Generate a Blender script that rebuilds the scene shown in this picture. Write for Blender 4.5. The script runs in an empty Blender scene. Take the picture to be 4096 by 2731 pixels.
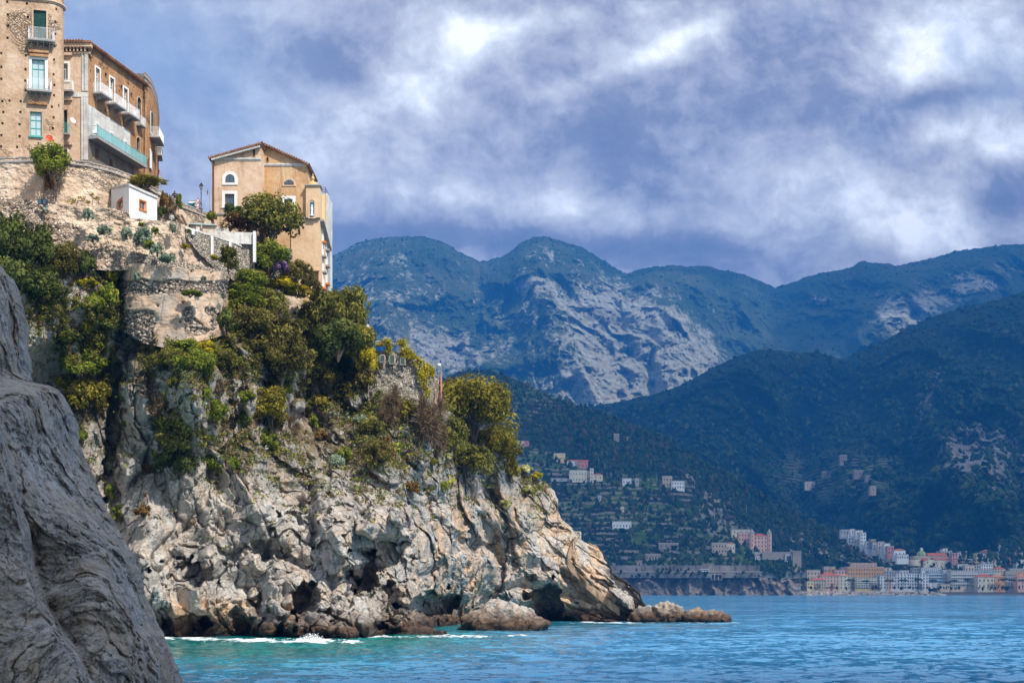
import bpy, math, random
import numpy as np
from mathutils import Vector, Matrix
R = math.radians
SC = bpy.context.scene
COL = SC.collection
F, HY, CZ = 1400.0, 590.0, 5.0          # focal length in pixels, horizon row, eye height

def W(px, py, Y):
    return ((px - 512.0) * Y / F, Y, CZ + (HY - py) * Y / F)
def WV(px, py, Y): return Vector(W(px, py, Y))

def tag(o, label=None, cat=None, group=None, kind=None):
    if label: o['label'] = label
    if cat: o['category'] = cat
    if group: o['group'] = group
    if kind: o['kind'] = kind
    return o

def empty(name, loc=(0, 0, 0), rz=0.0):
    o = bpy.data.objects.new(name, None); COL.objects.link(o)
    o.empty_display_size = 0.5
    o.location = loc; o.rotation_euler = (0, 0, rz)
    return o

def thing(name, label, cat, loc=(0, 0, 0), rz=0.0, group=None):
    return tag(empty(name, loc, rz), label, cat, group)

def link(name, me, mat=None, parent=None):
    o = bpy.data.objects.new(name, me); COL.objects.link(o)
    if mat is not None and not me.materials: me.materials.append(mat)
    if parent is not None:
        o.parent = parent
    return o

class MB:
    """collects polygons; coordinates are world (or parent-local for things with moved empties)"""
    def __init__(s): s.v = []; s.f = []
    def quad(s, a, b, c, d):
        n = len(s.v); s.v += [tuple(a), tuple(b), tuple(c), tuple(d)]; s.f.append((n, n+1, n+2, n+3))
    def poly(s, pts):
        n = len(s.v); s.v += [tuple(p) for p in pts]; s.f.append(tuple(range(n, n+len(pts))))
    def hexa(s, p):
        n = len(s.v); s.v += [tuple(q) for q in p]
        s.f += [(n, n+3, n+2, n+1), (n+4, n+5, n+6, n+7), (n, n+1, n+5, n+4), (n+1, n+2, n+6, n+5),
                (n+2, n+3, n+7, n+6), (n+3, n, n+4, n+7)]
    def box(s, x0, x1, y0, y1, z0, z1, fr=None):
        p = [(x0,y0,z0),(x1,y0,z0),(x1,y1,z0),(x0,y1,z0),(x0,y0,z1),(x1,y0,z1),(x1,y1,z1),(x0,y1,z1)]
        if fr: p = [fr(*q) for q in p]
        s.hexa(p)
    def prism(s, poly, h0, h1, fr):
        """poly = list of (a, b); fr(a, b, h) -> point"""
        n = len(s.v); k = len(poly)
        s.v += [tuple(fr(a, b, h0)) for a, b in poly] + [tuple(fr(a, b, h1)) for a, b in poly]
        s.f.append(tuple(range(n+k-1, n-1, -1))); s.f.append(tuple(range(n+k, n+2*k)))
        for i in range(k):
            j = (i+1) % k
            s.f.append((n+i, n+j, n+k+j, n+k+i))
    def tube(s, pts, r, seg=6, r1=None, cap=True):
        pts = [Vector(p) for p in pts]; m = len(pts)
        rings = []
        for i, p in enumerate(pts):
            t = (pts[min(i+1, m-1)] - pts[max(i-1, 0)])
            if t.length < 1e-9: t = Vector((0, 0, 1))
            t.normalize()
            a = t.cross(Vector((0, 0, 1)))
            if a.length < 1e-3: a = Vector((1, 0, 0))
            a.normalize(); b = t.cross(a)
            rr = r if r1 is None else r + (r1 - r) * i / max(1, m-1)
            n = len(s.v); rings.append(n)
            for k in range(seg):
                th = 2*math.pi*k/seg
                s.v.append(tuple(p + (a*math.cos(th) + b*math.sin(th))*rr))
        for i in range(m-1):
            for k in range(seg):
                k2 = (k+1) % seg
                s.f.append((rings[i]+k, rings[i]+k2, rings[i+1]+k2, rings[i+1]+k))
        if cap:
            s.f.append(tuple(rings[0]+k for k in range(seg)))
            s.f.append(tuple(rings[-1]+seg-1-k for k in range(seg)))
    def lathe(s, prof, c, seg=16, a0=0.0, a1=2*math.pi, sx=1.0, sy=1.0):
        full = abs(a1 - a0 - 2*math.pi) < 1e-6
        m = seg if full else seg + 1
        n = len(s.v)
        for r, z in prof:
            for k in range(m):
                th = a0 + (a1-a0)*k/seg
                s.v.append((c[0]+r*sx*math.cos(th), c[1]+r*sy*math.sin(th), c[2]+z))
        for i in range(len(prof)-1):
            for k in range(seg):
                k2 = (k+1) % m
                s.f.append((n+i*m+k, n+i*m+k2, n+(i+1)*m+k2, n+(i+1)*m+k))
    def mesh(s, name='mesh', smooth=False):
        me = bpy.data.meshes.new(name)
        me.from_pydata(s.v, [], s.f); me.update()
        if smooth: me.polygons.foreach_set('use_smooth', [True]*len(me.polygons))
        return me
    def build(s, name, mat, parent=None, smooth=False, off=None):
        if off is not None:
            s.v = [(a-off[0], b-off[1], c-off[2]) for a, b, c in s.v]
        return link(name, s.mesh(name, smooth), mat, parent)

def np_mesh(name, V, Fq, smooth=True, attrs=None):
    """V (n,3), Fq (m,4) or (m,3) index array"""
    V = np.asarray(V, dtype=np.float32); Fq = np.asarray(Fq, dtype=np.int32)
    me = bpy.data.meshes.new(name)
    k = Fq.shape[1]
    me.vertices.add(len(V)); me.vertices.foreach_set('co', V.ravel())
    me.loops.add(Fq.size); me.loops.foreach_set('vertex_index', Fq.ravel())
    me.polygons.add(len(Fq))
    me.polygons.foreach_set('loop_start', np.arange(0, Fq.size, k, dtype=np.int32))
    me.polygons.foreach_set('loop_total', np.full(len(Fq), k, dtype=np.int32))
    me.update(calc_edges=True); me.validate()
    me.polygons.foreach_set('use_smooth', np.full(len(me.polygons), smooth))
    if attrs:
        for an, av in attrs.items():
            av = np.asarray(av, dtype=np.float32)
            if av.ndim == 1:
                a = me.attributes.new(an, 'FLOAT', 'POINT'); a.data.foreach_set('value', av)
            else:
                a = me.attributes.new(an, 'FLOAT_COLOR', 'POINT')
                c = np.ones((len(V), 4), np.float32); c[:, :3] = av; a.data.foreach_set('color', c.ravel())
    return me

def grid_faces(nr, nc, wrap=False):
    i = np.arange(nr-1)[:, None]; j = np.arange(nc - (0 if wrap else 1))[None, :]
    j2 = (j+1) % nc
    a = i*nc + j; b = i*nc + j2; c = (i+1)*nc + j2; d = (i+1)*nc + j
    return np.stack([a+0*j, b+0*j, c+0*j, d+0*j], -1).reshape(-1, 4)

# ---------------------------------------------------------------- noise
_rs = np.random.RandomState(7)
_perm = _rs.permutation(4096).astype(np.int64)
_grad = _rs.normal(size=(4096, 3)); _grad /= np.linalg.norm(_grad, axis=1)[:, None]
_rnd = _rs.rand(4096, 8)
def _h(ix, iy, iz, seed=0):
    return _perm[(_perm[(_perm[(ix + seed*131) & 4095] + iy) & 4095] + iz) & 4095]
def perlin(P, seed=0):
    P = np.asarray(P, float); i = np.floor(P).astype(np.int64); f = P - i
    u = f*f*f*(f*(f*6-15)+10)
    out = 0
    for dx in (0, 1):
        wx = u[:, 0] if dx else 1-u[:, 0]
        for dy in (0, 1):
            wy = u[:, 1] if dy else 1-u[:, 1]
            for dz in (0, 1):
                wz = u[:, 2] if dz else 1-u[:, 2]
                g = _grad[_h(i[:, 0]+dx, i[:, 1]+dy, i[:, 2]+dz, seed)]
                d = g[:, 0]*(f[:, 0]-dx) + g[:, 1]*(f[:, 1]-dy) + g[:, 2]*(f[:, 2]-dz)
                out = out + wx*wy*wz*d
    return out*1.6
def fbm(P, o=4, seed=0, gain=.5, lac=2.03):
    a = 1.0; s = 0; P = np.asarray(P, float); t = 0
    for k in range(o):
        s = s + a*perlin(P, seed+k); t += a; a *= gain; P = P*lac + 3.1
    return s/t*1.4
def ridged(P, o=4, seed=0, gain=.5, lac=2.07):
    a = 1.0; s = 0; P = np.asarray(P, float); t = 0; w = 1.0
    for k in range(o):
        n = 1-np.abs(perlin(P, seed+k))*1.8; n = np.clip(n, 0, 1)**2
        s = s + a*n*w; t += a; w = np.clip(n*1.5, 0, 1); a *= gain; P = P*lac + 5.7
    return s/t
def blocks(P, seed=0, tilt=.6, crack=.25, cw=.1):
    """cellular blocks: every cell is a facet with its own height and tilt, grooves between the cells"""
    P = np.asarray(P, float); i = np.floor(P).astype(np.int64); n = len(P)
    f1 = np.full(n, 9.); f2 = np.full(n, 9.); hh = np.zeros(n)
    for dx in (-1, 0, 1):
        for dy in (-1, 0, 1):
            for dz in (-1, 0, 1):
                h = _h(i[:, 0]+dx, i[:, 1]+dy, i[:, 2]+dz, seed)
                r = _rnd[h]
                c = np.stack([i[:, 0]+dx+r[:, 0], i[:, 1]+dy+r[:, 1], i[:, 2]+dz+r[:, 2]], 1)
                q = P - c; d = np.sqrt((q*q).sum(1))
                v = (r[:, 3]-.5) + tilt*((r[:, 4]-.5)*q[:, 0]*2 + (r[:, 5]-.5)*q[:, 2]*2)
                m = d < f1
                f2 = np.where(m, f1, np.minimum(f2, d)); hh = np.where(m, v, hh); f1 = np.where(m, d, f1)
    e = np.clip((f2-f1)/cw, 0, 1)
    return hh - crack*(1-e), f1, f2
def tri(x): return 2*np.abs(2*(x/2-np.floor(x/2+.5)))-1
def facets(P, wl, seed, aniso=(1, 1, 1), n=4, warp=.55):
    """broad planar faces that meet in sharp creases: folded waves in several directions"""
    P = np.asarray(P, float)*np.array(aniso)/wl; rs = np.random.RandomState(seed); s = 0
    w1 = perlin(P*.45, seed); w2 = perlin(P*.5+9, seed+1); env = .6+.8*np.abs(perlin(P*.37+4, seed+2))
    for k in range(n):
        d = rs.normal(size=3); d[1] *= .5; d /= np.linalg.norm(d); f = .7+.6*rs.rand()
        s = s + tri(P@d*f*2 + warp*3*(w1 if k % 2 else w2) + rs.rand()*7)/n
    return s*env*1.5
def smooth(a, b, x):
    t = np.clip((x-a)/(b-a), 0, 1); return t*t*(3-2*t)
def tps(pts, reg=1e-3):
    """thin-plate interpolation of (x, y, value) points"""
    p = np.array(pts, float); sc = 100.0
    X = p[:, :2]/sc; n = len(p)
    def U(r2): return np.where(r2 > 1e-12, r2*np.log(r2+1e-12), 0)
    d = ((X[:, None]-X[None])**2).sum(-1)
    K = U(d) + reg*np.eye(n); Pm = np.hstack([np.ones((n, 1)), X])
    A = np.vstack([np.hstack([K, Pm]), np.hstack([Pm.T, np.zeros((3, 3))])])
    w = np.linalg.solve(A, np.concatenate([p[:, 2], np.zeros(3)]))
    def ev(x, y):
        q = np.stack([np.ravel(x), np.ravel(y)], 1)/sc
        out = w[n] + q@w[n+1:]
        for k in range(n):
            out = out + w[k]*U(((q-X[k])**2).sum(1))
        return out.reshape(np.shape(x))
    return ev
def pl(table, x):
    t = np.array(table, float); return np.interp(x, t[:, 0], t[:, 1])

# ---------------------------------------------------------------- materials
class NT:
    def __init__(s, nt): s.nt = nt; s.n = nt.nodes; s.l = nt.links
    def new(s, t, **kw):
        nd = s.n.new(t)
        for k, v in kw.items(): setattr(nd, k, v)
        return nd
    def put(s, sock, v):
        if isinstance(v, bpy.types.NodeSocket): s.l.new(v, sock)
        elif v is not None:
            try: sock.default_value = v
            except Exception:
                if isinstance(v, (int, float)): sock.default_value = (v, v, v)
                else: sock.default_value = tuple(v) + (1,)
    def math(s, op, a, b=None, c=None, clamp=False):
        nd = s.new('ShaderNodeMath', operation=op, use_clamp=clamp)
        for i, v in enumerate((a, b, c)):
            if v is not None: s.put(nd.inputs[i], v)
        return nd.outputs[0]
    def vmath(s, op, a, b=None, out=0):
        nd = s.new('ShaderNodeVectorMath', operation=op)
        s.put(nd.inputs[0], a)
        if b is not None:
            if op == 'SCALE': s.put(nd.inputs['Scale'], b)
            else: s.put(nd.inputs[1], b)
        return nd.outputs[out]
    def noise(s, vec, scale=1, detail=4, rough=.5, dist=0, out='Fac'):
        nd = s.new('ShaderNodeTexNoise'); nd.noise_dimensions = '3D'
        if vec is not None: s.l.new(vec, nd.inputs['Vector'])
        s.put(nd.inputs['Scale'], scale); s.put(nd.inputs['Detail'], detail)
        s.put(nd.inputs['Roughness'], rough); s.put(nd.inputs['Distortion'], dist)
        return nd.outputs[out]
    def voro(s, vec, scale=1, feature='F1', rand=1, out='Distance'):
        nd = s.new('ShaderNodeTexVoronoi'); nd.feature = feature
        if vec is not None: s.l.new(vec, nd.inputs['Vector'])
        s.put(nd.inputs['Scale'], scale); s.put(nd.inputs['Randomness'], rand)
        return nd.outputs[out]
    def map(s, v, a, b, c=0., d=1., clamp=True, smoothstep=False):
        nd = s.new('ShaderNodeMapRange'); nd.clamp = clamp
        if smoothstep: nd.interpolation_type = 'SMOOTHSTEP'
        for i, x in enumerate((v, a, b, c, d)): s.put(nd.inputs[i], x)
        return nd.outputs[0]
    def mix(s, fac, a, b, mode='MIX'):
        nd = s.new('ShaderNodeMix', data_type='RGBA', blend_type=mode)
        s.put(nd.inputs[0], fac)
        for k, v in ((6, a), (7, b)):
            if isinstance(v, (tuple, list)): v = tuple(v)+((1,) if len(v) == 3 else ())
            s.put(nd.inputs[k], v)
        return nd.outputs[2]
    def ramp(s, fac, stops, interp='LINEAR'):
        nd = s.new('ShaderNodeValToRGB'); cr = nd.color_ramp; cr.interpolation = interp
        while len(cr.elements) < len(stops): cr.elements.new(.5)
        for e, (p, c) in zip(cr.elements, stops):
            e.position = p; e.color = tuple(c)+((1,) if len(c) == 3 else ())
        s.put(nd.inputs[0], fac); return nd.outputs[0]
    def mapping(s, vec, loc=(0, 0, 0), rot=(0, 0, 0), sc=(1, 1, 1), typ='POINT'):
        nd = s.new('ShaderNodeMapping', vector_type=typ)
        s.l.new(vec, nd.inputs[0]); nd.inputs[1].default_value = loc
        nd.inputs[2].default_value = rot; nd.inputs[3].default_value = sc
        return nd.outputs[0]
    def pos(s): return s.new('ShaderNodeNewGeometry').outputs['Position']
    def nrm(s): return s.new('ShaderNodeNewGeometry').outputs['Normal']
    def obj(s): return s.new('ShaderNodeTexCoord').outputs['Object']
    def sep(s, v):
        nd = s.new('ShaderNodeSeparateXYZ'); s.l.new(v, nd.inputs[0]); return nd.outputs
    def attr(s, name, out='Fac'):
        nd = s.new('ShaderNodeAttribute'); nd.attribute_name = name; return nd.outputs[out]
    def rnd(s): return s.new('ShaderNodeObjectInfo').outputs['Random']
    def bump(s, h, strength=.5, dist=.1, nrm=None):
        nd = s.new('ShaderNodeBump'); s.put(nd.inputs['Strength'], strength)
        s.put(nd.inputs['Distance'], dist); s.put(nd.inputs['Height'], h)
        if nrm is not None: s.l.new(nrm, nd.inputs['Normal'])
        return nd.outputs[0]

MATS = {}
def mat(name, fn):
    if name in MATS: return MATS[name]
    m = bpy.data.materials.new(name); m.use_nodes = True
    nt = m.node_tree; nt.nodes.clear(); N = NT(nt)
    out = N.new('ShaderNodeOutputMaterial'); b = N.new('ShaderNodeBsdfPrincipled')
    nt.links.new(b.outputs[0], out.inputs[0])
    b.inputs['Roughness'].default_value = .85
    b.inputs['Specular IOR Level'].default_value = .25
    fn(N, b, out); MATS[name] = m
    return m
def plain(name, col, rough=.7, metal=0., spec=.3, var=.15, scale=1.5):
    def fn(N, b, out):
        n = N.noise(N.pos(), scale, 5, .6)
        f = N.map(n, .3, .7, 1-var, 1+var)
        c = N.vmath('SCALE', tuple(col), f)
        N.put(b.inputs['Base Color'], c)
        b.inputs['Roughness'].default_value = rough; b.inputs['Metallic'].default_value = metal
        b.inputs['Specular IOR Level'].default_value = spec
    return mat(name, fn)
# ================================================================ camera, light, sky
cam = bpy.data.cameras.new('camera'); co = bpy.data.objects.new('camera', cam); COL.objects.link(co)
cam.sensor_width = 36; cam.lens = F/1024*36; cam.shift_y = (HY-341)/1024
cam.clip_start = .5; cam.clip_end = 60000
co.location = (0, 0, CZ); co.rotation_euler = (R(90), 0, 0)
SC.camera = co
SC.view_settings.view_transform = 'Standard'; SC.view_settings.look = 'None'
SC.view_settings.exposure = 0.42; SC.view_settings.gamma = 1
SC.cycles.use_denoising = True
SC.cycles.max_bounces = 5; SC.cycles.diffuse_bounces = 2; SC.cycles.glossy_bounces = 2
SC.cycles.volume_bounces = 0; SC.cycles.transparent_max_bounces = 6
SC.cycles.transmission_bounces = 2

SUN_AZ, SUN_EL = 42.0, 50.0     # sun behind the camera's right shoulder
sdir = Vector((math.sin(R(SUN_AZ))*math.cos(R(SUN_EL)), -math.cos(R(SUN_AZ))*math.cos(R(SUN_EL)), math.sin(R(SUN_EL))))
sl = bpy.data.lights.new('sun', 'SUN'); so = bpy.data.objects.new('sun', sl); COL.objects.link(so)
sl.energy = 4.6; sl.angle = R(.5); sl.color = (1.0, .93, .82)
so.rotation_euler = sdir.to_track_quat('Z', 'Y').to_euler()
so.location = (0, 0, 300)

wd = bpy.data.worlds.new('World'); SC.world = wd; wd.use_nodes = True
N = NT(wd.node_tree); N.n.clear()
wout = N.new('ShaderNodeOutputWorld'); bg = N.new('ShaderNodeBackground')
N.l.new(bg.outputs[0], wout.inputs[0])
sky = N.new('ShaderNodeTexSky', sky_type='NISHITA'); sky.sun_disc = False
sky.sun_elevation = R(SUN_EL); sky.sun_rotation = math.pi - R(SUN_AZ)
sky.altitude = 10; sky.air_density = 1.2; sky.dust_density = .6; sky.ozone_density = 2.5
gen = N.new('ShaderNodeTexCoord').outputs['Generated']
xyz = N.sep(gen)
# cloud map over the direction of view: (x/y, z/y) ahead, plain direction noise everywhere else
yy = N.math('MAXIMUM', xyz[1], .2)
cu = N.math('DIVIDE', xyz[0], yy); cv = N.math('DIVIDE', xyz[2], yy)
cmb = N.new('ShaderNodeCombineXYZ'); N.put(cmb.inputs[0], cu); N.put(cmb.inputs[1], cv)
uv = cmb.outputs[0]
wn = N.noise(uv, 5.0, 5, .6, 0, 'Color')
wv = N.vmath('SCALE', N.vmath('SUBTRACT', wn, (.5, .5, .5)), .055)
wuv = N.vmath('ADD', uv, wv)
def blob(px, py, sx, sy, rot, amp, v=None):
    m = N.mapping(v or wuv, ((px-512)/F, (HY-py)/F, 0), (0, 0, R(rot)), (sx/F, sy/F, 1), 'TEXTURE')
    d = N.vmath('DOT_PRODUCT', m, m, 1)
    return N.math('MULTIPLY', N.math('EXPONENT', N.math('MULTIPLY', d, -1.0)), amp)
def total(lst):
    s = lst[0]
    for x in lst[1:]: s = N.math('ADD', s, x)
    return s
# brightness of the clouds (0 shadowed, 1 sunlit); rot > 0 turns the long axis up to the right
BR = [(255, 6, 55, 14, -10, .35), (480, 34, 80, 14, 14, .30), (430, 75, 100, 20, 25, .30), (330, 120, 110, 40, 10, .2), (345, 62, 36, 24, -10, -.28),
      (640, 55, 80, 12, 24, .34), (690, 30, 70, 20, 20, .25), (930, 40, 70, 42, 15, .36), (885, 75, 40, 22, 5, .2), (1000, 20, 70, 40, 0, .25),
      (950, 125, 50, 16, 15, .30), (1000, 140, 45, 26, 10, .40), (560, 200, 45, 22, -8, .40), (620, 225, 60, 20, 0, .22), (830, 200, 110, 44, -15, .42),
      (900, 240, 90, 25, 5, .25), (440, 190, 50, 24, 0, .18), (320, 170, 120, 60, 0, .20), (350, 205, 60, 30, 0, .12),
      (600, 130, 190, 50, 12, -.17), (760, 90, 80, 60, 30, -.17), (680, 180, 90, 30, 0, -.08), (520, 20, 40, 30, 0, -.15), (1010, 185, 36, 26, 15, -.40), (935, 92, 50, 13, 8, -.42),
      (500, 245, 220, 16, 0, -.26), (700, 268, 150, 16, 0, -.10), (400, 228, 90, 20, 0, -.28), (540, 228, 60, 12, 0, -.22), (690, 250, 120, 20, 0, -.26), (880, 268, 90, 12, 0, -.05), (240, 60, 50, 40, 0, -.08)]
base = total([blob(*b) for b in BR])
st = N.mapping(wuv, (0, 0, 0), (0, 0, R(20)), (1, 1.25, 1))
n1 = N.noise(st, 8.0, 10, .60, 0)
n2 = N.noise(wuv, 24.0, 10, .66, .15)
n1b = N.noise(N.vmath('ADD', st, (.011, .016, 0)), 8.0, 10, .60, 0); n2b = N.noise(N.vmath('ADD', wuv, (.003, .005, 0)), 24.0, 10, .66, .15)
emb = N.math('ADD', N.math('MULTIPLY', N.math('SUBTRACT', n1, n1b), .8), N.math('MULTIPLY', N.math('SUBTRACT', n2, n2b), .35))
nn = N.math('ADD', N.math('MULTIPLY', N.math('SUBTRACT', n1, .5), 1.15), N.math('MULTIPLY', N.math('SUBTRACT', n2, .5), .6))
lum = N.math('ADD', N.math('ADD', N.math('ADD', N.math('ADD', base, nn), emb), .43), N.map(cv, .43, .75, 0, .6))
ccol = N.ramp(lum, [(0.0, (.16, .18, .255)), (.22, (.22, .23, .305)), (.45, (.38, .385, .445)), (.68, (.56, .575, .61)), (.86, (.76, .79, .84)), (1.0, (.95, .96, .98))])
# clear patches: upper left, thin gaps upper right
CL = [(110, 50, 150, 90, 0, .95), (230, 120, 60, 60, 0, .35), (1005, 60, 30, 40, 0, .5), (955, 45, 18, 30, 20, .5), (960, 100, 60, 14, 8, .25), (800, 10, 30, 20, 0, .2), (620, 130, 120, 60, 0, -.5)]
clr = N.math('ADD', total([blob(*b) for b in CL]), N.math('MULTIPLY', N.math('SUBTRACT', n1, .5), -.6), clamp=True)
skyc = N.mix(.55, N.vmath('SCALE', sky.outputs[0], .085), (.36, .46, .62))
col = N.mix(N.math('MULTIPLY', clr, .8), ccol, skyc)
# away from the view the same broken cloud from plain direction noise
n3 = N.noise(gen, 3.0, 7, .6, .3)
gcol = N.ramp(n3, [(.3, (.24, .30, .40)), (.5, (.37, .40, .46)), (.62, (.58, .6, .63)), (.8, (.9, .91, .92))])
front = N.map(xyz[1], .3, .6, 0, 1)
colw = N.mix(front, N.mix(.45, gcol, N.vmath('SCALE', sky.outputs[0], .1)), col)
N.put(bg.inputs[0], colw); bg.inputs[1].default_value = 1.35
# ================================================================ rock materials
def rock_fn(c_dark, c_mid, c_light, c_warm, warm=.5, scrub=True, sc=1.0, wet=True, dirk=1.0, grain=.45):
    def fn(N, b, out):
        p = N.pos()
        n1 = N.noise(p, .16*sc, 6, .62, .4); n2 = N.noise(p, .9*sc, 7, .7, .3)
        n3 = N.noise(N.mapping(p, sc=(1, 1, .28)), .35*sc, 5, .6, .6)
        f = N.math('ADD', N.math('MULTIPLY', n1, .45), N.math('MULTIPLY', n2, .55))
        c = N.ramp(f, [(.32, c_dark), (.47, c_mid), (.64, c_light)])
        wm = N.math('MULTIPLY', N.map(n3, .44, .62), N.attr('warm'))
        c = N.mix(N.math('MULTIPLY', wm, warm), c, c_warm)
        # black lichen streaks and pale scars
        s1 = N.noise(N.mapping(p, rot=(0, R(12), 0), sc=(1, 1, .18)), .9*sc, 6, .7, .8)
        c = N.mix(N.map(s1, .57, .72, 0, .45*dirk), c, (.045, .043, .045))
        s2 = N.noise(N.mapping(p, loc=(31, 7, 3), sc=(1, 1, .3)), .5*sc, 6, .65, 1.0)
        c = N.mix(N.map(s2, .60, .72, 0, .75), c, (.62, .60, .56))
        if wet:
            z = N.sep(p)[2]
            zz = N.math('ADD', z, N.math('MULTIPLY', N.math('SUBTRACT', n2, .5), 3.0))
            c = N.mix(N.map(zz, 3.2, 1.1), c, (.10, .055, .03))
            c = N.mix(N.map(zz, .9, .2), c, (.03, .022, .018))
            N.put(b.inputs['Roughness'], N.map(zz, .7, 2.2, .4, .9))
        if scrub:
            nz = N.sep(N.nrm())[2]
            s = N.attr('soil')
            k = N.math('MULTIPLY', s, N.map(N.math('ADD', nz, N.math('MULTIPLY', n2, .5)), .35, .8))
            g = N.ramp(N.noise(p, .7, 6, .7), [(.35, (.07, .062, .035)), (.5, (.16, .13, .07)), (.62, (.30, .22, .15))])
            c = N.mix(k, c, g)
        N.put(b.inputs['Base Color'], c)
        wq = N.vmath('ADD', p, N.vmath('SCALE', N.noise(p, .8*sc, 4, .6, 0, 'Color'), 1.6/sc))
        ck = N.voro(N.mapping(wq, rot=(0, R(28), 0), sc=(1, 1, .45)), .42*sc, 'DISTANCE_TO_EDGE'); ck2 = N.voro(N.mapping(wq, rot=(0, R(-35), 0), sc=(.6, 1, 1.4)), 1.1*sc, 'DISTANCE_TO_EDGE')
        cl = N.math('MULTIPLY', N.map(ck, .0, .035), N.map(ck2, .0, .05, .55, 1))
        ckm = N.map(N.noise(p, .25*sc, 4, .6), .45, .6, .12, .85)
        c = N.mix(N.math('MULTIPLY', N.map(cl, .2, 1, .6, 0), ckm), c, (.05, .045, .04))
        N.put(b.inputs['Base Color'], c)
        lay = N.noise(N.mapping(p, rot=(0, R(40), 0), sc=(.25, .6, 2.2)), 1.2*sc, 6, .65, .3)
        h = N.math('ADD', N.math('ADD', N.math('MULTIPLY', N.noise(p, 1.6*sc, 9, .7, .1), .55), N.math('MULTIPLY', lay, grain)), N.math('MULTIPLY', cl, .35))
        N.put(b.inputs['Normal'], N.bump(h, .95, .5/sc))
    return fn
M_cliff = mat('cliff_rock', rock_fn((.20, .19, .18), (.39, .37, .345), (.60, .565, .515), (.64, .42, .25), .95))
M_fore = mat('shore_rock', rock_fn((.13, .12, .11), (.36, .345, .315), (.60, .575, .535), (.42, .31, .19), .95, False, 2.2, False, 1.2, .10))

# ================================================================ the near cliff
TOPY = [(-80, 216), (110, 216), (118, 236), (225, 250), (232, 268), (290, 285), (322, 300), (345, 330), (372, 385), (430, 402), (452, 412),
        (490, 440), (516, 466), (526, 474), (536, 478), (548, 484), (554, 491), (557.5, 499), (558.5, 510), (562, 519), (572, 529), (581, 539), (588, 542), (596, 545), (603, 553), (609, 563), (613, 572), (628, 582), (636, 588), (641, 593), (644, 601), (646, 606), (654, 606), (661, 605), (668, 606), (675, 612), (686, 611), (695, 612), (702, 616), (711, 615), (720, 618), (728, 622), (731, 627)]
BOTY = [(-80, 650), (100, 640), (158, 636), (230, 637), (300, 640), (345, 640), (352, 633), (400, 634), (420, 630), (432, 624), (460, 620), (520, 620), (540, 621), (600, 621), (731, 622)]
depth = tps([(-60, 645, 152), (60, 640, 152), (158, 636, 153), (250, 637, 149), (300, 640, 146), (345, 640, 145), (375, 636, 153), (405, 633, 160), (430, 626, 185), (470, 621, 212), (520, 620, 226),
             (560, 620, 228), (600, 621, 226), (640, 621, 227), (690, 621, 226), (731, 622, 221), (715, 610, 223), (670, 602, 228), (640, 594, 230), (600, 550, 231),
             (-60, 216, 176), (0, 216, 176), (60, 218, 176), (110, 220, 177), (-60, 262, 161.3), (0, 262, 161.3), (60, 264, 161.6), (100, 272, 162.8), (150, 240, 178), (222, 250, 182), (170, 290, 172), (222, 290, 176), (270, 270, 186),  (290, 290, 194), (320, 300, 198), (345, 330, 200),
             (60, 330, 158.5), (0, 330, 156.5), (95, 340, 163), (122, 340, 161.5), (142, 350, 158), (170, 352, 157.5), (200, 348, 159), (222, 345, 161.5), (285, 335, 181), (100, 420, 162), (180, 410, 155.5), (250, 410, 165), (330, 420, 184), (376, 404, 187), (405, 408, 187), (432, 408, 191), (375, 386, 191), (432, 399, 195), (455, 416, 206), (478, 440, 216),
             (-40, 480, 160), (60, 520, 158), (120, 500, 161), (200, 500, 160), (270, 500, 161), (340, 500, 166), (400, 500, 176), (450, 470, 197), (500, 450, 223), (520, 500, 226), (554, 495, 234), (480, 490, 213),
             (200, 580, 152), (260, 580, 152), (320, 580, 152), (350, 560, 158), (400, 560, 170), (450, 560, 194), (500, 560, 217), (560, 560, 228), (600, 590, 228), (490, 600, 220), (430, 520, 186), (100, 580, 155), (0, 580, 155)], .02)
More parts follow.
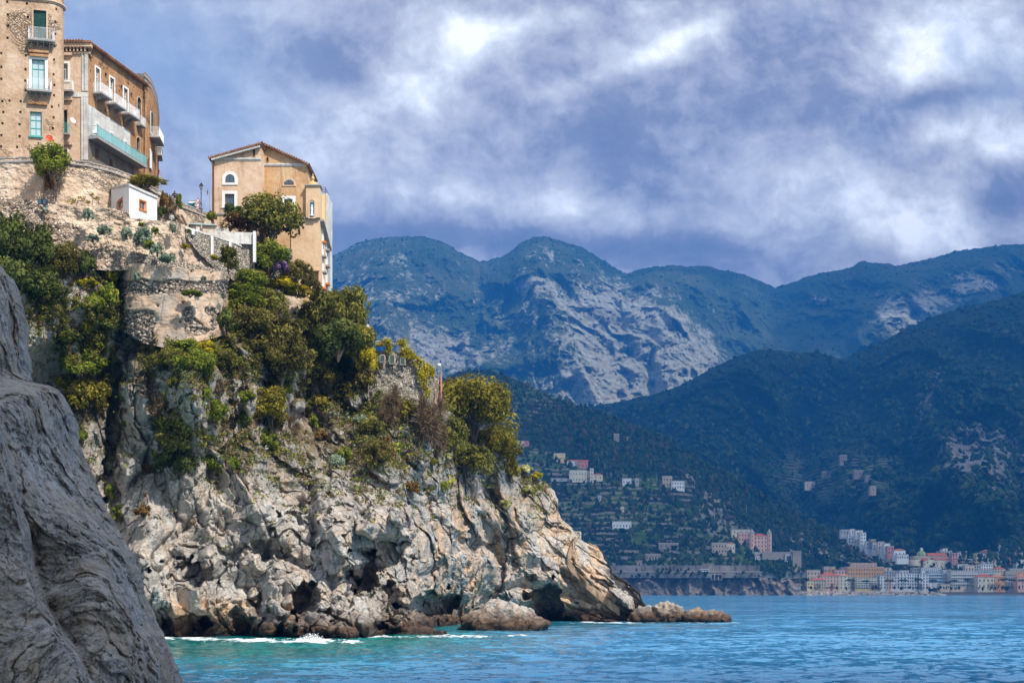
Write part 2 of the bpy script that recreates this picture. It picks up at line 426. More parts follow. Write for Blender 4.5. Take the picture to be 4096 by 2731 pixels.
# bulges (toward the eye, +) and hollows (-): px, py, rx, ry, rot, metres, hardness
FEAT = [(384, 524, 27, 16, -20, 11.0, 5), (402, 514, 13, 13, 0, 5.5, 4), (384, 555, 20, 14, -10, -9, 3), (330, 505, 26, 44, 5, 4.0, 3), (345, 545, 30, 34, -15, 5.0, 3), (366, 577, 14, 26, -12, -10.0, 3), (352, 590, 7, 14, 0, -4, 3),
        (306, 598, 14, 17, 0, -8.0, 4), (322, 594, 10, 16, 0, 3, 3), (432, 604, 32, 12, 8, -11.0, 4), (405, 600, 15, 24, -38, 7.0, 3), (391, 602, 10, 18, -10, -6, 3), (400, 622, 26, 8, -8, 5, 3),
        (548, 602, 18, 20, -25, -9.0, 4), (470, 575, 46, 30, 12, 4.0, 3), (515, 600, 26, 10, 10, 2.5, 3), (262, 560, 10, 34, -12, -3.5, 3), (270, 548, 20, 13, -20, -5.5, 4), (232, 610, 26, 16, -10, 3.0, 3),
        (180, 598, 26, 16, 8, 4.0, 3), (190, 572, 24, 14, -10, -4.0, 4), (215, 560, 16, 18, 0, 2.0, 3), (283, 590, 22, 26, -10, 3.0, 3), (265, 620, 20, 20, 0, 2.5, 3), (315, 625, 20, 14, 0, 3.0, 3), (240, 622, 12, 14, 0, -2.5, 3),
        (205, 622, 8, 8, 0, -3, 3), (165, 616, 5, 14, 10, -2, 3), (112, 430, 7, 70, -3, -7.0, 4), (135, 420, 18, 66, -4, 3.0, 3), (180, 400, 26, 34, 0, 1.5, 3), (152, 378, 20, 14, 0, -3.0, 4),
        (250, 395, 8, 20, 0, 3.0, 3), (216, 390, 10, 22, 0, 2.5, 3), (283, 365, 26, 22, 0, 2.0, 3), (356, 392, 12, 16, -10, 4.5, 3), (300, 405, 8, 8, 0, 2.5, 3), (430, 545, 30, 22, 35, 3.0, 3), (455, 520, 34, 10, -35, 3.0, 3),
        (500, 520, 30, 10, -38, 2.5, 3), (535, 510, 16, 24, -30, 3.0, 3), (475, 545, 22, 8, -30, -3.5, 4), (505, 560, 26, 8, -32, -3.0, 4), (600, 580, 46, 9, -42, 1.2, 4), (620, 600, 20, 10, -30, 2.5, 3), (582, 590, 24, 5, -45, -1.5, 4),
        (612, 597, 24, 5, -40, -1.5, 4), (668, 611, 16, 10, 0, 2.5, 3), (692, 614, 10, 8, 0, 1.0, 3), (716, 617, 12, 7, 0, 2.0, 3), (340, 590, 8, 26, -14, 2.5, 3), (415, 455, 20, 10, -40, 2.5, 3), (440, 490, 24, 10, -40, 2.5, 3),
        (385, 470, 20, 9, -40, 2.5, 3), (326, 470, 5, 40, 4, -3.5, 4), (313, 520, 4, 46, 2, -3.5, 4), (206, 500, 4, 40, -6, -3.0, 4), (226, 540, 4, 40, 8, -2.5, 4), (345, 455, 5, 28, 30, -2.0, 3),
        (370, 620, 14, 14, 0, 2.5, 3), (340, 630, 12, 10, 0, 2.5, 3), (292, 630, 12, 10, 0, 2.5, 3), (255, 600, 7, 16, 15, -4.0, 4), (290, 560, 16, 5, -30, -3, 4)]
NC, NR = 1010, 520
def cliff():
    cpx = np.linspace(-80, 731, NC); tv = np.linspace(0, 1, NR)
    PX = np.repeat(cpx[None], NR, 0); top = pl(TOPY, cpx); bot = pl(BOTY, cpx) + 7
    top = top + np.interp(cpx, [0, 500, 540, 731], [0, 0, 1.2, 1.2])*np.array(fbm(np.stack([cpx*.25, cpx*0, cpx*0], 1), 4, 5))
    PY = top[None] + (bot-top)[None]*tv[:, None]
    Y = depth(PX, PY)
    for cx, cy, rx, ry, rot, amp, hd in FEAT:
        a = R(rot); dx = PX-cx; dy = -(PY-cy)
        # wobble the outline so that it does not read as an ellipse
        u = (dx*math.cos(a) + dy*math.sin(a))/rx; v = (-dx*math.sin(a) + dy*math.cos(a))/ry
        m = (np.abs(u) < 1.7) & (np.abs(v) < 1.7)
        wob = np.zeros(PX.shape); q = np.stack([PX[m]/20, PY[m]/20, PX[m]*0+cx], 1); wob[m] = fbm(q*(1 if amp > 0 else 1.4), 3, 11, .45)*(.42 if amp > 0 else .75)
        r = np.sqrt(u*u+v*v)*(1+wob)
        k = np.clip(1-np.clip(r, 0, 1.2)**hd, 0, 1)
        k = np.clip(k, 0, 1)**(.62 if amp > 0 else .9)
        Y = Y - amp*(.95 if amp > 0 else (1.1 if cy > 570 else .5))*k
    X = (PX-512)*Y/F; Z = CZ + (HY-PY)*Y/F
    P = np.stack([X, Y, Z], -1).reshape(-1, 3)
    px = PX.ravel(); py = PY.ravel()
    right = smooth(330, 420, px)[:, None]
    warpv = np.stack([fbm(P*.07, 3, 21), fbm(P*.07, 3, 22), fbm(P*.07, 3, 23)], 1)
    Q = P + warpv*1.8
    # strata: left half stands nearly vertical, right half dips down to the right
    def frame(Q, ang, along, across):
        a = R(ang); s = Q[:, 0]*math.cos(a) + Q[:, 2]*math.sin(a); t = -Q[:, 0]*math.sin(a) + Q[:, 2]*math.cos(a)
        return np.stack([s*along, Q[:, 1]*(along+across)/2, t*across], 1)
    def mixed(k, seed, tilt, crack, cw):
        a1 = frame(Q, -74, .07*k, .19*k); a2 = frame(Q, -38, .07*k, .20*k)
        b1, _, _ = blocks(a1, seed, tilt, crack, cw); b2, _, _ = blocks(a2, seed+3, tilt, crack, cw)
        return b1*(1-right[:, 0]) + b2*right[:, 0]
    def fac2(wl, seed, n=4):
        f1 = facets(frame(Q, -78, .55, 1.25), wl, seed, (1, 1, 1), n); f2 = facets(frame(Q, -38, .5, 1.35), wl, seed+7, (1, 1, 1), n)
        return f1*(1-right[:, 0]) + f2*right[:, 0]
    d = 1.5*(ridged(Q*.03, 3, 31)-.45)*1.6
    lf = 1+.7*(1-right[:, 0])
    d += 4.2*lf*fac2(24, 300, 4) + 2.2*lf*fac2(9, 310, 4) + .80*lf*fac2(3.4, 320, 4) + .22*fac2(1.3, 330, 3)
    d += 1.7*mixed(.8, 41, .9, .3, .04)
    d += .85*mixed(2.0, 51, 1.0, .3, .05)
    d += .30*mixed(4.8, 61, 1.1, .35, .08)
    d += .16*fbm(Q*.9, 5, 71)
    for fq, am, sd in ((.16, .75, 5), (.42, .34, 6)):      # bedding: saw-toothed ledges
        w_ = 1.6*fbm(Q*.12, 3, 90+sd); t1 = frame(Q, -78, 1, 1)[:, 2]*fq+w_; t2 = frame(Q, -38, 1, 1)[:, 2]*fq+w_
        s1 = (t1 % 1.0)-.5; s2 = (t2 % 1.0)-.5; env = smooth(-.3, .35, fbm(Q*.05, 3, 95+sd))
        d += am*env*(s1*(1-right[:, 0])+s2*right[:, 0])*1.4
    # calmer near the very top edge and where walls are founded
    edge = smooth(0, .03, np.repeat(tv, NC))
    d = d*(.35+.65*edge)
    calm = 1-.75*smooth(352, 310, py)*smooth(340, 280, px)
    d = d*calm
    lowtip = smooth(640, 655, px); d = d*(1-.45*lowtip)
    Y2 = P[:, 1] - d
    # shift in the view plane too, for broken edges
    jx = fbm(Q*.5, 3, 81)*.35; jz = fbm(Q*.5, 3, 82)*.35
    V = np.stack([P[:, 0]*Y2/P[:, 1] + jx, Y2, CZ + (P[:, 2]-CZ)*Y2/P[:, 1] + jz*edge], 1)
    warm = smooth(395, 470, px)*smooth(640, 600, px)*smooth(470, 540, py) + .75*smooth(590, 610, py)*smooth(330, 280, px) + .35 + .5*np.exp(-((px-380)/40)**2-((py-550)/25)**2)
    veg = smooth(470, 400, py - np.interp(px, [0, 330, 520], [0, 20, 60]))
    soil = np.clip(veg*.95 + smooth(520, 440, py)*.35, 0, 1)*smooth(560, 540, px)
    # back of the spur
    G = V.reshape(NR, NC, 3)
    topr = G[0]; rows = []
    for k, (dy, dz) in enumerate([(60, 3-40), (34, -16), (14, -4), (5, -.8), (1.6, 0.0)]):
        r = topr.copy(); f = np.interp(cpx, [0, 540, 600, 731], [1, 1, .45, .18])
        r[:, 1] += dy*f; r[:, 0] += dy*f*(topr[:, 0]/topr[:, 1])*.2
        r[:, 2] = np.maximum(topr[:, 2] + dz*f, -3) ; rows.append(r)
    G2 = np.concatenate([np.stack(rows), G], 0)
    nb = len(rows)*NC
    A = lambda v: np.concatenate([np.full(nb, .3), v])
    me = np_mesh('sea_cliff', G2.reshape(-1, 3), grid_faces(NR+len(rows), NC)[:, ::-1], True, {'warm': A(np.clip(warm, 0, 1)), 'soil': A(soil)})
    me.materials.append(M_cliff)
    o = link('cliff', me); tag(o, kind='structure')
    o['label'] = 'grey limestone sea cliff with caves at its foot under the old houses'
    return cpx, tv, G
CPX, CTV, CG = cliff()
def on_cliff(px, py):
    """point of the cliff surface seen at a picture position"""
    j = int(np.clip(np.interp(px, CPX, np.arange(NC)), 0, NC-1))
    col = CG[:, j]; pp = HY - (col[:, 2]-CZ)/col[:, 1]*F
    i = int(np.argmin(np.abs(pp-py)))
    return Vector(col[i])

# ================================================================ boulders in the sea
def boulder(px, py, Y, sx, sy, sz, seed, name='boulder', label='', sub=5, group=None, warm=.4, flat=.9):
    import bmesh
    bm = bmesh.new(); bmesh.ops.create_icosphere(bm, subdivisions=sub, radius=1)
    me = bpy.data.meshes.new(name); bm.to_mesh(me); bm.free()
    n = len(me.vertices); co = np.zeros(n*3, np.float32); me.vertices.foreach_get('co', co); co = co.reshape(-1, 3).astype(float)
    P = co*np.array([sx, sy, sz]); b, _, _ = blocks(P*.38+seed*7.3, seed, .9, .3, .15); b2, _, _ = blocks(P*1.0+seed*3.3, seed+1, 1.0, .3, .15)
    d = .16*b*min(sx, sz) + .18*b2 + .10*fbm(P*1.2+seed, 4, seed) + .30*min(sx, sz)*fbm(P*.16+seed, 3, seed+3) + .20*min(sx, sz)*facets(P, 1.3*min(sx, sz), seed+5) + .14*min(sx, sz)*facets(P, .5*min(sx, sz), seed+6) + .06*min(sx, sz)*facets(P, .2*min(sx, sz), seed+8)
    P = P + co*d[:, None]
    P[:, 2] = np.where(P[:, 2] > 0, P[:, 2]*flat, P[:, 2])
    me.vertices.foreach_set('co', P.astype(np.float32).ravel())
    for an, v in (('warm', warm), ('soil', 0.)):
        a = me.attributes.new(an, 'FLOAT', 'POINT'); a.data.foreach_set('value', np.full(n, v, np.float32))
    me.polygons.foreach_set('use_smooth', [True]*len(me.polygons)); me.materials.append(M_cliff); me.update()
    o = link(name, me); x, y, z = W(px, py, Y); o.location = (x, y, z)
    return tag(o, label, 'rock', group)
boulder(502, 630, 178, 5.4, 4.5, 3.7, 3, 'boulder', 'large whale backed pale boulder standing in the sea before the caves', warm=.5)
boulder(416, 635, 159, 3.6, 2.6, 1.1, 9, 'boulder', 'low flat wet ledge of rock awash with foam below the round overhang', warm=.3)
boulder(715.5, 619.5, 222.5, 2.6, 2.5, 1.7, 12, 'boulder', 'brown rounded boulder at the outermost tip of the low reef', warm=.9, sub=4)
boulder(667, 615, 225, 2.9, 3, 2.6, 14, 'boulder', 'grey crested rock rising highest on the low reef off the point', warm=.4)
boulder(693, 617, 224.5, 2.6, 2.5, 1.6, 15, 'boulder', 'tan rock with yellow top on the reef between the crested rock and the tip', warm=.9, sub=4)
boulder(646, 617, 225.5, 3.2, 3, 1.8, 16, 'boulder', 'dark brown low rock joining the reef to the foot of the cliff point', warm=.5, sub=4)
boulder(345, 638, 146, 1.6, 1.6, 1.5, 17, 'boulder', 'wet brown rock with spray beside it at the cliff foot, left of the flat ledge', warm=.9, sub=4)

# ================================================================ foreground rock, left
OUT = [(262, -2), (269, 0), (275, 8), (296, 14), (308, 17), (330, 19), (360, 21), (379, 24), (383, 38), (385, 50), (393, 59), (404, 64), (413, 68), (440, 73), (465, 83), (498, 97), (534, 116), (556, 130), (587, 138), (617, 149), (647, 163), (682, 177), (720, 194), (760, 212)]
def fore():
    nr, nc = 560, 330
    py = np.linspace(262, 760, nr); xr = pl(OUT, py) + .9*fbm(np.stack([py*.07, py*0, py*0], 1), 4, 3)
    s = np.linspace(0, 1, nc)
    PX = -150 + (xr[:, None]+150)*s[None]; PY = np.repeat(py[:, None], nc, 1)
    Y = 46 + 0*PX
    Y = Y - 9*smooth(300, 700, PY) + 7*np.clip(s[None], 0, 1)**9 + 1.2*np.sin(PX*.03+PY*.012)
    # the upper left shoulder stands farther back than the main mass; a second slab in front at lower left
    far = smooth(405, 372, PY+ .25*PX); Y = Y + 7*far
    fr = smooth(8, -8, PX - np.interp(PY, [300, 380, 470, 560, 640, 700], [-60, -20, 12, 28, 62, 92]) - 4*np.sin(PY*.05)); Y = Y - 4.5*fr
    X = (PX-512)*Y/F; Z = CZ + (HY-PY)*Y/F
    P = np.stack([X, Y, Z], -1).reshape(-1, 3)
    Q = P + np.stack([fbm(P*.25, 3, 1), fbm(P*.25, 3, 2), fbm(P*.25, 3, 3)], 1)*.5
    a = R(-62); S = np.stack([(Q[:, 0]*math.cos(a)+Q[:, 2]*math.sin(a))*.8, Q[:, 1]*.9, (-Q[:, 0]*math.sin(a)+Q[:, 2]*math.cos(a))], 1)
    b1, _, _ = blocks(S*.38, 5, .9, .18, .25); b2, _, _ = blocks(S*.9, 6, 1.0, .2, .3); b3, _, _ = blocks(S*2.2, 8, 1.0, .25, .3)
    PW = P+.5*np.stack([fbm(P*.5, 3, 61), fbm(P*.5, 3, 62), fbm(P*.5, 3, 63)], 1)
    c1, g1, g2 = blocks(PW*.75, 71, .7, .25, .12); c2, _, _ = blocks(PW*1.9, 72, .8, .3, .15)
    d = .22*b1 + 1.2*(ridged(Q*.10, 3, 9)-.45) + 1.0*facets(P, 7.5, 401) + .42*facets(P, 3.0, 402) + .14*facets(P, 1.1, 403) + .22*c1 + .10*c2 + .42*fbm(P*.8, 8, 12, .66)
    d -= .12*np.clip(.40-blocks(P*2.6, 77)[1], 0, 1)*3*np.clip(fbm(P*.4, 3, 78)+.3, 0, 1)
    Y2 = P[:, 1]-d
    V = np.stack([P[:, 0]*Y2/P[:, 1], Y2, CZ+(P[:, 2]-CZ)*Y2/P[:, 1]], 1)
    V[:, 0] += .10*fbm(Q*1.6, 3, 33)
    G = V.reshape(nr, nc, 3)
    cols = []
    for dy, dx in ((.8, -.05), (3, -.6), (9, -4), (25, -14)):
        c = G[:, -1].copy(); c[:, 1] += dy; c[:, 0] += dx; cols.append(c)
    G = np.concatenate([G, np.stack(cols, 1)], 1)
    me = np_mesh('shore_rock', G.reshape(-1, 3), grid_faces(nr, nc+4)[:, ::-1], True, {'warm': np.full(nr*(nc+4), .5)})
    me.materials.append(M_fore); o = link('shore_rock', me)
    tag(o, 'big shaded grey rock face rising from the water at the left edge', 'rock')
fore()

# rock mass added unseen behind the camera, shaped to shade the shore rock
def headland():
    n = 60; xs = np.linspace(47, 92, n); zs = np.linspace(-4, 214, n); Xg, Zg = np.meshgrid(xs, zs)
    P = np.stack([Xg.ravel(), Xg.ravel()*0, Zg.ravel()], 1); d = 2.5*facets(P, 16, 501) + 1.2*fbm(P*.12, 4, 9)
    G = np.stack([Xg, -50+Zg*-.03+d.reshape(Xg.shape), Zg], -1)
    bk = G[-1:].copy(); bk[..., 1] -= 60; bk2 = bk.copy(); bk2[..., 2] = -4; G = np.concatenate([G, bk, bk2], 0)
    me = np_mesh('headland', G.reshape(-1, 3), grid_faces(n+2, n), True, {'warm': np.full((n+2)*n, .5), 'soil': np.full((n+2)*n, .3)}); me.materials.append(M_cliff)
    o = link('headland', me); tag(o, kind='structure'); o['label'] = 'unseen rock mass added behind the viewpoint to shade the shore rock'
headland()
# ================================================================ sea
def sea_fn(N, b, out):
    p = N.pos(); x, y, z = N.sep(p)
    col = N.attr('tint', 'Color')
    foam = N.attr('foam')
    n0 = N.noise(N.mapping(p, sc=(1, .45, 1)), 1.1, 9, .78, .8)
    fm = N.map(N.math('ADD', foam, N.math('MULTIPLY', N.math('SUBTRACT', n0, .5), 2.6)), .50, .66)
    fm = N.math('MULTIPLY', fm, N.map(foam, .02, .2))
    patch = N.noise(N.mapping(p, sc=(1, .35, 1)), .02, 5, .6)
    c = N.mix(N.map(patch, .35, .65, 0, .5), col, N.vmath('SCALE', col, .55))
    c = N.mix(fm, c, (.85, .88, .88))
    N.put(b.inputs['Base Color'], c)
    N.put(b.inputs['Roughness'], N.mix(fm, (.12,)*3, (.8,)*3))
    b.inputs['IOR'].default_value = 1.33; b.inputs['Specular IOR Level'].default_value = .5
    def slope(rot, sc, scale, det, k, rough=.55):
        v = N.noise(N.mapping(p, rot=(0, 0, R(rot)), sc=sc), scale, det, rough, .3, 'Color')
        return N.vmath('SCALE', N.vmath('SUBTRACT', v, (.5, .5, .5)), k)
    s = N.vmath('ADD', N.vmath('ADD', slope(14, (.7, 1.3, 1), .50, 6, 1.55, .66), slope(-12, (.6, 1.2, 1), .13, 3, .55)), N.vmath('ADD', slope(5, (.5, 1, 1), .03, 3, .42), slope(0, (1, 1, 1), 2.0, 4, .75)))
    s = N.vmath('SCALE', s, N.map(N.attr('calm'), 0, 1, 1.0, .55))
    s = N.vmath('MULTIPLY', s, (.7, 1.0, 0.0)); nv = N.vmath('NORMALIZE', N.vmath('ADD', s, N.nrm()))
    N.put(b.inputs['Normal'], nv)
M_sea = mat('sea_water', sea_fn)
def sea():
    pys = np.concatenate([[590.22], np.linspace(590.5, 600, 60), np.linspace(600.3, 640, 150), np.linspace(640.25, 715, 300), np.linspace(720, 1400, 26)])
    cx = np.concatenate([np.linspace(-3000, -60, 40), np.linspace(-50, 1075, 900), np.linspace(1090, 4000, 40)])
    Y = 7000/(pys-590); PX, YY = np.meshgrid(cx, Y); X = (PX-512)*YY/F
    X = np.where(YY > 8000, X*1.2, X)
    P = np.stack([X, YY, 0*X], -1).reshape(-1, 3); py = np.repeat(pys, len(cx)); px = PX.ravel()
    a1 = smooth(230, 120, P[:, 1]); a2 = smooth(420, 200, P[:, 1])
    w = lambda sx, sy, r, sd: fbm(np.stack([(P[:, 0]*math.cos(r)+P[:, 1]*math.sin(r))*sx, (-P[:, 0]*math.sin(r)+P[:, 1]*math.cos(r))*sy, P[:, 0]*0], 1), 2, sd)
    calm = smooth(380, 160, px)*smooth(672, 645, py)
    z = a1*.17*(1-np.abs(w(.30, .42, .25, 2))*2) + a2*.16*w(.07, .13, -.2, 5)
    z = z*(1-.6*calm)
    P[:, 2] = z
    # colour of the water itself: shallow teal by the rocks, blue outside
    blue = np.array([.05, .26, .48]); teal = np.array([.000, .20, .20]); deep = np.array([.008, .10, .23])
    shore = np.clip(np.exp(-((py-636)/16)**2)*smooth(620, 330, px) + .9*smooth(520, 200, px)*smooth(692, 640, py) + .40*np.exp(-((py-622)/6)**2)*smooth(800, 600, px), 0, 1)
    k = smooth(640, 690, py)[:, None]
    c = blue*(1-k)+deep*k; c = c*(1-shore[:, None]) + teal*shore[:, None]
    # foam along the rocks
    foam = np.zeros(len(P))
    def fo(cx, cy, rx, ry, a, rot=0):
        a = a*.8; ry = ry*1.3
        nonlocal foam
        aa = R(rot); dx = px-cx; dy = py-cy
        u = (dx*math.cos(aa)+dy*math.sin(aa))/rx; v = (-dx*math.sin(aa)+dy*math.cos(aa))/ry
        foam = np.maximum(foam, a*np.exp(-(u*u+v*v)))
    for q in [(165, 636.5, 12, 1.3, 1, 6), (200, 638, 26, 1.3, .9, 2), (255, 640.2, 30, 1.0, .85), (375, 636, 20, 1.0, .8), (455, 637, 50, .9, .75), (610, 622, 40, .6, .7), (235, 639, 12, .8, .7), (285, 641.5, 26, .8, .8), (316, 640.5, 26, 1.4, 1.0), (350, 641.5, 12, .8, .8), (372, 633.5, 16, .7, .6),
              (400, 637.5, 20, .8, .6), (430, 633, 26, 1.5, 1.0, 6), (447, 636, 26, .7, .5), (470, 637, 40, .7, .55), (520, 635, 26, .8, .6), (588, 620.8, 8, .9, 1.0), (640, 621.5, 30, .5, .5), (700, 622, 30, .5, .5), (735, 621.7, 10, .5, .5), (345, 636, 24, 1.1, .8), (380, 641, 30, .6, .35)]: fo(q[0], q[1], q[2]*1.15, q[3]*1.7, min(1, q[4]*1.15), *q[5:])
    me = np_mesh('sea', P, grid_faces(len(pys), len(cx)), True, {'tint': c, 'foam': foam, 'calm': calm})
    me.materials.append(M_sea); o = link('sea', me); tag(o, kind='structure')
    sb = MB(); sb.quad((-40000, -200, -14), (40000, -200, -14), (40000, 30000, -14), (-40000, 30000, -14))
    b = sb.build('seabed', plain('sand_bed', (.12, .11, .08))); tag(b, kind='structure')
sea()

def spray():
    rs = np.random.RandomState(6); n = 1500; a = rs.rand(n); h = rs.rand(n)**1.6
    px = 282+52*a+3*rs.normal(size=n); py = 641.8-(7.5*np.exp(-((a-.55)/.2)**2)+1.5)*h; Y = 138.5+2.5*rs.rand(n)
    C = np.stack([(px-512)*Y/F, Y, CZ+(HY-py)*Y/F], 1); V = np.stack([C, C+np.array([.07, 0, 0]), C+np.array([.035, .02, .07])], 1).reshape(-1, 3)
    me = np_mesh('spray', V, np.arange(3*n).reshape(-1, 3), False); m = plain('spray_water', (.9, .92, .93), .4, var=.02); me.materials.append(m)
    tag(link('spray', me), 'white spray bursting at the cliff foot', None, None, 'stuff')
spray()
# ================================================================ far land: mountains, ridges, terraced hill
def hill_fn(cols, rock, rsc, terr=False):
    def fn(N, b, out):
        p = N.pos(); x, y, z = N.sep(p)
        n1 = N.noise(p, .0035*rsc, 8, .62, .3); n2 = N.noise(p, .02*rsc, 8, .7, .2)
        g = N.ramp(N.math('ADD', N.math('MULTIPLY', n1, .6), N.math('MULTIPLY', n2, .4)), [(.36, cols[0]), (.5, cols[1]), (.64, cols[2])])
        # bare rock: streaks running down the slope, more where the attribute says so
        r1 = N.noise(N.mapping(p, sc=(1, .20, .5)), .012*rsc, 10, .74, .15); r2 = N.noise(N.mapping(p, sc=(1, .3, .8)), .05*rsc, 8, .75, .1)
        rr = N.math('ADD', N.math('ADD', N.math('MULTIPLY', r1, .6), N.math('MULTIPLY', r2, .4)), N.math('MULTIPLY', N.attr('rock'), .39))
        k = N.map(rr, .60, .68)
        rc = N.ramp(r2, [(.35, tuple(v*.45 for v in rock)), (.5, rock), (.65, tuple(min(1, v*1.35) for v in rock))])
        wm = N.noise(p, .008*rsc, 5, .6); rc = N.mix(N.map(wm, .5, .65, 0, .45), rc, (.48, .38, .22))
        c = N.mix(k, g, rc)
        if terr:
            t = N.attr('terr')
            jz = N.math('ADD', z, N.math('MULTIPLY', N.noise(N.mapping(p, sc=(1, 1, 0)), .012, 4, .6), 14))
            fr = N.math('FRACT', N.math('DIVIDE', jz, 7.5))
            brk = N.noise(N.mapping(p, sc=(1, .3, 1.6)), .03, 5, .65)
            wall = N.math('MULTIPLY', N.math('MULTIPLY', N.map(fr, .52, .60), N.map(brk, .44, .52)), t)
            net = N.math('MULTIPLY', N.map(N.noise(N.mapping(p, loc=(70, 9, 1), sc=(1, .3, 1.8)), .012, 3, .5), .53, .56), t)
            gg = N.ramp(N.noise(p, .05, 6, .7), [(.35, (.04, .085, .018)), (.5, (.095, .17, .03)), (.66, (.17, .25, .055))])
            c = N.mix(N.math('MULTIPLY', t, .9), c, gg)
            c = N.mix(N.math('MULTIPLY', net, .85), c, (.010, .014, .022))
            stone = N.ramp(N.noise(p, .4, 6, .75), [(.35, (.14, .12, .10)), (.6, (.46, .40, .33))])
            c = N.mix(N.math('MULTIPLY', wall, .95), c, stone)
        N.put(b.inputs['Base Color'], c); b.inputs['Roughness'].default_value = 1
        b.inputs['Specular IOR Level'].default_value = .05
        h = N.math('ADD', N.math('MULTIPLY', r1, 1.0), N.math('MULTIPLY', r2, .5))
        h = N.math('ADD', h, N.math('MULTIPLY', N.noise(p, .09*rsc, 6, .75), .16))
        N.put(b.inputs['Normal'], N.bump(h, 1.0, 50/rsc))
    return fn
M_mtn = mat('far_mountain', hill_fn([(.035, .060, .022), (.070, .105, .035), (.14, .14, .06)], (.45, .45, .37), 1.0))
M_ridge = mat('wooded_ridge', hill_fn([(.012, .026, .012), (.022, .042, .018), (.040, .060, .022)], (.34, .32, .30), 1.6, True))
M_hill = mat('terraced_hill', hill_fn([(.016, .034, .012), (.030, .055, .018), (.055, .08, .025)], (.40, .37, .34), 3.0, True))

LAYERS = {}
def layer(name, ridge, base, Yr, Yb, nc, nr, rel, material, rockf, seed, pw=1.0, spurs=(), terrf=None, jag=0.0, label=None, x0=None, x1=None):
    x0 = ridge[0][0] if x0 is None else x0; x1 = ridge[-1][0] if x1 is None else x1
    cpx = np.linspace(x0, x1, nc); t = np.linspace(0, 1, nr)
    top = pl(ridge, cpx); bot = pl(base, cpx)
    if jag: top = top + jag*fbm(np.stack([cpx*.12, cpx*0+seed, cpx*0], 1), 6, seed, .62)
    PX = np.repeat(cpx[None], nr, 0); PY = top[None]+(bot-top)[None]*t[:, None]
    yr = pl(Yr, cpx); yb = pl(Yb, cpx)
    Y = yr[None] + (yb-yr)[None]*(t[:, None]**pw)
    fade = smooth(0, .06, t)[:, None]
    for pts, wid, amp in spurs:
        pts = np.array(pts, float); best = np.full(PX.shape, 1e9)
        tt = np.zeros(PX.shape); tot = len(pts)-1
        for i in range(tot):
            a, b2 = pts[i], pts[i+1]; ab = b2-a
            s = np.clip(((PX-a[0])*ab[0]+(PY-a[1])*ab[1])/(ab@ab), 0, 1)
            dd = np.hypot(PX-a[0]-s*ab[0], PY-a[1]-s*ab[1])
            m = dd < best; best = np.where(m, dd, best); tt = np.where(m, (i+s)/tot, tt)
        wob = 1+.5*fbm(np.stack([PX.ravel()*.03, PY.ravel()*.03, PX.ravel()*0+seed], 1), 4, seed+9).reshape(PX.shape)
        Y = Y - amp*np.exp(-(best*wob/wid)**1.35)*np.minimum(1, .25+tt*1.5)*fade
    X = (PX-512)*Y/F; Z = CZ+(HY-PY)*Y/F
    P = np.stack([X, Y, Z], -1).reshape(-1, 3)
    L = 1/rel[1]
    Q = P*np.array([L, L*.24, L*.80]); Q = Q + .12*np.stack([fbm(Q*.8, 2, seed+1), fbm(Q*.8, 2, seed+2), fbm(Q*.8, 2, seed+3)], 1)
    d = rel[0]*(ridged(Q, 8, seed, .6)-.42)*1.5 + rel[0]*.16*fbm(Q*6, 5, seed+4, .6)
    gs = rel[1]*.62; gq = np.stack([P[:, 0]/gs+.6*fbm(P/gs*.5, 3, seed+6), P[:, 0]*0+seed, P[:, 2]/gs*.22], 1)
    d = d + rel[0]*1.3*(ridged(gq, 5, seed+7, .5)-.4)
    rock = rockf(PX, PY) if rockf else PX*0
    rk = rock.ravel()
    d = d*(1+.5*rk)
    rb, _, _ = blocks(P*np.array([1, .25, .8])*(7*L), seed+5, 1.0, .3, .2); d = d + rel[0]*.22*rb*np.clip(rk, 0, 1)
    d = d.reshape(PX.shape)*(.15+.85*smooth(0, .10, t))[:, None]
    terr = None
    if terrf is not None:
        terr = terrf(PX, PY)
        zz = Z + 0; h = 7.5; fr = (zz/h) % 1.0
        step = (smooth(.0, .45, fr)-fr)*h   # pushes the tread back and stands the wall up
        d = d*(1-.6*terr) - step*terr*1.2
    Y2 = Y - d
    V = np.stack([X*Y2/Y, Y2, CZ+(Z-CZ)*Y2/Y], -1)
    rows = []
    for dy, dz in ((1.0, -.55), (.45, -.2), (.12, -.03)):
        r = V[0].copy(); k = rel[1]*2.0; r[:, 1] += dy*k; r[:, 0] *= r[:, 1]/V[0][:, 1]; r[:, 2] = V[0][:, 2]*(1+dz); rows.append(r)
    G = np.concatenate([np.stack(rows), V], 0)
    ad = {'rock': np.concatenate([np.zeros(3*nc), rk])}
    if terr is not None: ad['terr'] = np.concatenate([np.zeros(3*nc), terr.ravel()])
    me = np_mesh(name, G.reshape(-1, 3), grid_faces(nr+3, nc)[:, ::-1], True, ad); me.materials.append(material)
    o = link(name, me); tag(o, kind='structure')
    if label: o['label'] = label
    LAYERS[name] = (cpx, V, terr, rock)
    return o
def on_layer(name, px, py):
    cpx, V, _, _ = LAYERS[name]
    j = int(round(np.interp(px, cpx, np.arange(len(cpx)))))
    col = V[:, j]; pp = HY-(col[:, 2]-CZ)/col[:, 1]*F
    i = int(np.argmin(np.abs(pp-py))); return col[i].copy()
def G2(PX, PY, cx, cy, rx, ry, rot=0):
    a = R(rot); dx = PX-cx; dy = -(PY-cy)
    u = (dx*math.cos(a)+dy*math.sin(a))/rx; v = (-dx*math.sin(a)+dy*math.cos(a))/ry
    return np.exp(-(u*u+v*v))
